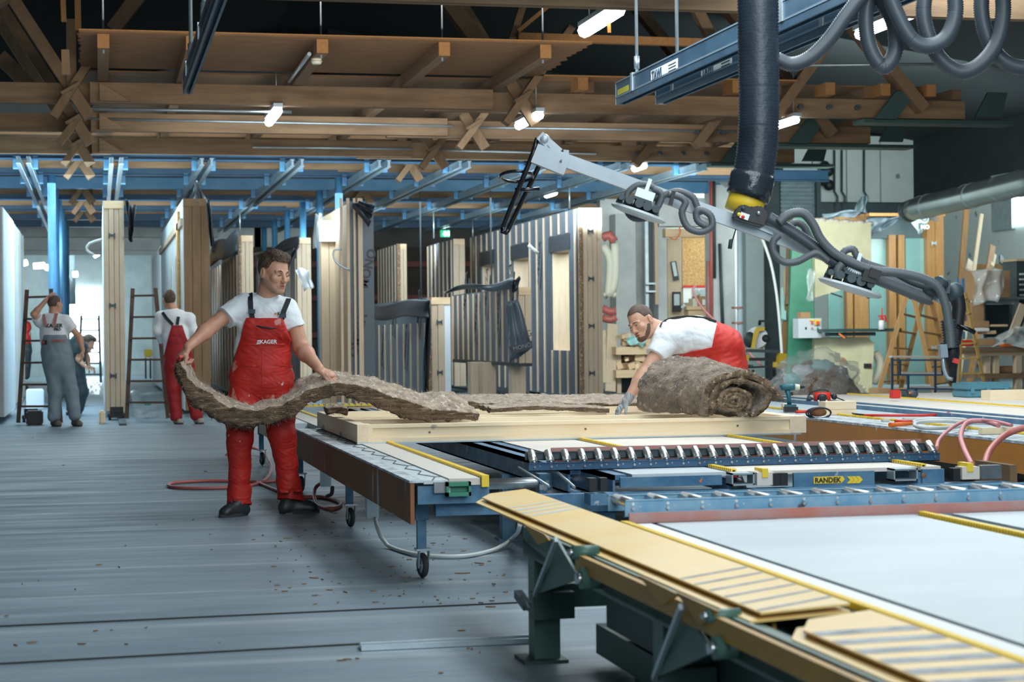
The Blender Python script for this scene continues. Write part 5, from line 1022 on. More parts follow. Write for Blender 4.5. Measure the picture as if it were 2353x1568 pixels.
m = MB(); m.cyl(D(1936, 830, d - .31), D(1936, 830, d - .28), .075, n=18); m.build('round_patch', osb, t)
mk('beam', D(1985, 841, d - .32), D(2002, 841, d - .32), .03, .09, up=(0, 0, 1)).build('latch', black, t)
hose_mb(W2(d, (2010, 810), (2022, 830), (2020, 855), (2006, 880)), .09, .08, .03, 12).build('dust_hose', offwhite, t)
mk('beam', D(1982, 658, d), D(2000, 684, d), .12, .1).build('blade_guide', greydk, t); mk('beam', D(1909, 674, d - .3), D(1935, 683, d - .3), .03, .03).build('handle', black, t)
m = MB(); [m.ball(D(1878 + i * 11, 506 + i * .8, d - .15), .07 + .02 * math.sin(i * 2.3), 1.2, 1, .7, 8, 6) for i in range(12)]; m.build('dust_crust', topwood, t)
t = thing('switch_cabinet', 'light grey switch cabinet with red and yellow emergency switch on the band saw', 'cabinet', D(1861, 777, 36.6)); d = 36.4
sub('cabinet_body', t, 1835, 1888, 732, 777, d, .3, mat('cab_grey', (.56, .62, .66), .5)); sub('label_plate', t, 1873, 1884, 735, 747, d - .02, .02, yellow); sub('label_strip', t, 1860, 1871, 735, 738, d - .02, .02, yellow); sub('socket', t, 1850, 1854, 752, 758, d - .02, .02, black)
for px, py, r, c, n_ in ((1879, 742, .034, red, 'rotary_switch'), (1866, 742, .024, red, 'button'), (1866, 754, .018, hosered, 'button'), (1879, 754, .018, greensaw, 'button')): mk('cyl', D(px, py, d - .06), D(px, py, d), r, n=12).build(n_, c, t)
blk('carton', 'small cardboard carton lying on the switch cabinet', 'box', 1840, 1862, 718, 731, 36.5, .2, card)
for i, (a, b, w, mt, l) in enumerate((((1830, 500), (1800, 830), .16, doorwood, 'reddish board leaning left of the band saw'), ((1806, 620), (1803, 900), .1, pineZ, 'pale lath leaning beside the dark column'), ((1815, 500), (1812, 700), .12, oldZ, 'dark timber leaning behind the band saw column'), ((1800, 663), (1800, 735), .1, mat('turq_film', (.42, .7, .68), .3), 'narrow pale turquoise board beside the dark column'))):
    solo('leaning_board', mk('beam', D(*a, 37.6), D(*b, 37.2), w, .05, up=(0, 1, 0)), mt, l, 'board')
sheet('clear film with tape hanging down the front of the band saw column', ((1860, 620, 0), (1872, 620, 0), (1868, 690, 0), (1852, 690, 0)), 36.3, film, seed=22, name='film_sheet', cat='film')
# glazed door elements
t = thing('glazed_door_frame', 'stained timber frame with large greenish glass panes behind the ladders', 'door frame', D(2080, 900, 43)); d = 43
for a, b in ((1948, 1962), (1966, 1998), (2046, 2062), (2068, 2082), (2134, 2152), (2153, 2172)): sub('post', t, a, b, 492 if a > 2100 else 540, 908, d, .3, doorwood)
sub('header', t, 1998, 2172, 490, 497, d, .3, newend); sub('upper_panel', t, 1998, 2134, 500, 548, d + .1, .15, greydk)
for a, b in ((2000, 2045), (2084, 2133), (1905, 1945)): sub('glass_pane', t, a, b, 548, 900, d + .12, .03, mat('pane', (.11, .21, .20), .12, spec=.8, col2=(.17, .28, .27), scale=.8))
for y in (560, 800): bracket_mb(D(2146, y, d - .1), .06).build('metal_bracket', galv, t)
o = sheet('pale membrane corner with large letters draped over the glazed door frame', ((2083, 490, 0), (2152, 490, 0), (2118, 535, 0), (2108, 540, 0)), 42.5, mat('memb_pale', (.36, .42, .42), .5), seed=23, wob=.05)
text('OME', .2, D(2116, 509, 42.2), RGT, -FWD, ink, o, bold=.004); mk('prism', W2(42.3, (2110, 512), (2132, 516), (2126, 530), (2111, 526)), -FWD * .01).build('print_bar', greydk, o); text('MO', .12, D(2116, 526, 42.15), RGT, -FWD, white, o, bold=.004)
sheet('grey membrane draped over the frame between band saw and glazed door', ((1990, 505, 0), (2083, 495, 0), (2050, 515, 0), (2000, 545, 0)), 42.6, membrane, seed=24)
sheet('crumpled dark membrane standing up above the band saw', ((1980, 455, 0), (1992, 450, 0), (1993, 492, 0), (1957, 492, 0)), 43, greydk, seed=25)
sheet('flat grey membrane lying above the band saw cover', ((1895, 490, 0), (1985, 482, 0), (1960, 498, 0), (1890, 505, 0)), 42.8, membrlt, seed=26)
blk('timber_element', 'dark brown timber element above the band saw cover', 'frame', 1905, 1998, 492, 512, 43.2, .3, doorwood)
# silver duct
t = thing('ventilation_duct', 'big galvanised ventilation duct at the upper right', 'duct', D(2200, 470, 38))
P = [D(2098, 482, 40), D(2110, 479, 39.6), D(2240, 448, 37), D(2370, 415, 34), D(2480, 385, 32)]
mk('tube', P, [.23, .24, .24, .24, .24], 24).build('duct_run', mat('duct', (.36, .42, .43), .3, .8, col2=(.28, .33, .34), scale=2), t)
for q in (.08, .5, .56, .78, .95):
    i = min(int(q * 3.99) , 3); 
for px, py, d_ in ((2118, 477, 39.5), (2135, 473, 39.1), (2222, 452, 37.4), (2236, 449, 37.1), (2300, 433, 35.6), (2345, 422, 34.6)):
    c = D(px, py, d_); u = (P[3] - P[1]).normalized(); mk('cyl', c - u * .03, c + u * .03, .255, n=24).build('duct_collar', galv, t)
m = MB(); m.cyl(D(2098, 482, 40), D(2088, 487, 40.3), .235, .24, 24); m.build('elbow', greydk, t)
# ladders
def ladder(label, rails, rungs, d, mt, w=.055, cat='ladder', group=None):
    """rails: list of pairs ((top),(bottom)) pixel tuples; rungs between rails[0] and rails[1] (and 2,3)"""
    t = thing('step_ladder', label, cat, D(rails[0][1][0], rails[0][1][1], d), group)
    for a, b in rails: mk('beam', D(*a[:2], d + (a[2] if len(a) > 2 else 0)), D(*b[:2], d + (b[2] if len(b) > 2 else 0)), w, w * .5, up=(0, 1, 0)).build('rail', mt, t)
    for k in range(0, len(rails) - 1, 2):
        (a0, a1), (b0, b1) = rails[k], rails[k + 1]
        A0, A1 = [D(*q[:2], d + (q[2] if len(q) > 2 else 0)) for q in (a0, a1)]; B0, B1 = [D(*q[:2], d + (q[2] if len(q) > 2 else 0)) for q in (b0, b1)]
        for i in range(rungs): f_ = (i + .35) / (rungs + .1); mk('beam', A0.lerp(A1, f_), B0.lerp(B1, f_), .07, .03).build('rung', mt, t)
    return t
ladder('big wooden A-frame ladder in front of the glazed doors', (((2087, 668), (2016, 908)), ((2122, 682, .6), (2068, 900, 1.2)), ((2096, 668), (2150, 915)), ((2138, 684, .6), (2190, 905, 1.2))), 6, 36.4, wood('ladder_pine', (.58, .34, .14), (.45, .25, .1), GZ, 14), .085)
ladder('yellowish wooden step ladder right of the hanging lifter grip', (((2218, 672), (2262, 884)), ((2211, 676), (2204, 884)),), 6, 34.5, wood('ladder_yellow', (.50, .32, .10), (.36, .22, .06), GZ, 14))
ladder('dark wooden step ladder at the far left beside the man in grey overalls', (((62, 666), (42, 972)), ((117, 664), (140, 972)),), 6, 27.3, ladderdk, .06)
ladder('dark wooden step ladder between the pine panel and the man in red overalls', (((305, 663), (291, 962)), ((357, 662), (386, 962))), 6, 27.8, ladderdk, .06)
ladder('thin dark step ladder in the daylit gap behind the man in grey', (((187, 725), (180, 880)), ((227, 725), (232, 880))), 6, 38, greydk, .05)
t = thing('blue_frame_rack', 'navy blue tube rack leaning behind the yellowish ladder', 'rack', D(2215, 880, 37))
for a, b in (((2200, 640), (2204, 780)), ((2212, 640), (2214, 780)), ((2222, 645), (2230, 760))): mk('beam', D(*a, 37), D(*b, 37), .05, .05).build('tube', blue, t)
# blue step platform
t = thing('step_platform', 'low dark blue tube step platform with worn wooden treads', 'platform', D(2130, 912, 33)); d = 33
for a, b in (((2050, 822), (2050, 917)), ((2149, 826), (2149, 917)), ((2068, 826), (2068, 862)), ((2208, 890), (2208, 915)), ((2087, 862), (2087, 900)), ((2165, 828), (2165, 862)), ((2105, 893), (2105, 905))): mk('beam', D(*a, d), D(*b, d), .035, .035).build('post', blued, t)
for a, b in (((2047, 828), (2166, 828)), ((2050, 862), (2166, 862)), ((2047, 897), (2087, 897)), ((2087, 893), (2210, 895))): mk('beam', D(*a, d), D(*b, d), .035, .03).build('cross_tube', blued, t)
for a, b in (((2046, 820), (2166, 821)), ((2072, 857), (2170, 858)), ((2090, 890), (2212, 891))): mk('beam', D(*a, d + .15), D(*b, d + .15), .3, .03).build('tread', topwood, t)
# right-hand bench and things
t = thing('workbench', 'rough wooden workbench at the right border', 'bench', D(2300, 880, 36)); d = 36
sub('top', t, 2210, 2400, 799, 809, d, 1.0, oldX); sub('apron', t, 2215, 2400, 809, 818, d + .1, .1, pineX); sub('lower_shelf', t, 2255, 2400, 858, 870, d + .1, .8, oldX)
for px in (2265, 2286, 2336, 2358): sub('leg', t, px, px + 11, 812, 905, d + .15, .15, pineZ)
for i, (a, b, y0, y1, d_, mt, l, n_) in enumerate((
    (2241, 2277, 622, 690, 36.5, card, 'film-wrapped cardboard carton at right, left half', 'carton'), (2277, 2322, 622, 684, 36.6, card, 'film-wrapped cardboard carton at right, brown right half', 'carton'),
    (2234, 2262, 695, 745, 36.8, card, 'curved open cardboard box below the film-wrapped carton', 'carton'), (2237, 2274, 738, 753, 36.2, card, 'small printed cardboard box above the bench', 'carton'), (2243, 2288, 779, 795, 36.1, card, 'flat cardboard tray on the workbench', 'carton'),
    (2237, 2274, 754, 762, 36.2, white, 'stack of grey papers under the small printed box', 'papers'), (2275, 2317, 746, 751, 36.3, pineX, 'upper pine batten lying above the bench', 'batten'), (2270, 2290, 760, 768, 36.3, pineX, 'short lower pine block above the bench', 'block'),
    (2203, 2234, 782, 796, 36.1, red, 'red tool bag on the bench beside the ladder', 'bag'), (2310, 2328, 790, 797, 36, orange, 'orange clamp lying on the bench', 'clamp'), (2337, 2400, 770, 792, 36, galv, 'grey plastic box on the bench at the right border', 'box'),
    (2068, 2100, 893, 912, 35.6, card, 'dented cardboard box below the blue platform', 'carton'), (2018, 2048, 893, 910, 35, card, 'flattened cardboard tray by the foot of the big ladder', 'carton'), (2300, 2340, 842, 856, 36.4, card, 'brown box on the bench lower shelf', 'carton'))):
    blk(n_, l, {'papers': 'paper', 'carton': 'box'}.get(n_, n_), a, b, y0, y1, d_, .45, mt, bevel=.01)
sheet('clear plastic film drooping over the big carton at right', ((2236, 618, 0), (2318, 618, 0), (2300, 690, 0), (2240, 700, 0)), 36.1, film, seed=31, name='film_sheet', cat='film', wob=.08)
sheet('shiny crumpled film heap on the bench at the right border', ((2300, 770, 0), (2370, 730, 0), (2370, 795, 0), (2285, 797, 0)), 35.9, film, seed=32, name='film_sheet', cat='film', wob=.14)
t = thing('dark_window_unit', 'dark grey window frame unit standing above the bench', 'window frame', D(2300, 780, 37.5)); d = 37.5
sub('pane', t, 2265, 2337, 700, 775, d, .05, mat('darkglass', (.02, .04, .045), .1)); 
for a in ((2260, 2268, 690, 778), (2332, 2342, 690, 778), (2260, 2342, 688, 699)): sub('frame', t, *a, d - .05, .12, galv)
t = thing('shelf_unit', 'dark blue shelf cabinet cut by the right border', 'cabinet', D(2350, 800, 38)); sub('body', t, 2338, 2420, 598, 800, 38, .6, greydk); sub('top_board', t, 2336, 2420, 595, 600, 37.9, .7, pineX)
for i in range(5): sub('shelf', t, 2345, 2420, 628 + i * 12, 632 + i * 12, 37.95, .1, white)
blk('side_shelf', 'long grey shelf board with foil edge above the dark window unit', 'shelf', 2245, 2400, 683, 688, 36.9, .5, galv)
blk('timber_rail', 'long reddish timber rail on the right wall', 'rail', 2229, 2336, 607, 619, 45, .1, doorwood)
for a, b, w, mt, l in (((2222, 470), (2208, 640), .14, doorwood, 'tall reddish board leaning against the dark corner column'), ((2256, 492), (2240, 608), .08, pineZ, 'long pale broomstick leaning on the window wall'), ((2281, 565), (2273, 612), .14, doorwood, 'short reddish board leaning above the timber rail'), ((2285, 585), (2279, 612), .1, pineZ, 'pale short board beside the reddish one on the rail'), ((2230, 600), (2226, 622), .18, pineZ, 'short pale block left on the timber rail'), ((2352, 700), (2325, 770), .16, pineZ, 'pale plank leaning at the right border over the bench'), ((2301, 590), (2301, 607), .12, greydk, 'small dark block standing on the timber rail')):
    A_, B_ = D(*a, 44.6 if a[1] < 640 else 36), D(*b, 44.3 if a[1] < 640 else 36)
    if 'leaning' in l and a[1] < 640: B_ = A_ + (B_ - A_) * (A_.z / (A_.z - B_.z))
    solo('leaning_board', mk('beam', A_, B_, w, .05, up=(0, 1, 0)), mt, l, 'board')
t = thing('spray_bottle', 'white spray bottle with red pump on the band saw table', 'bottle', D(2027, 758, 36.5)); d = 36.3
mk('tube', W2(d, (2026, 758), (2026, 742), (2026, 736)), [.062, .062, .045], 14).build('bottle_body', white, t); m = MB(); m.tube(W2(d, (2026, 736), (2026, 729)), [.045, .03], 12); m.tube(W2(d, (2026, 730), (2027, 708)), .012, 8); m.beam(D(2018, 727, d), D(2036, 726, d), .03, .03); m.beam(D(2034, 727, d), D(2036, 740, d), .025, .03); m.build('pump_head', red, t)
# ================================================================ LEFT BACKGROUND
for (px0, px1, y0, y1, d, mt, l, n_, c_) in ((150, 195, 800, 872, 45, greendk, 'stack of dark green boards in the daylit bay', 'board_stack', 'stack'), (60, 100, 895, 930, 33, styro, 'white sacks piled at the far left behind the ladder', 'white_sack', 'sack'), (168, 200, 868, 910, 34, galv, 'grey metal crate behind the crouching worker', 'metal_crate', 'crate'), (332, 350, 803, 821, 40, yellow, 'small yellow saw body in the bay behind the second ladder', 'yellow_saw', 'saw'), (334, 337, 822, 872, 40, black, 'left black stand leg under the small yellow saw', 'stand_leg', 'leg'), (345, 348, 822, 872, 40, black, 'right black stand leg under the small yellow saw', 'stand_leg', 'leg'), (330, 350, 925, 932, 29, greensaw, 'green plank on the floor behind the second ladder', 'green_plank', 'plank'), (228, 242, 945, 968, 27.2, palepine, 'small pine offcut on the floor left of the pine panel foot', 'pine_offcut', 'offcut'), (60, 98, 945, 976, 27.0, black, 'black toolbox at the foot of the far left ladder', 'tool_box', 'toolbox')):
    blk(n_, l, c_, px0, px1, y0, y1, d, .4, mt, bevel=.02)
for i, (c_, l) in enumerate(((((300, 905, 0), (500, 912, 0), (500, 970, -3), (310, 968, -3)), 'shiny plastic film spread on the floor around the second ladder'), (((20, 905, 0), (62, 900, 0), (60, 965, -3), (0, 960, -3)), 'crumpled film on the floor at the far left'), (((190, 880, 4), (235, 880, 4), (228, 912, 2), (180, 910, 2)), 'film lying on the floor in the daylit bay'))):
    A_, B_, C_, E_ = [PZ(x, y, .02) for x, y, _ in c_]
    f = lambda u, v: (A_ * (1 - u) + B_ * u) * (1 - v) + (E_ * (1 - u) + C_ * u) * v + V((0, 0, .05 + .06 * MN.noise(V((u * 9, v * 9, i)))))
    solo('film_sheet', mk('grid', f, 36, 20, True), film, l, 'film')
hx = thing('exit_sign', 'green running-man exit sign far behind the panels', 'sign', D(1022, 545, 50)); d = 50
sub('sign_plate', hx, 1012, 1034, 529, 545, d, .05, sign); sub('arrow_pictogram', hx, 1021, 1024, 532, 541, d - .02, .02, lampm)
m = MB(); m.prism(W2(d - .03, (1018, 538), (1022.5, 543), (1027, 538)), FWD * .01); m.build('arrow_head', lampm, hx); sub('door_pictogram', hx, 1029, 1032, 532, 542, d - .02, .02, lampm)
blk('black_bag', 'black plastic bag standing behind the man in the red bib', 'bag', 660, 692, 778, 885, 33, .5, memblk, bevel=.08)
# concrete rails and pipes over the bay
for (y0, y1, mt, l) in ((523, 545, concrete, 'rough concrete beam over the daylit bay, upper one'), (552, 575, whitewall, 'pale concrete beam over the daylit bay, lower one')):
    blk('concrete_beam', l, 'beam', 40, 500, y0, y1, 54.5, .4, mt)
solo('window_post', mk('cyl', D(162, 585, 58), D(166, 700, 58), .12, n=10), galv, 'grey vertical post standing in the bright bay', 'post')
for i, (a, b) in enumerate((((48, 607), (62, 603)), ((78, 612), (102, 610)), ((105, 614), (112, 616)), ((168, 631), (178, 630)), ((215, 588), (226, 581)))):
    solo('bay_lamp', mk('tube', [D(*a, 57), D(*b, 57)], .09, 8), lampm, ['leftmost strip lamp in the rear bay', 'long strip lamp in the rear bay', 'short strip lamp right of the long one in the rear bay', 'strip lamp by the post in the rear bay', 'strip lamp left of the pine panel in the rear bay'][i], 'lamp')
solo('flex_conduit', MB().tube(cat_rom(W2(29.2, (235, 550), (205, 560), (200, 575), (216, 586)), .1), .02, 8), hosewht, 'grey flexible conduit curling off the pine panel', 'conduit')
solo('flex_conduit', MB().tube(cat_rom(W2(29.7, (785, 573), (768, 575), (767, 592), (778, 608), (805, 622)), .1), .016, 8), galv, 'thin cable loop on the left of the wrapped panel', 'cable')
solo('flex_conduit', MB().tube(cat_rom(W2(32, (1214, 563), (1225, 573), (1237, 582)), .1), .03, 8), hosewht, 'short white conduit stub on the tall window panel', 'conduit')
# ================================================================ THINGS ON TABLE 2
ztt = ZT + .02
def onT(px, py, z=ztt): return PZ(px, py, z)
p = onT(1817, 948, ZT); t = thing('cordless_drill', 'teal cordless impact driver standing on its battery at the corner of the assembly table', 'drill', p)
s = p.y / cA / F; U = lambda dx, dz, dy=0: p + RGT * (dx * s) + V((0, 0, dz * s)) + FWD * dy
mk('beam', U(-16, 7), U(16, 7), .09, .045).build('battery', black, t); mk('beam', U(-14, 16), U(12, 16), .08, .02).build('foot', teal, t)
mk('tube', [U(-3, 18), U(-4, 35), U(-8, 52)], [.02, .019, .024], 12).build('grip', teal, t); mk('tube', [U(-24, 58), U(-18, 60), U(2, 60), U(10, 60)], [.024, .032, .032, .028], 14).build('motor_housing', teal, t)
mk('tube', [U(10, 60), U(22, 60)], [.03, .022], 12).build('gear_head', offwhite, t); mk('tube', [U(22, 60), U(30, 60), U(34, 60)], [.016, .014, .006], 10).build('chuck', black, t); mk('beam', U(2, 48), U(4, 40), .012, .02).build('trigger', black, t)
p = onT(1888, 925, ZT + .02); s = p.y / cA / F; t = thing('router_tool', 'red and black router with cable on the assembly table', 'power tool', p)
U = lambda dx, dz, dy=0: p + RGT * (dx * s) + V((0, 0, dz * s)) + FWD * dy
MB().tube([U(-18, 12), U(20, 14)], [.05, .045], 14).build('motor_housing', red, t); MB().ball(U(0, 11, -.03), .055, 1, .8, .75).build('front_cover', black, t)
m = MB(); [m.beam(U(-8 + i * 4, 18, -.085), U(-8 + i * 4, 4, -.085), .004, .008) for i in range(5)]; m.build('vent_slots', greydk, t); MB().tube(cat_rom([U(-30, 5), U(-28, 22), U(-5, 30), U(14, 28), U(24, 14)], .03), .008, 6).build('bail_handle', black, t)
m = MB(); m.ball(U(-11, 4, -.09), .01, n=8, m=5); m.ball(U(8, 4, -.09), .01, n=8, m=5); m.build('screws', white, t); m = MB(); m.ball(U(30, 13), .03); m.tube([U(34, 12), U(62, 0)], .006, 6); m.build('guide_rod', black, t)
m = MB(); m.tube([U(-26, 14), U(-34, 2)], [.035, .015], 10); m.build('nose', greydk, t)
def woodblk(px0, px1, pyt, pyb, z, dep, label, mt=palepine, rot=0):
    a, b = PZ(px0, pyb, z), PY(px1, pyb, PZ(px0, pyb, z).y); h = (pyb - pyt) * a.y / cA / F
    return solo('pine_block', mk('box', a.x, b.x, a.y, a.y + dep, z, z + h), mt, label, 'wood block', None, .002)
woodblk(1897, 1968, 942, 955, ZT, .14, 'lower of two stacked pine blocks on the assembly table')
za = ZT + 13 * PZ(1897, 955, ZT).y / cA / F
zq = PZ(1897, 955, ZT).y; a = PY(1897, 942, zq); b = PY(1968, 942, zq)
solo('pine_block', mk('box', a.x, b.x, zq, zq + .16, za + .001, za + .068), palepine, 'upper of two stacked pine blocks on the assembly table', 'wood block', None, .003)
woodblk(2257, 2420, 983, 999, ZT, .06, 'long pine stick on the table under the pink hose at the right border')
woodblk(2276, 2400, 897, 921, ZT + .02, .2, 'wide pine board end at the far right of the assembly table')
woodblk(1800, 1812, 928, 942, ZT, .06, 'small pale block left of the cordless drill')
woodblk(2079, 2128, 961, 966, ZT, .05, 'thin pine chip on the table edge above the orange handles', topwood)
woodblk(2030, 2045, 963, 970, ZT, .05, 'tiny wood crumb beside the orange handles', topwood)
p = onT(2075, 915); t = thing('cordless_drill', 'dark cordless drill lying beside the red battery pack at the table rear', 'drill', p); s = p.y / cA / F; U = lambda dx, dz, dy=0: p + RGT * (dx * s) + V((0, 0, dz * s)) + FWD * dy
mk('tube', [U(-3, 10), U(10, 8), U(12, 9)], [.03, .03, .04], 12).build('grip', greydk, t); mk('tube', [U(10, 9), U(25, 9), U(32, 9), U(36, 9)], [.045, .05, .035, .018], 12).build('motor_housing', greydk, t); MB().ball(U(14, 12, -.05), .012).build('orange_mark', orange, t)
blk('battery_pack', 'red battery pack with dark face at the rear edge of the assembly table', 'battery', 2051, 2070, 897, 916, p.y / cA, .08, red, bevel=.005)
t = thing('tool_case', 'teal blue plastic tool case behind the assembly table', 'case', D(2278, 912, 19)); a, b = D(2222, 911, 19.0), D(2334, 911, 19.0); z0 = ZT + .02; z1 = PY(2280, 880, a.y).z
mk('box', a.x, b.x, a.y, a.y + .35, z0, (z0 + z1) / 2 - .003).build('case_base', bluecase, t, .012); mk('box', a.x, b.x, a.y, a.y + .35, (z0 + z1) / 2 + .003, z1).build('case_lid', bluecase, t, .012)
for f_ in (.08, .45, .85): x = a.x + (b.x - a.x) * f_; mk('box', x, x + .04, a.y - .012, a.y, (z0 + z1) / 2 - .03, (z0 + z1) / 2 + .03).build('latch', bluecase, t)
t = thing('crowbar', 'red crowbar with black claw lying on the assembly table', 'crowbar', onT(2050, 955, ZT)); P = [PZ(x, y, ZT + .015) for x, y in ((1985, 955), (2050, 955), (2120, 955), (2165, 953), (2180, 950), (2195, 956))]
mk('tube', P, .011, 8).build('bar', red, t); mk('tube', [PZ(1958, 950, ZT + .02), PZ(1970, 954, ZT + .015), PZ(1987, 955, ZT + .015)], [.006, .014, .012], 8).build('claw', black, t)
solo('red_handle', mk('tube', [PZ(1829, 947, ZT + .015), PZ(1862, 946, ZT + .015)], [.014, .012], 10), red, 'short red tool handle beside the two stacked blocks', 'handle')
t = thing('angle_tool', 'dark red power tool wrapped in its black cable next to the stacked blocks', 'power tool', onT(1878, 950, ZT)); q = onT(1880, 948, ZT + .04); MB().ball(q, .045, 1.7, 1, .8).build('tool_body', fasciaB, t)
for k in range(3): MB().tube([q + V((math.cos(a * .35) * (.09 + .01 * k), .02 * k - .05, -.005 + math.sin(a * .35) * .045)) for a in range(19)], .007, 6).build('cable', black, t)
for z_, (A_, B_), l in ((.02, ((2045, 977), (2095, 974)), 'orange plier handle pointing left at the edge of the assembly table'), (.03, ((2055, 970), (2097, 970)), 'red plier handle just behind the orange one')):
    solo('plier_handle', mk('tube', [PZ(*A_, ZT + z_), PZ(*B_, ZT + z_)], [.018, .013], 10), orange if 'orange plier' in l else red, l, 'handle')
P = [(2098, 972), (2110, 966), (2160, 963), (2215, 965), (2225, 974), (2190, 982), (2130, 984), (2102, 978), (2115, 970), (2170, 968), (2230, 972), (2290, 974), (2320, 978)]
solo('grey_hose', MB().tube(cat_rom([PZ(x, y, ZT + .02 + .004 * i) for i, (x, y) in enumerate(P)], .04), .014, 8), hosewht, 'pale grey hose coiled on the assembly table', 'hose')
for k, (P, l) in enumerate((([(2152, 1030, 10.6), (2160, 1008, 11.0), (2195, 978, 11.5), (2230, 966, 11.6), (2280, 968, 11.4), (2325, 978, 11.2)], 'pink hose, thinnest loop at left over the orange side board'), ([(2233, 1068, 10.3), (2215, 1030, 10.7), (2208, 1000, 11.1), (2222, 972, 11.5), (2260, 968, 11.5), (2295, 978, 11.3)], 'pink hose loop hanging over the orange side board, middle one'), ([(2262, 1072, 10.2), (2275, 1035, 10.5), (2310, 1000, 10.8), (2360, 982, 10.8), (2420, 975, 10.8)], 'thick red hose rising to the right border'))):
    solo('air_hose', MB().tube(cat_rom([D(*q) for q in P], .03), .011 + .004 * k, 10), hosepink if k < 2 else hosered, l, 'hose')
# hose on floor behind the standing man
P = [(520, 1046), (560, 1030), (600, 1036), (622, 1068), (612, 1100), (570, 1117), (500, 1122), (420, 1122), (388, 1117), (400, 1110), (460, 1106), (530, 1106), (600, 1108), (640, 1105)]
solo('air_hose', MB().tube(cat_rom([PZ(x, y, .015 + (.0 if i > 4 else (4 - i) * .02)) for i, (x, y) in enumerate(P)], .04), .014, 8), hosered, 'red air hose looped on the concrete floor behind the standing man', 'hose')
P = [(590, 1108), (640, 1128), (690, 1142), (740, 1143), (775, 1152), (782, 1162), (760, 1170), (730, 1160), (722, 1140), (726, 1120), (742, 1108)]
solo('air_hose', MB().tube(cat_rom([PZ(x, y, .013 if i < 8 else .05 * (i - 7)) for i, (x, y) in enumerate(P)], .04), .014, 8), hosered, 'red hose curling on the floor by the man, under the brown side board', 'hose')
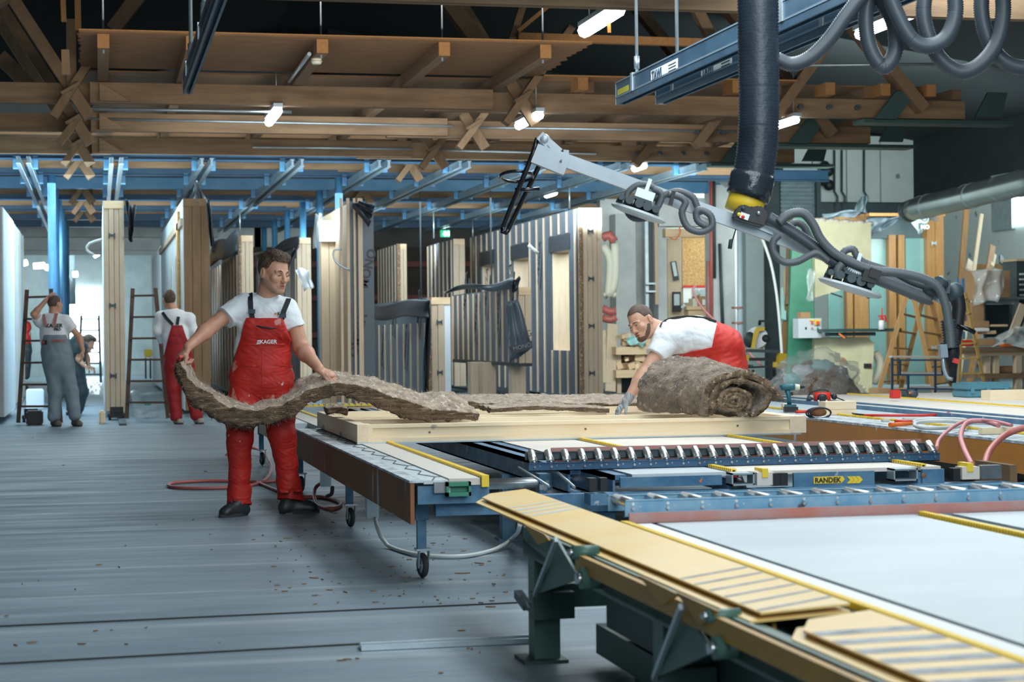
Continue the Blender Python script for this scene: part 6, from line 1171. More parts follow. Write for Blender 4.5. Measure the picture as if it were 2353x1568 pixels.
# ================================================================ PEOPLE: smooth-blended volumes turned into meshes
def n3(v): return np.array(tuple(v), dtype=np.float32)
class Vol:
    def __init__(s, lo, hi, h):
        s.lo = n3(lo); s.h = h; s.n = [int(math.ceil((hi[i] - lo[i]) / h)) + 1 for i in range(3)]; s.v = np.full(s.n, .5, np.float32)
        s.ax = [s.lo[i] + h * np.arange(s.n[i], dtype=np.float32) for i in range(3)]
    def sl(s, lo, hi, mg):
        o = []
        for i in range(3):
            a = int(max(0, (lo[i] - mg - s.lo[i]) / s.h)); b = int(min(s.n[i], (hi[i] + mg - s.lo[i]) / s.h + 2)); o.append(slice(a, max(a, b)))
        return tuple(o)
    def grid(s, S_): return s.ax[0][S_[0]][:, None, None], s.ax[1][S_[1]][None, :, None], s.ax[2][S_[2]][None, None, :]
    def op(s, prim, k=.02, mode='add'):
        lo, hi, fn = prim; S_ = s.sl(lo, hi, k * 2 + s.h * 3)
        if any(q.stop <= q.start for q in S_): return s
        d = fn(*s.grid(S_)); a = s.v[S_]
        if mode == 'sub': d = -d; a2, d2 = -a, -d
        if mode == 'add': h = np.clip(.5 + .5 * (a - d) / k, 0, 1); s.v[S_] = a * (1 - h) + d * h - k * h * (1 - h)
        else: h = np.clip(.5 - .5 * (a - d) / k, 0, 1); s.v[S_] = a * (1 - h) + d * h + k * h * (1 - h)
        return s
    def cut(s, fn): # keep where fn <= 0
        s.v = np.maximum(s.v, fn(*s.grid((slice(None),) * 3)).astype(np.float32)); return s
    def wrinkle(s, amp, f, seed=0, st=(1, 1, 1)):
        r = np.random.RandomState(seed); X, Y, Z = s.grid((slice(None),) * 3); X, Y, Z = X * st[0], Y * st[1], Z * st[2]; t = 0
        wx = .03 * np.sin(Z * f * .7 + X * f * .3 + 1); 
        for i in range(6):
            k = r.normal(size=3); k = k / np.linalg.norm(k) * f * r.uniform(.6, 1.6); t = t + (1 - 2 * np.abs(np.sin((X + wx) * k[0] + (Y + wx) * k[1] + Z * k[2] + r.uniform(0, 6)))) / 6
        s.v = s.v + (t * amp).astype(np.float32); return s
    def mesh(s):
        v = s.v; v[0] = v[-1] = .5; v[:, 0] = v[:, -1] = .5; v[:, :, 0] = v[:, :, -1] = .5; g = v < 0; nx, ny, nz = s.n
        c = np.zeros((nx - 1, ny - 1, nz - 1), np.int8)
        for i in (0, 1):
            for j in (0, 1):
                for k in (0, 1): c += g[i:nx - 1 + i, j:ny - 1 + j, k:nz - 1 + k]
        cells = np.argwhere((c > 0) & (c < 8)); idx = np.full(c.shape, -1, np.int64); idx[tuple(cells.T)] = np.arange(len(cells))
        acc = np.zeros((len(cells), 3)); cnt = np.zeros(len(cells)); C = [(i, j, k) for i in (0, 1) for j in (0, 1) for k in (0, 1)]
        cv = {q: v[cells[:, 0] + q[0], cells[:, 1] + q[1], cells[:, 2] + q[2]].astype(np.float64) for q in C}
        for a in C:
            for ax in range(3):
                if a[ax] == 0:
                    b = list(a); b[ax] = 1; b = tuple(b); va, vb = cv[a], cv[b]; m = (va < 0) != (vb < 0); t = np.where(m, va / np.where(m, va - vb, 1), 0)
                    p = np.array(a, float)[None, :].repeat(len(cells), 0); p[:, ax] = t; acc[m] += p[m]; cnt[m] += 1
        P = (cells + acc / cnt[:, None]) * s.h + s.lo; F_ = []
        for ax in range(3):
            o = [q for q in range(3) if q != ax]; A = np.take(g, range(s.n[ax] - 1), ax); B = np.take(g, range(1, s.n[ax]), ax); e = np.argwhere(A != B)
            e = e[(e[:, o[0]] > 0) & (e[:, o[1]] > 0) & (e[:, o[0]] < s.n[o[0]] - 1) & (e[:, o[1]] < s.n[o[1]] - 1)]; fl = A[tuple(e.T)]
            def cc(d0, d1): q = e.copy(); q[:, o[0]] -= d0; q[:, o[1]] -= d1; return idx[tuple(q.T)]
            q = np.stack([cc(0, 0), cc(1, 0), cc(1, 1), cc(0, 1)], 1); fl2 = fl if ax != 1 else ~fl; q[fl2] = q[fl2][:, ::-1]; F_.append(q[(q >= 0).all(1)])
        return P, np.concatenate(F_)[:, ::-1]
    def hit(s, px, py, d0, d1):
        a, b = D(px, py, d0), D(px, py, d1); n = 400
        for i in range(n):
            p = a.lerp(b, i / n); q = [int(round((p[k] - s.lo[k]) / s.h)) for k in range(3)]
            if all(0 <= q[k] < s.n[k] for k in range(3)) and s.v[tuple(q)] < 0: return p
        return None
def cone(a, b, ra, rb, w=None, q=1.0, cut=None):
    a, b = n3(a), n3(b); R = max(ra, rb) * max(1, q); ab = b - a; L = float(ab @ ab) or 1e-9; w_ = n3(w) if w is not None else None
    def fn(X, Y, Z):
        t = np.clip(((X - a[0]) * ab[0] + (Y - a[1]) * ab[1] + (Z - a[2]) * ab[2]) / L, 0, 1); dx, dy, dz = X - a[0] - t * ab[0], Y - a[1] - t * ab[1], Z - a[2] - t * ab[2]
        d2 = dx * dx + dy * dy + dz * dz
        if w_ is not None: c = dx * w_[0] + dy * w_[1] + dz * w_[2]; d2 = d2 + c * c * (1 / q ** 2 - 1)
        d = np.sqrt(np.maximum(d2, 0)) - (ra + (rb - ra) * t)
        if q < 1 and w_ is not None: d = d * (.5 + .5 * q)
        if cut: d = np.maximum(d, (X - cut[0][0]) * cut[1][0] + (Y - cut[0][1]) * cut[1][1] + (Z - cut[0][2]) * cut[1][2])
        return d
    return np.minimum(a, b) - R, np.maximum(a, b) + R, fn
def ell(c, r, M=None):
    c = n3(c); R = max(r); A = [n3(q) for q in (M or ((1, 0, 0), (0, 1, 0), (0, 0, 1)))]
    def fn(X, Y, Z):
        k0 = k1 = 0
        for i in range(3): u = (X - c[0]) * A[i][0] + (Y - c[1]) * A[i][1] + (Z - c[2]) * A[i][2]; k0 = k0 + (u / r[i]) ** 2; k1 = k1 + (u / r[i] ** 2) ** 2
        k0 = np.sqrt(k0); return k0 * (k0 - 1) / np.maximum(np.sqrt(k1), 1e-6)
    return c - R, c + R, fn
def bb(ps, mg): return [min(p[i] for p in ps) - mg for i in range(3)], [max(p[i] for p in ps) + mg for i in range(3)]
def np_mesh(name, parts, mats, parent, paints=()):
    """parts: list of (P, F, material index); paints: (center, radii, axes, material index)"""
    org = n3(world_of(parent)); vs = []; fs = []; mi = []; b = 0
    for P, F_, k in parts:
        m = np.full(len(F_), k); C = P[F_].mean(1)
        for (c, r, A, kk) in paints:
            u = 0
            for i in range(3): u = u + (((C - n3(c)) @ n3(A[i])) / r[i]) ** 2
            m[u < 1] = kk
        vs.append(P - org); fs.append(F_ + b); mi.append(m); b += len(P)
    P, F_, mi = np.concatenate(vs), np.concatenate(fs), np.concatenate(mi); me = bpy.data.meshes.new(name)
    me.vertices.add(len(P)); me.vertices.foreach_set('co', P.astype(np.float32).ravel()); me.loops.add(F_.size); me.loops.foreach_set('vertex_index', F_.ravel().astype(np.int32))
    me.polygons.add(len(F_)); me.polygons.foreach_set('loop_start', np.arange(0, F_.size, 4, dtype=np.int32));
    me.polygons.foreach_set('use_smooth', np.ones(len(F_), bool)); me.polygons.foreach_set('material_index', mi.astype(np.int32)); me.update(calc_edges=True); me.validate()
    for k in mats: me.materials.append(k)
    o = bpy.data.objects.new(name, me); COL.objects.link(o); o.parent = parent; return o
skin = mat('skin', (.60, .33, .22), .5, col2=(.50, .24, .155), amt=.5, scale=9); skin2 = mat('skin_pale', (.66, .39, .27), .5, col2=(.56, .29, .19), amt=.5, scale=9); lipm = mat('lips', (.42, .15, .12), .45); stub = mat('stubble', (.46, .27, .19), .7, col2=(.36, .21, .15), scale=60); beard = mat('beard', (.10, .055, .035), .8, col2=(.16, .09, .06), scale=80)
hairm = mat('hair', (.055, .033, .02), .55, col2=(.13, .085, .05), amt=.3, scale=30, st=(1, 1, .5), bump=.8, bs=120); hairg = mat('hair_short', (.07, .045, .035), .75, col2=(.13, .085, .065), amt=.3, scale=50)
eyew = mat('eye_white', (.75, .74, .72), .2); eyed = mat('eye_iris', (.05, .04, .035), .1); tee = mat('white_cotton', (.78, .82, .84), .8, col2=(.71, .75, .78), scale=3, bump=.12, bs=220); bibred = mat('red_workwear', (.52, .017, .008), .65, col2=(.40, .012, .008), amt=.5, scale=4, bump=.12, bs=150, spots=[((.55, .22, .18), .66, 8, (1, 1, .5)), ((.68, .45, .42), .71, 26, (1, 1, .7))])
bibred2 = mat('red_workwear_clean', (.58, .022, .01), .6, col2=(.48, .014, .008), amt=.5, scale=4, bump=.1, bs=150); bibgrey = mat('grey_workwear', (.22, .29, .33), .75, col2=(.17, .23, .27), scale=4); strapm = mat('strap', (.012, .016, .02), .6); shoem = mat('shoe', (.015, .02, .024), .45, col2=(.03, .04, .045), scale=12); teedark = mat('dark_tee', (.03, .055, .06), .8)
gloveg = mat('glove', (.42, .45, .46), .85, col2=(.22, .24, .25), amt=.1, scale=40, st=(3, .2, .2))
def frame3(f, u):
    f = V(f).normalized(); u = V(u); u = (u - f * u.dot(f)).normalized(); return f.cross(u).normalized() * -1, f, u     # side (his left), forward, up
def L3(r, f, z): return RGT * r + FWD * f + V((0, 0, z))
def head(c, f, u, s, neck, neck_r=.058, h=.0023, full=True, eo=.0022, ez=.000):
    """returns head mesh part + helper; c = centre between the ears"""
    sd, f, u = frame3(f, u); A = (sd, f, u); q = lambda x, y, z: c + (sd * x + f * y + u * z) * s; r = lambda *t: tuple(k * s for k in t)
    lo, hi = bb([c, V(neck)], .16 * s); vol = Vol(lo, hi, h)
    vol.op(ell(q(0, -.012, .035), r(.077, .097, .088), A), .01)
    vol.op(ell(q(0, .03, -.03), r(.062, .066, .085), A), .03 * s)
    for x in (-1, 1):
        vol.op(cone(q(x * .052, .0, -.04), q(x * .018, .072, -.096), .022 * s, .02 * s), .03 * s); vol.op(ell(q(x * .042, .066, -.02), r(.024, .022, .022), A), .02 * s)
    vol.op(ell(q(0, .08, -.098), r(.02, .017, .016), A), .02 * s)
    vol.op(cone(q(0, .0, -.05), neck, neck_r * s * .98, neck_r * 1.12), .03)
    vol.op(cone(q(0, -.04, -.02), n3(neck) + n3(FWD * .03) * 0, neck_r * s * .9, neck_r), .02)
    if full:
        for x in (-1, 1):
            vol.op(cone(q(x * .018, .091, .022), q(x * .045, .078, .022), .0105 * s, .009 * s), .012 * s)
            vol.op(ell(q(x * .031, .098, .004), r(.017, .016, .0105), A), .012 * s, 'sub'); vol.op(ell(q(x * .031, .077, .004), r(.0165, .0145, .0125), A), .004 * s)
            vol.op(ell(q(x * .031, .095, .003 + ez), r(.0125, .012, eo), A), .002 * s, 'sub')
            vol.op(ell(q(x * .0125, .103, -.033), r(.0085, .009, .0075), A), .006 * s)
            vol.op(ell(q(x * .083, -.010, -.004), r(.012, .020, .034), A), .006 * s); vol.op(ell(q(x * .095, -.004, -.002), r(.006, .010, .020), A), .004 * s, 'sub')
        vol.op(cone(q(0, .092, .012), q(0, .113, -.026), .0085 * s, .0125 * s), .012 * s); vol.op(ell(q(0, .114, -.028), r(.012, .011, .010), A), .008 * s)
        vol.op(ell(q(0, .086, -.064), r(.028, .018, .018), A), .012 * s); vol.op(ell(q(0, .1, -.057), r(.022, .0085, .0055), A), .004 * s); vol.op(ell(q(0, .0985, -.068), r(.02, .009, .0065), A), .004 * s)
        vol.op(ell(q(0, .108, -.0625), r(.022, .012, .0018), A), .003 * s, 'sub')
    else:
        vol.op(cone(q(0, .092, .012), q(0, .113, -.026), .01 * s, .015 * s), .012 * s)
        for x in (-1, 1): vol.op(ell(q(x * .078, -.008, -.005), r(.009, .018, .031), A), .006 * s)
    P, F_ = vol.mesh(); paints = [(q(0, .1, -.0625), r(.021, .014, .0105), A, 1)] if full else []
    return (P, F_, 0), paints, q, A, r
def hair_mesh(q, A, r, s, parent, style, matl, h=.0035, amp=.006):
    c = q(0, -.012, .045); lo, hi = bb([c], .15 * s); v = Vol(lo, hi, h); th = .014 if style == 'full' else .004
    v.op(ell(q(0, -.014, .038), r(.078 + th * .5, .098 + th, .09 + th * 1.3), A), .01)
    if style == 'full': v.op(ell(q(.015, .045, .112), r(.05, .032, .022), A), .03 * s); v.op(ell(q(-.02, .02, .118), r(.045, .045, .018), A), .02 * s)
    sd, f, u = A; c0 = n3(q(0, 0, 0)); f_, u_, s_ = n3(f), n3(u), n3(sd)
    def keep(X, Y, Z):
        x = ((X - c0[0]) * s_[0] + (Y - c0[1]) * s_[1] + (Z - c0[2]) * s_[2]) / s; y = ((X - c0[0]) * f_[0] + (Y - c0[1]) * f_[1] + (Z - c0[2]) * f_[2]) / s; z = ((X - c0[0]) * u_[0] + (Y - c0[1]) * u_[1] + (Z - c0[2]) * u_[2]) / s
        face = y - .03 + np.minimum(z - .075 + .25 * np.abs(x) * 0, 0) * -0    # hairline
        fr = np.minimum((.089 + .3 * (np.abs(x)) ** 1 * 0 + .25 * np.maximum(0, .05 - np.abs(x)) * 0) - z, y - .022 - .35 * np.maximum(z - .03, 0))
        side = np.minimum(.034 - z, y - (-.034)); low = (-.052 + .55 * np.maximum(y + .06, 0)) - z
        return np.maximum(np.maximum(fr, side), low) * s
    v.cut(keep); v.wrinkle(amp, 160 if style == 'full' else 300, 4, (1, 1, .6)); P, F_ = v.mesh(); return np_mesh('hair', [(P, F_, 0)], [matl], parent)
def eyes(q, A, s, parent, look=(0, 1, 0), lid=.5):
    sd, f, u = A
    for x in (-1, 1):
        c = q(x * .031, .0775, .003); m = MB(); m.ball((0, 0, 0), .0135 * s, n=16, m=12); lk = (sd * look[0] + f * look[1] + u * look[2]).normalized()
        m.v = [tuple(c + V(p)) for p in m.v]; o = m.build('eye', [eyew, eyed], parent); w = c - world_of(parent)
        for p in o.data.polygons:
            if (p.center - w).normalized().dot(lk) > .86: p.material_index = 1
        # brow
        b = MB(); b.tube([q(x * .014, .1005, .0235), q(x * .03, .0985, .030), q(x * .047, .084, .0255)], [.0028 * s, .0038 * s, .002 * s], 6); b.build('eyebrow', hairm, parent)
        b = MB(); b.tube([q(x * .017, .0925, .001), q(x * .024, .0965, .0045 + lid * .004), q(x * .034, .0965, .005 + lid * .004), q(x * .044, .089, .001)], [.0007 * s, .0012 * s, .0014 * s, .0008 * s], 6); b.build('eyelashes', hairm, parent)
def hand_prims(w, a, n, th, curl=(.3, .6, .5), s=1.0, spread=.12, thumb=(.55, .6, -.35)):
    """w wrist, a towards fingers, n back of the hand, th towards the thumb side"""
    a, n, th = V(a).normalized(), V(n), V(th); n = (n - a * n.dot(a)).normalized(); t2 = a.cross(n).normalized(); th = t2 if t2.dot(th) > 0 else -t2; out = []
    out.append((cone(w, w + a * .075 * s, .027 * s, .036 * s, n, .42), .012)); out.append((ell(w + a * .035 * s + th * .018 * s - n * .008 * s, (.02 * s, .028 * s, .014 * s), (th, a, n)), .012))
    for i, (o, L_) in enumerate(((.031, .95), (.0105, 1.08), (-.0105, 1.0), (-.031, .8))):
        b = w + a * (.083 - abs(i - 1) * .004) * s + th * o * s; d = (a + th * o * spread * 8).normalized(); ang = 0; p = b - a * .015 * s
        for (ln, cu, r0, r1) in ((.045 + .015, curl[0], .0098, .0088), (.028, curl[1], .0088, .0078), (.022, curl[2], .0078, .0065)):
            ang += cu; dd = d * math.cos(ang) - n * math.sin(ang); e = p + dd * ln * L_ * s; out.append((cone(p, e, r0 * s, r1 * s), .0035)); p = e
    d = (a * thumb[1] + th * thumb[0] + n * thumb[2]).normalized(); p = w + a * .022 * s + th * .02 * s; e = p + d * .045 * s; out.append((cone(p, e, .014 * s, .0115 * s), .008)); d2 = (d + a * .4 - n * .25).normalized(); g = e + d2 * .032 * s; out.append((cone(e, g, .011 * s, .0095 * s), .004)); out.append((cone(g, g + (d2 - n * .2).normalized() * .024 * s, .0095 * s, .007 * s), .004))
    return out
def arm(sh, el, wr, rs, hp, h=.003):
    pts = [sh, el, wr, wr + (wr - el).normalized() * .19]; lo, hi = bb(pts, .085); v = Vol(lo, hi, h); u = (el - wr).normalized(); sh2 = el.lerp(sh, .8)
    v.op(cone(sh2, el, rs[0], rs[1]), .02); m = el.lerp(wr, .28); v.op(cone(el, m, rs[1], rs[2]), .03); v.op(cone(m, wr, rs[2], rs[3]), .03)
    v.op(cone(wr - (wr - el).normalized() * .03, wr + (wr - el).normalized() * .01, rs[3], rs[3] * .95), .01)
    for p, k in hp: v.op(p, k)
    P, F_ = v.mesh(); return (P, F_, 0)
def ribbon(vol, pxs, d0, d1, w, th, matl, name, parent, up_off=.004, fallback=None):
    P = []; 
    for (px, py) in pxs:
        p = vol.hit(px, py, d0, d1)
        if p is None and P: p = P[-1] + (D(px, py, (P[-1] - camo.matrix_world.translation).dot(FWD)) - P[-1])
        if p is not None: P.append(p - FWD * up_off)
    if len(P) < 2: print('no ribbon', name, pxs[0]); return None
    m = MB(); L_ = []
    for i, p in enumerate(P):
        t = (P[min(i + 1, len(P) - 1)] - P[max(i - 1, 0)]).normalized(); sd = t.cross(FWD).normalized(); L_.append((p, sd))
    vs = []
    for p, sd in L_: vs += [p - sd * w / 2, p + sd * w / 2, p + sd * w / 2 - FWD * th, p - sd * w / 2 - FWD * th]
    n = len(L_); m.add(vs, [(i * 4 + k, i * 4 + (k + 1) % 4, (i + 1) * 4 + (k + 1) % 4, (i + 1) * 4 + k) for i in range(n - 1) for k in range(4)] + [(3, 2, 1, 0), tuple((n - 1) * 4 + k for k in range(4))]); return m.build(name, matl, parent)
def shoe(toe, heel, parent, s=1.0, matl=None, z=0):
    d = (toe - heel); d.z = 0; L_ = d.length; d.normalize(); w = V((-d.y, d.x, 0)); lo, hi = bb([toe, heel], .09); lo[2] = z - .02; hi[2] = z + .16 * s; v = Vol(lo, hi, .004)
    hb, tb = V((heel.x, heel.y, z)), V((toe.x, toe.y, z))
    v.op(cone(hb + d * .035 + V((0, 0, .045 * s)), hb + d * .06 + V((0, 0, .10 * s)), .042 * s, .046 * s), .02); v.op(cone(hb + d * .04 + V((0, 0, .035)), tb - d * .055 + V((0, 0, .034)), .038 * s, .046 * s, (0, 0, 1), .85), .03)
    v.op(cone(hb + d * .09 + V((0, 0, .07 * s)), tb - d * .08 + V((0, 0, .05 * s)), .035 * s, .032 * s), .03)
    v.cut(lambda X, Y, Z: z + .006 - Z + 0 * X + 0 * Y); P, F_ = v.mesh(); o = np_mesh('shoe', [(P, F_, 0)], [matl or shoem], parent)
    m = MB(); n = 24; ring_ = []
    for i in range(n):
        a = 2 * math.pi * i / n; c = (hb + tb) / 2; x = math.cos(a) * (L_ / 2 + .004); y = math.sin(a) * (.044 + .008 * math.cos(a)) * s; ring_.append(c + d * x + w * y + V((0, 0, .001)))
    m.prism(ring_, (0, 0, .022)); m.build('sole', rubber, o); m = MB()
    for i in range(4): c = hb.lerp(tb, .52 + .09 * i) + V((0, 0, (.112 - .012 * i) * s)); m.tube([c - w * .022 - V((0, 0, .012)), c, c + w * .022 - V((0, 0, .012))], .0028, 5)
    m.build('laces', greydk, o); return o
def emboss(vol, s_, size, px, py, d0, d1, matl, parent, tilt=0, bold=.003, off=.004):
    p = vol.hit(px, py, d0, d1)
    if p is None: return
    u = RGT + V((0, 0, tilt)); text(s_, size, p - FWD * off, u, -FWD, matl, parent, 'print', depth=.002, bold=bold)
# ---------------------------------------------------------------- the standing man
dm = 13.05; J = lambda px, py, df=0: D(px, py, dm + df)
man = thing('person', 'man in white T-shirt and paint-flecked red bib overalls standing and holding the wool blanket', 'person', D(600, 1170, dm))
man.location = V((man.location.x, man.location.y, 0))
hc = J(630, 628, -.02); neck = J(612, 686, .02)
hp_, paints, q, A, r = head(hc, L3(.70, -.68, -.22), L3(.06, .0, 1), 1.13, neck, .062)
paints += [(q(x * .05, .01 + .014 * i, -.04 - .016 * i), r(.034, .026, .020), A, 2) for x in (-1, 1) for i in range(5)] + [(q(0, .08, -.1), r(.05, .04, .025), A, 2), (q(0, .1, -.048), r(.028, .012, .008), A, 2)]; lipq = paints.pop(0); paints.append(lipq)
# arms
shL, elL, wrL = J(548, 702, .03), J(484, 752, -.12), J(434, 796, -.36)
shR, elR, wrR = J(668, 716, .03), J(692, 800, .03), J(733, 847, -.20)
aL = arm(shL, elL, wrL, (.056, .050, .051, .031), hand_prims(wrL, L3(-.50, -.25, -.62), L3(-.75, -.5, .25), L3(.5, -.6, .2), (1.1, 1.3, .8), 1.08, 0, (.25, .7, -.3)))
aR = arm(shR, elR, wrR, (.058, .054, .056, .032), hand_prims(wrR, L3(.85, -.1, -.42), L3(.3, -.45, .85), L3(.1, -1, -.3), (.45, .8, .5), 1.1, .08, (.35, .85, -.3)))
def torso_prims(g, leg=True):
    P = [(cone(J(566, 712, .03), J(652, 718, .03), .088 + g, .088 + g, FWD, .95), .05), (cone(J(607, 735, .03), J(600, 800, .02), .165 + g, .168 + g, FWD, .70), .06), (cone(J(600, 800, .02), J(600, 850, .02), .168 + g, .178 + g, FWD, .72), .06),
         (cone(J(575, 700, .05), J(612, 684, .04), .062 + g, .06 + g), .05), (cone(J(645, 708, .05), J(614, 686, .04), .062 + g, .06 + g), .05)]
    return P
allp = [J(500, 690, -.25), J(700, 690, .3), J(530, 900, -.3), J(700, 900, .3)]
lo, hi = bb(allp, .05); sh = Vol(lo, hi, .0045)
for p, k in torso_prims(.0): sh.op(p, k)
sh.cut(lambda X, Y, Z: (J(0, 850).z - Z) + 0 * X + 0 * Y)
eL = shL.lerp(elL, .52); eR = shR.lerp(elR, .42)
sh.op(cone(J(560, 706, .03), eL + (elL - shL).normalized() * .05, .082, .082, cut=(n3(eL), n3((elL - shL).normalized()))), .05)
sh.op(cone(J(656, 714, .03), eR + (elR - shR).normalized() * .05, .082, .080, cut=(n3(eR), n3((elR - shR).normalized()))), .05)
sh.op(ell(J(618, 668, -.10), (.078, .09, .07), (RGT, FWD, UPV)), .004, 'sub'); sh.op(cone(neck + V((0, 0, .08)), neck - V((0, 0, .0)), .078, .062), .004, 'sub')
sh.wrinkle(.010, 20, 3, (1, 1, 1.4)); sh.wrinkle(.003, 60, 13); P, F_ = sh.mesh(); np_mesh('tee_shirt', [(P, F_, 0)], [tee], man)
# overalls
lo, hi = bb([J(510, 730, -.3), J(720, 1165, .35), J(510, 1165, -.35), J(720, 730, .3)], .04); ov = Vol(lo, hi, .005)
for p, k in torso_prims(.012)[1:3]: ov.op(p, k)
ov.op(cone(J(588, 752, -.0), J(642, 754, -.0), .125, .125, FWD, 1.05), .04)
zz = lambda py: J(600, py).z
uc = J(612, 760); bibcut = lambda X, Y, Z: Z - (zz(733) - np.maximum(0, np.abs((X - uc.x) * RGT.x + (Y - uc.y) * RGT.y) - .125) ** 1.0 * 3.0 - np.where(((X - uc.x) * FWD.x + (Y - uc.y) * FWD.y) > .02, .12, 0))
ov.cut(bibcut)
ov.op(cone(J(600, 838, .02), J(600, 868, .02), .19, .195, FWD, .74), .05)
kn1, kn2 = J(551, 1010, -.08), J(648, 1000, .02); an1, an2 = J(550, 1140, -.02), J(668, 1122, .08)
ov.op(cone(J(570, 880, .02), J(553, 960, -.04), .125, .102, FWD, .95), .05); ov.op(cone(J(553, 960, -.04), kn1, .102, .082), .04); ov.op(cone(kn1, J(550, 1135, -.04), .082, .070), .04); ov.op(cone(J(550, 1128, -.03), J(551, 1172, -.04), .076, .082, cut=(n3(J(549, 1164, -.06)), n3(L3(.25, -.2, -1)))), .03)
ov.op(cone(J(632, 880, .03), J(640, 945, .03), .125, .105, FWD, .95), .05); ov.op(cone(J(640, 945, .03), kn2, .105, .088), .04); ov.op(cone(kn2, J(664, 1110, .07), .088, .074), .04); ov.op(cone(J(664, 1110, .07), J(669, 1156, .08), .08, .092, cut=(n3(J(668, 1148, .06)), n3(L3(-.1, -.2, -1)))), .03)
for px, py, rr in ((541, 1132, .03), (560, 1142, .03), (655, 1130, .035), (684, 1128, .03)): ov.op(ell(J(px, py, -.05), (rr, rr, .012), (RGT, FWD, UPV)), .02)
ov.wrinkle(.010, 19, 8, (1, 1, 1.1)); ov.wrinkle(.004, 55, 9, (1, 1, 1)); P, F_ = ov.mesh(); ovo = np_mesh('bib_overalls', [(P, F_, 0)], [bibred], man)
bd = [hp_, aL, aR]; tv = Vol(*bb(allp, .02), .01)
for p, k in torso_prims(-.02): tv.op(p, k)
tv.cut(lambda X, Y, Z: (Z - J(600, 690).z) + 0 * X + 0 * Y); P, F_ = tv.mesh(); bd.append((P, F_, 0))
np_mesh('body', bd, [skin, lipm, stub], man, paints)
hair_mesh(q, A, r, 1.13, man, 'full', hairm); eyes(q, A, 1.13, man, (.1, .9, -.55), 0)
shoe(J(505, 1177, -.2), J(568, 1173, -.02), man, 1.08); shoe(J(733, 1166, .12), J(643, 1168, .06), man, 1.08)
for pts in (((575, 670), (575, 674), (576, 678), (576, 682), (576, 690), (577, 710), (579, 722), (581, 736), (580, 744)), ((667, 678), (665, 682), (664, 686), (663, 690), (659, 700), (654, 712), (650, 724), (648, 734))): ribbon(sh, pts, dm - .6, dm + .3, .034, .003, strapm, 'strap', man, .010)
for px, py in ((580, 716), (651, 726)):
    p = sh.hit(px, py, dm - .6, dm + .3); m = MB(); m.beam(p - RGT * .022 - FWD * .022, p + RGT * .022 - FWD * .022, .012, .03); m.build('buckle', greydk, man)
m = MB(); p = sh.hit(579, 742, dm - .6, dm + .3)
pk = [ov.hit(x, y, dm - .6, dm + .3) for x, y in ((588, 749), (600, 752), (620, 755), (636, 755))]; m = MB(); m.tube([k_ - FWD * .004 for k_ in pk if k_], [.002, .006, .006, .002], 6, sq=(1, .6)); m.build('pocket_slit', black, ovo)
emboss(ov, 'KAGER', .037, 598, 790, dm - .6, dm + .3, white, ovo, bold=.0008, off=.012); p = ov.hit(594, 787, dm - .6, dm + .3)
for i in range(3): mk('beam', p + RGT * (-.012 + .003 * i) - FWD * .016 + V((0, 0, i * .011 - .011)), p + RGT * (.012 + .003 * i) - FWD * .016 + V((0, 0, i * .011 - .009)), .003, .006).build('emblem', white, ovo)
emboss(sh, 'K', .028, 638, 724, dm - .6, dm + .3, ink, man, off=.012, bold=.001); p = sh.hit(634, 721, dm - .6, dm + .3)
if p: mk('beam', p - FWD * .012 - RGT * .008, p - FWD * .012 + RGT * .006, .003, .009).build('emblem', orange, man)
ribbon(ov, [(528 + i * 14, 792 - .0 + abs(i - 5) * -.2) for i in range(1, 10)], dm - .6, dm + .3, .012, .003, bibred2, 'waist_seam', ovo, .004)
ribbon(ov, [(603, 800 + i * 12) for i in range(0, 9)], dm - .6, dm + .3, .006, .003, bibred2, 'fly_seam', ovo, .003)
for px in (578, 655):
    for a, b in (((px - 22, 838), (px + 18, 842)),): ribbon(ov, [(a[0] + (b[0] - a[0]) * t / 5, a[1] + (b[1] - a[1]) * t / 5) for t in range(6)], dm - .6, dm + .3, .012, .004, bibred2, 'pocket_flap', ovo, .004)
solo('marker_pen', mk('tube', [D(408, 829, dm - .50), D(416, 819, dm - .56)], .011, 10), red, 'short red marker pen in the left-hand fist of the standing man', 'pen')
# ---------------------------------------------------------------- the bending man
d2 = 14.15; J2 = lambda px, py, df=0: D(px, py, d2 + df)
m2 = thing('person', 'young man with short hair and beard in red overalls bending low over the frame', 'person', J2(1660, 1000, .35)); m2.location.z = 0
hp2, pa2, q, A, r = head(J2(1474, 742, -.1), L3(-.62, -.72, -.36), L3(-.42, .0, .9), 1.06, J2(1528, 762, .08), .062, eo=.0056)
pa2 = [(q(x * .052, .022 + .018 * i * 0 + .012 * i, -.035 - .017 * i), r(.030, .020, .019), A, 2) for x in (-1, 1) for i in range(5)] + [(q(0, .075, -.098), r(.05, .035, .022), A, 2), (q(0, .104, -.047), r(.024, .012, .005), A, 2), (q(0, .1, -.079), r(.010, .02, .010), A, 2)] + pa2
s1, e1, w1_ = J2(1528, 790, -.12), J2(1478, 862, -.22), J2(1444, 916, -.3)
aA = arm(s1, e1, w1_, (.060, .050, .05, .032), [], .003)
s2, e2, w2_ = J2(1552, 790, .22), J2(1556, 850, .2), J2(1548, 910, .1); aB = arm(s2, e2, w2_, (.055, .048, .045, .03), hand_prims(w2_, L3(-.3, -.3, -.9), L3(-.5, .5, .2), L3(0, -1, 0), (.3, .5, .4)), .004)
tp = lambda g: [(cone(J2(1545, 778, .05), J2(1600, 778, .06), .135 + g, .155 + g, FWD, 1.25), .06), (cone(J2(1600, 778, .06), J2(1655, 800, .08), .155 + g, .165 + g, FWD, 1.15), .06), (cone(J2(1530, 776, -.06), J2(1535, 768, .2), .10 + g, .10 + g), .06)]
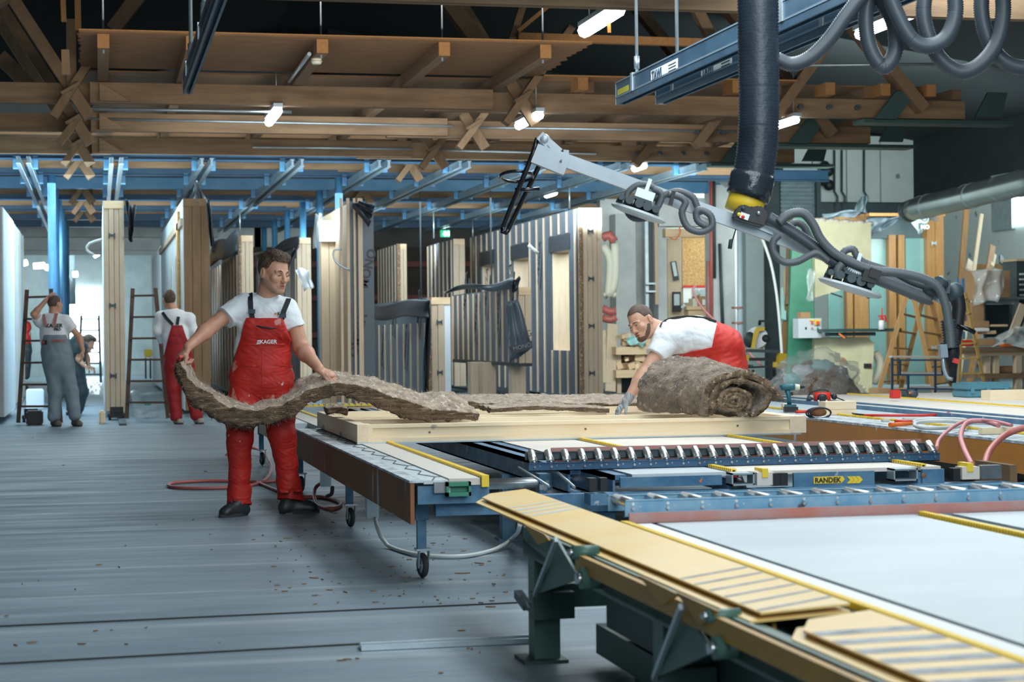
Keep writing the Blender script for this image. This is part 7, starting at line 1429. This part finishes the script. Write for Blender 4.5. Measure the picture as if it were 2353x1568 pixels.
lo, hi = bb([J2(1490, 700, -.4), J2(1720, 700, .5), J2(1490, 860, -.4), J2(1720, 860, .5)], .05); sv = Vol(lo, hi, .005)
for p, k in tp(0): sv.op(p, k)
ee = s1.lerp(e1, .40); sv.op(cone(J2(1538, 778, -.08), ee + (e1 - s1).normalized() * .05, .095, .088, cut=(n3(ee), n3((e1 - s1).normalized()))), .05)
sv.op(ell(J2(1511, 760, .02), (.072, .09, .08), (L3(.9, 0, -.3), FWD, UPV)), .006, 'sub')
sv.wrinkle(.010, 20, 5); sv.wrinkle(.003, 60, 13); P, F_ = sv.mesh(); np_mesh('tee_shirt', [(P, F_, 0)], [tee], m2)
lo, hi = bb([J2(1540, 700, -.45), J2(1740, 700, .6), J2(1540, 1075, -.4), J2(1740, 1075, .6)], .03); o2 = Vol(lo, hi, .006)
for p, k in tp(.012)[:2]: o2.op(p, k)
# bib boundary: keep behind / under an oblique plane
pA, nA = n3(J2(1640, 770)), n3(L3(-1.0, 0, .32)); pB, nB = n3(J2(1600, 806)), n3(L3(-.25, 0, 1.0))
o2.cut(lambda X, Y, Z: np.minimum((X - pA[0]) * nA[0] + (Y - pA[1]) * nA[1] + (Z - pA[2]) * nA[2], (X - pB[0]) * nB[0] + (Y - pB[1]) * nB[1] + (Z - pB[2]) * nB[2]))
o2.op(cone(J2(1650, 806, .1), J2(1668, 845, .12), .165, .165, FWD, 1.1), .06)
for df, px in ((-.05, 1668), (.28, 1672)): o2.op(cone(J2(px, 850, df + .02), J2(px + 2, 950, df), .125, .09), .05); o2.op(cone(J2(px + 2, 950, df), V((J2(px, 950, df).x, J2(px, 950, df).y, .1)), .09, .075), .03)
o2.wrinkle(.008, 20, 6); o2.wrinkle(.003, 60, 7); P, F_ = o2.mesh(); oo2 = np_mesh('bib_overalls', [(P, F_, 0)], [bibred2], m2)
tv = Vol(*bb([J2(1500, 720, -.3), J2(1700, 860, .4)], .1), .012)
for p, k in tp(-.02): tv.op(p, k)
P, F_ = tv.mesh(); np_mesh('body', [hp2, aA, aB, (P, F_, 0)], [skin2, lipm, beard], m2, pa2)
hair_mesh(q, A, r, 1.06, m2, 'short', hairg, amp=.0015); eyes(q, A, 1.06, m2, (-.35, 1, .15), 1)
gv = Vol(*bb([w1_, w1_ + L3(-.25, 0, -.15)], .1), .003)
for p, k in hand_prims(w1_ + (w1_ - e1).normalized() * .02, L3(-.62, -.1, -.62), L3(-.6, -.3, .6), L3(.2, -1, 0), (.25, .5, .4), 1.02): gv.op(p, k)
gv.op(cone(w1_ - (w1_ - e1).normalized() * .02, w1_ + (w1_ - e1).normalized() * .03, .038, .036), .012); P, F_ = gv.mesh(); np_mesh('striped_glove', [(P, F_, 0)], [gloveg], m2)
ribbon(sv, [(1517, 752), (1521, 744), (1528, 738), (1540, 733), (1556, 730), (1575, 728.5), (1600, 729), (1622, 732), (1645, 740)], d2 - .6, d2 + .5, .02, .004, strapm, 'strap', m2, .012)
ribbon(sv, [(1556, 731), (1560, 732), (1564, 732.5)], d2 - .6, d2 + .5, .028, .004, orange, 'strap_label', m2, .016)
ribbon(o2, [(1560, 806), (1563, 812), (1567, 803)], d2 - .6, d2 + .5, .006, .003, black, 'pocket_slit', oo2, .006)
for dx in (0, 1): p = J2(1672, 0, -.05 + .33 * dx); shoe(V((p.x - .18, p.y - .02, 0)), V((p.x + .1, p.y, 0)), m2)
# ---------------------------------------------------------------- people in the background
def back_person(label, d, P_, shirt, bib, hairx, facing, arms, straps, legs, sc=1.0, full=True, skinx=None):
    J_ = lambda px, py, df=0: D(px, py, d + df); t = thing('person', label, 'person', J_(*legs[0][-1])); t.location.z = 0
    hd = J_(*P_['head']); hpx, pn, q, A, r = head(hd, facing, L3(0, 0, 1), sc * 1.05, J_(*P_['neck']), .058, .006, False)
    parts = [hpx]
    for (s, e, w, hd_) in arms: s, e, w = J_(*s), J_(*e), J_(*w); parts.append(arm(s, e, w, (.052, .045, .043, .03), hand_prims(w, *hd_), .006))
    np_mesh('body', parts, [skinx or skin], t); hair_mesh(q, A, r, sc * 1.05, t, 'full' if P_.get('full') else 'short', hairx, .007, .004)
    sp_ = [J_(*p) for p in P_['torso']]; lo, hi = bb(sp_ + [J_(*a[0]) for a in arms] + [J_(*a[1]) for a in arms], .25); v = Vol(lo, hi, .009)
    for i in range(len(sp_) - 1): v.op(cone(sp_[i], sp_[i + 1], P_['r'][i], P_['r'][i + 1], FWD, .72), .06)
    a0, a1 = J_(*arms[0][0]), J_(*arms[-1][0]); v.op(cone(a0, a1, .075, .075, FWD, .9), .08)
    for (s, e, w, hd_) in arms:
        s, e, w = J_(*s), J_(*e), J_(*w); lg = P_.get('long'); c = s.lerp(e, .55); dr_ = (e - s).normalized()
        if lg: v.op(cone(s, e, .07, .06), .05); v.op(cone(e, w, .06, .045, cut=(n3(w), n3((w - e).normalized()))), .04)
        else: v.op(cone(s, c + dr_ * .05, .072, .075, cut=(n3(c), n3(dr_))), .05)
    v.wrinkle(.008, 22, 2); Pm, F_ = v.mesh(); np_mesh('tee_shirt', [(Pm, F_, 0)], [shirt], t)
    if bib:
        pts = [J_(*p) for l in legs for p in l] + sp_; lo, hi = bb(pts, .22); lo[2] = -.02; o = Vol(lo, hi, .009)
        for i in range(len(sp_) - 1): o.op(cone(sp_[i], sp_[i + 1], P_['r'][i] + .014, P_['r'][i + 1] + .02, FWD, .75), .05)
        bx_, bw, bz = P_['bib']; u0 = J_(bx_, 0); zt_ = J_(bx_, bz).z; o.cut(lambda X, Y, Z: Z - (zt_ - np.maximum(0, np.abs((X - u0.x) * RGT.x + (Y - u0.y) * RGT.y) - bw) * 3.2))
        for l in legs:
            l = [J_(*p) for p in l]; rr = (.125, .10, .085, .085)
            for i in range(len(l) - 1): o.op(cone(l[i], l[i + 1], rr[i], rr[i + 1], cut=((0, 0, .05), (0, 0, -1)) if i == len(l) - 2 else None), .05)
        o.wrinkle(.010, 20, 3); Pm, F_ = o.mesh(); ob = np_mesh('bib_overalls', [(Pm, F_, 0)], [bib], t)
        for (pts, mt) in straps: ribbon(v, pts, d - .7, d + .4, .045, .006, mt, 'strap', t, .03)
        for l in legs:
            p = J_(*l[-1]); m = P_.get('toe', (-.02, -.2)); shoe(V((p.x, p.y, 0)) + L3(m[0], m[1], 0), V((p.x, p.y, 0)) + L3(-m[0] * .3, .08, 0), t, 1.05, P_.get('shoe'))
        return t, v, o, ob
    return t, v, None, None
dark_skin = skin
t, v, o, ob = back_person('man seen from behind in grey overalls with red straps, hand on his head', 26.6, dict(head=(127, 700, .02), neck=(122, 722), torso=[(122, 745), (124, 775), (130, 812), (134, 835)], r=[.17, .185, .19, .20], bib=(122, .15, 770), shoe=mat('shoe_grey', (.12, .11, .09), .8), toe=(.12, -.16)), tee, bibgrey, hairg, L3(.55, .8, .1),
    [((92, 738, 0), (78, 722, -.1), (106, 690, -.05), (L3(.6, .2, .7), L3(-.4, -.6, .3), L3(0, .3, 1), (.2, .4, .3))), ((152, 738, 0), (182, 775, 0), (190, 806, -.05), (L3(.1, -.2, -.95), L3(.8, 0, .1), L3(-.5, -1, 0), (.3, .4, .3)))],
    [([(101, 722), (103, 735), (106, 750)], pinkrail), ([(131, 720), (128, 735), (125, 752)], pinkrail)], [[(122, 845, 0), (128, 900, 0), (124, 958, 0)], [(150, 845, 0), (163, 900, 0), (172, 955, 0)]])
for s_, sz, px, py, mt in (('KAGER', .075, 106, 753, ink), ('PRO', .05, 125, 760, ink)): emboss(v, s_, sz, px, py, 25.6, 27.4, mt, t, off=.02)
emboss(o, 'JUBIZOL', .055, 120, 787, 25.6, 27.4, red, ob, bold=.0005, off=.03); p = o.hit(106, 787, 25.6, 27.4)
if p: mk('beam', p - RGT * .05 - FWD * .02, p + RGT * .02 - FWD * .02, .004, .06).build('emblem', ink, ob); mk('beam', p - RGT * .045 - FWD * .024, p - RGT * .02 - FWD * .024, .004, .035).build('emblem', red, ob)
t, v, o, ob = back_person('man in long-sleeved white shirt and red overalls with crossed black straps, back turned', 26.9, dict(head=(388, 690, .02), neck=(396, 708), torso=[(400, 735), (404, 770), (408, 812), (410, 832)], r=[.17, .185, .175, .185], bib=(403, .07, 748), full=True, long=True, shoe=mat('shoe_sand', (.33, .30, .23), .8), toe=(.1, -.1)), tee, mat('red_dark', (.30, .008, .012), .7), hairm, L3(-.5, .85, .0),
    [((370, 728, 0), (362, 760, 0), (370, 785, .2), (L3(.3, .7, -.3), L3(-.6, 0, .6), L3(0, 0, 1), (.3, .5, .3))), ((436, 732, 0), (446, 762, 0), (436, 790, .25), (L3(-.3, .7, -.3), L3(.6, 0, .6), L3(0, 0, 1), (.3, .5, .3)))],
    [([(374, 718), (384, 732), (398, 747)], strapm), ([(413, 710), (411, 728), (408, 747)], strapm)], [[(396, 842, 0), (398, 890, 0), (405, 958, 0)], [(426, 842, 0), (438, 890, 0), (452, 955, 0)]])
t, v, o, ob = back_person('man in a dark T-shirt stooping with grey gloves behind the man in grey', 30.5, dict(head=(203, 790, 0), neck=(192, 786), torso=[(180, 790), (172, 815), (168, 850)], r=[.15, .16, .16], bib=(165, .3, 835), full=True), teedark, greydk, hairm, L3(.75, -.2, -.5),
    [((188, 798, -.1), (180, 825, -.1), (192, 840, -.2), (L3(.8, 0, -.3), L3(.3, 0, .9), L3(0, -1, 0), (.6, .6, .4))), ((190, 795, .1), (200, 822, .1), (204, 842, 0), (L3(.8, 0, -.3), L3(.3, 0, .9), L3(0, -1, 0), (.6, .6, .4)))],
    [], [[(165, 860, 0), (170, 900, 0), (165, 940, 0)], [(178, 860, 0), (188, 900, 0), (180, 940, 0)]])
t, v, o, ob = back_person('distant man with dark hair and a red top at the far left behind the ladder', 44, dict(head=(51, 728, 0), neck=(51, 740), torso=[(52, 752), (53, 780), (54, 805)], r=[.16, .17, .17], bib=(54, .4, 790)), red, greydk, hairm, L3(.8, .2, 0),
    [((42, 748, 0), (40, 768, 0), (46, 782, 0), (L3(.2, 0, -1), L3(-1, 0, 0), L3(0, -1, 0))), ((62, 748, 0), (66, 768, 0), (62, 782, 0), (L3(.2, 0, -1), L3(1, 0, 0), L3(0, -1, 0)))], [], [[(50, 810, 0), (50, 840, 0), (50, 864, 0)], [(60, 810, 0), (60, 840, 0), (60, 864, 0)]])
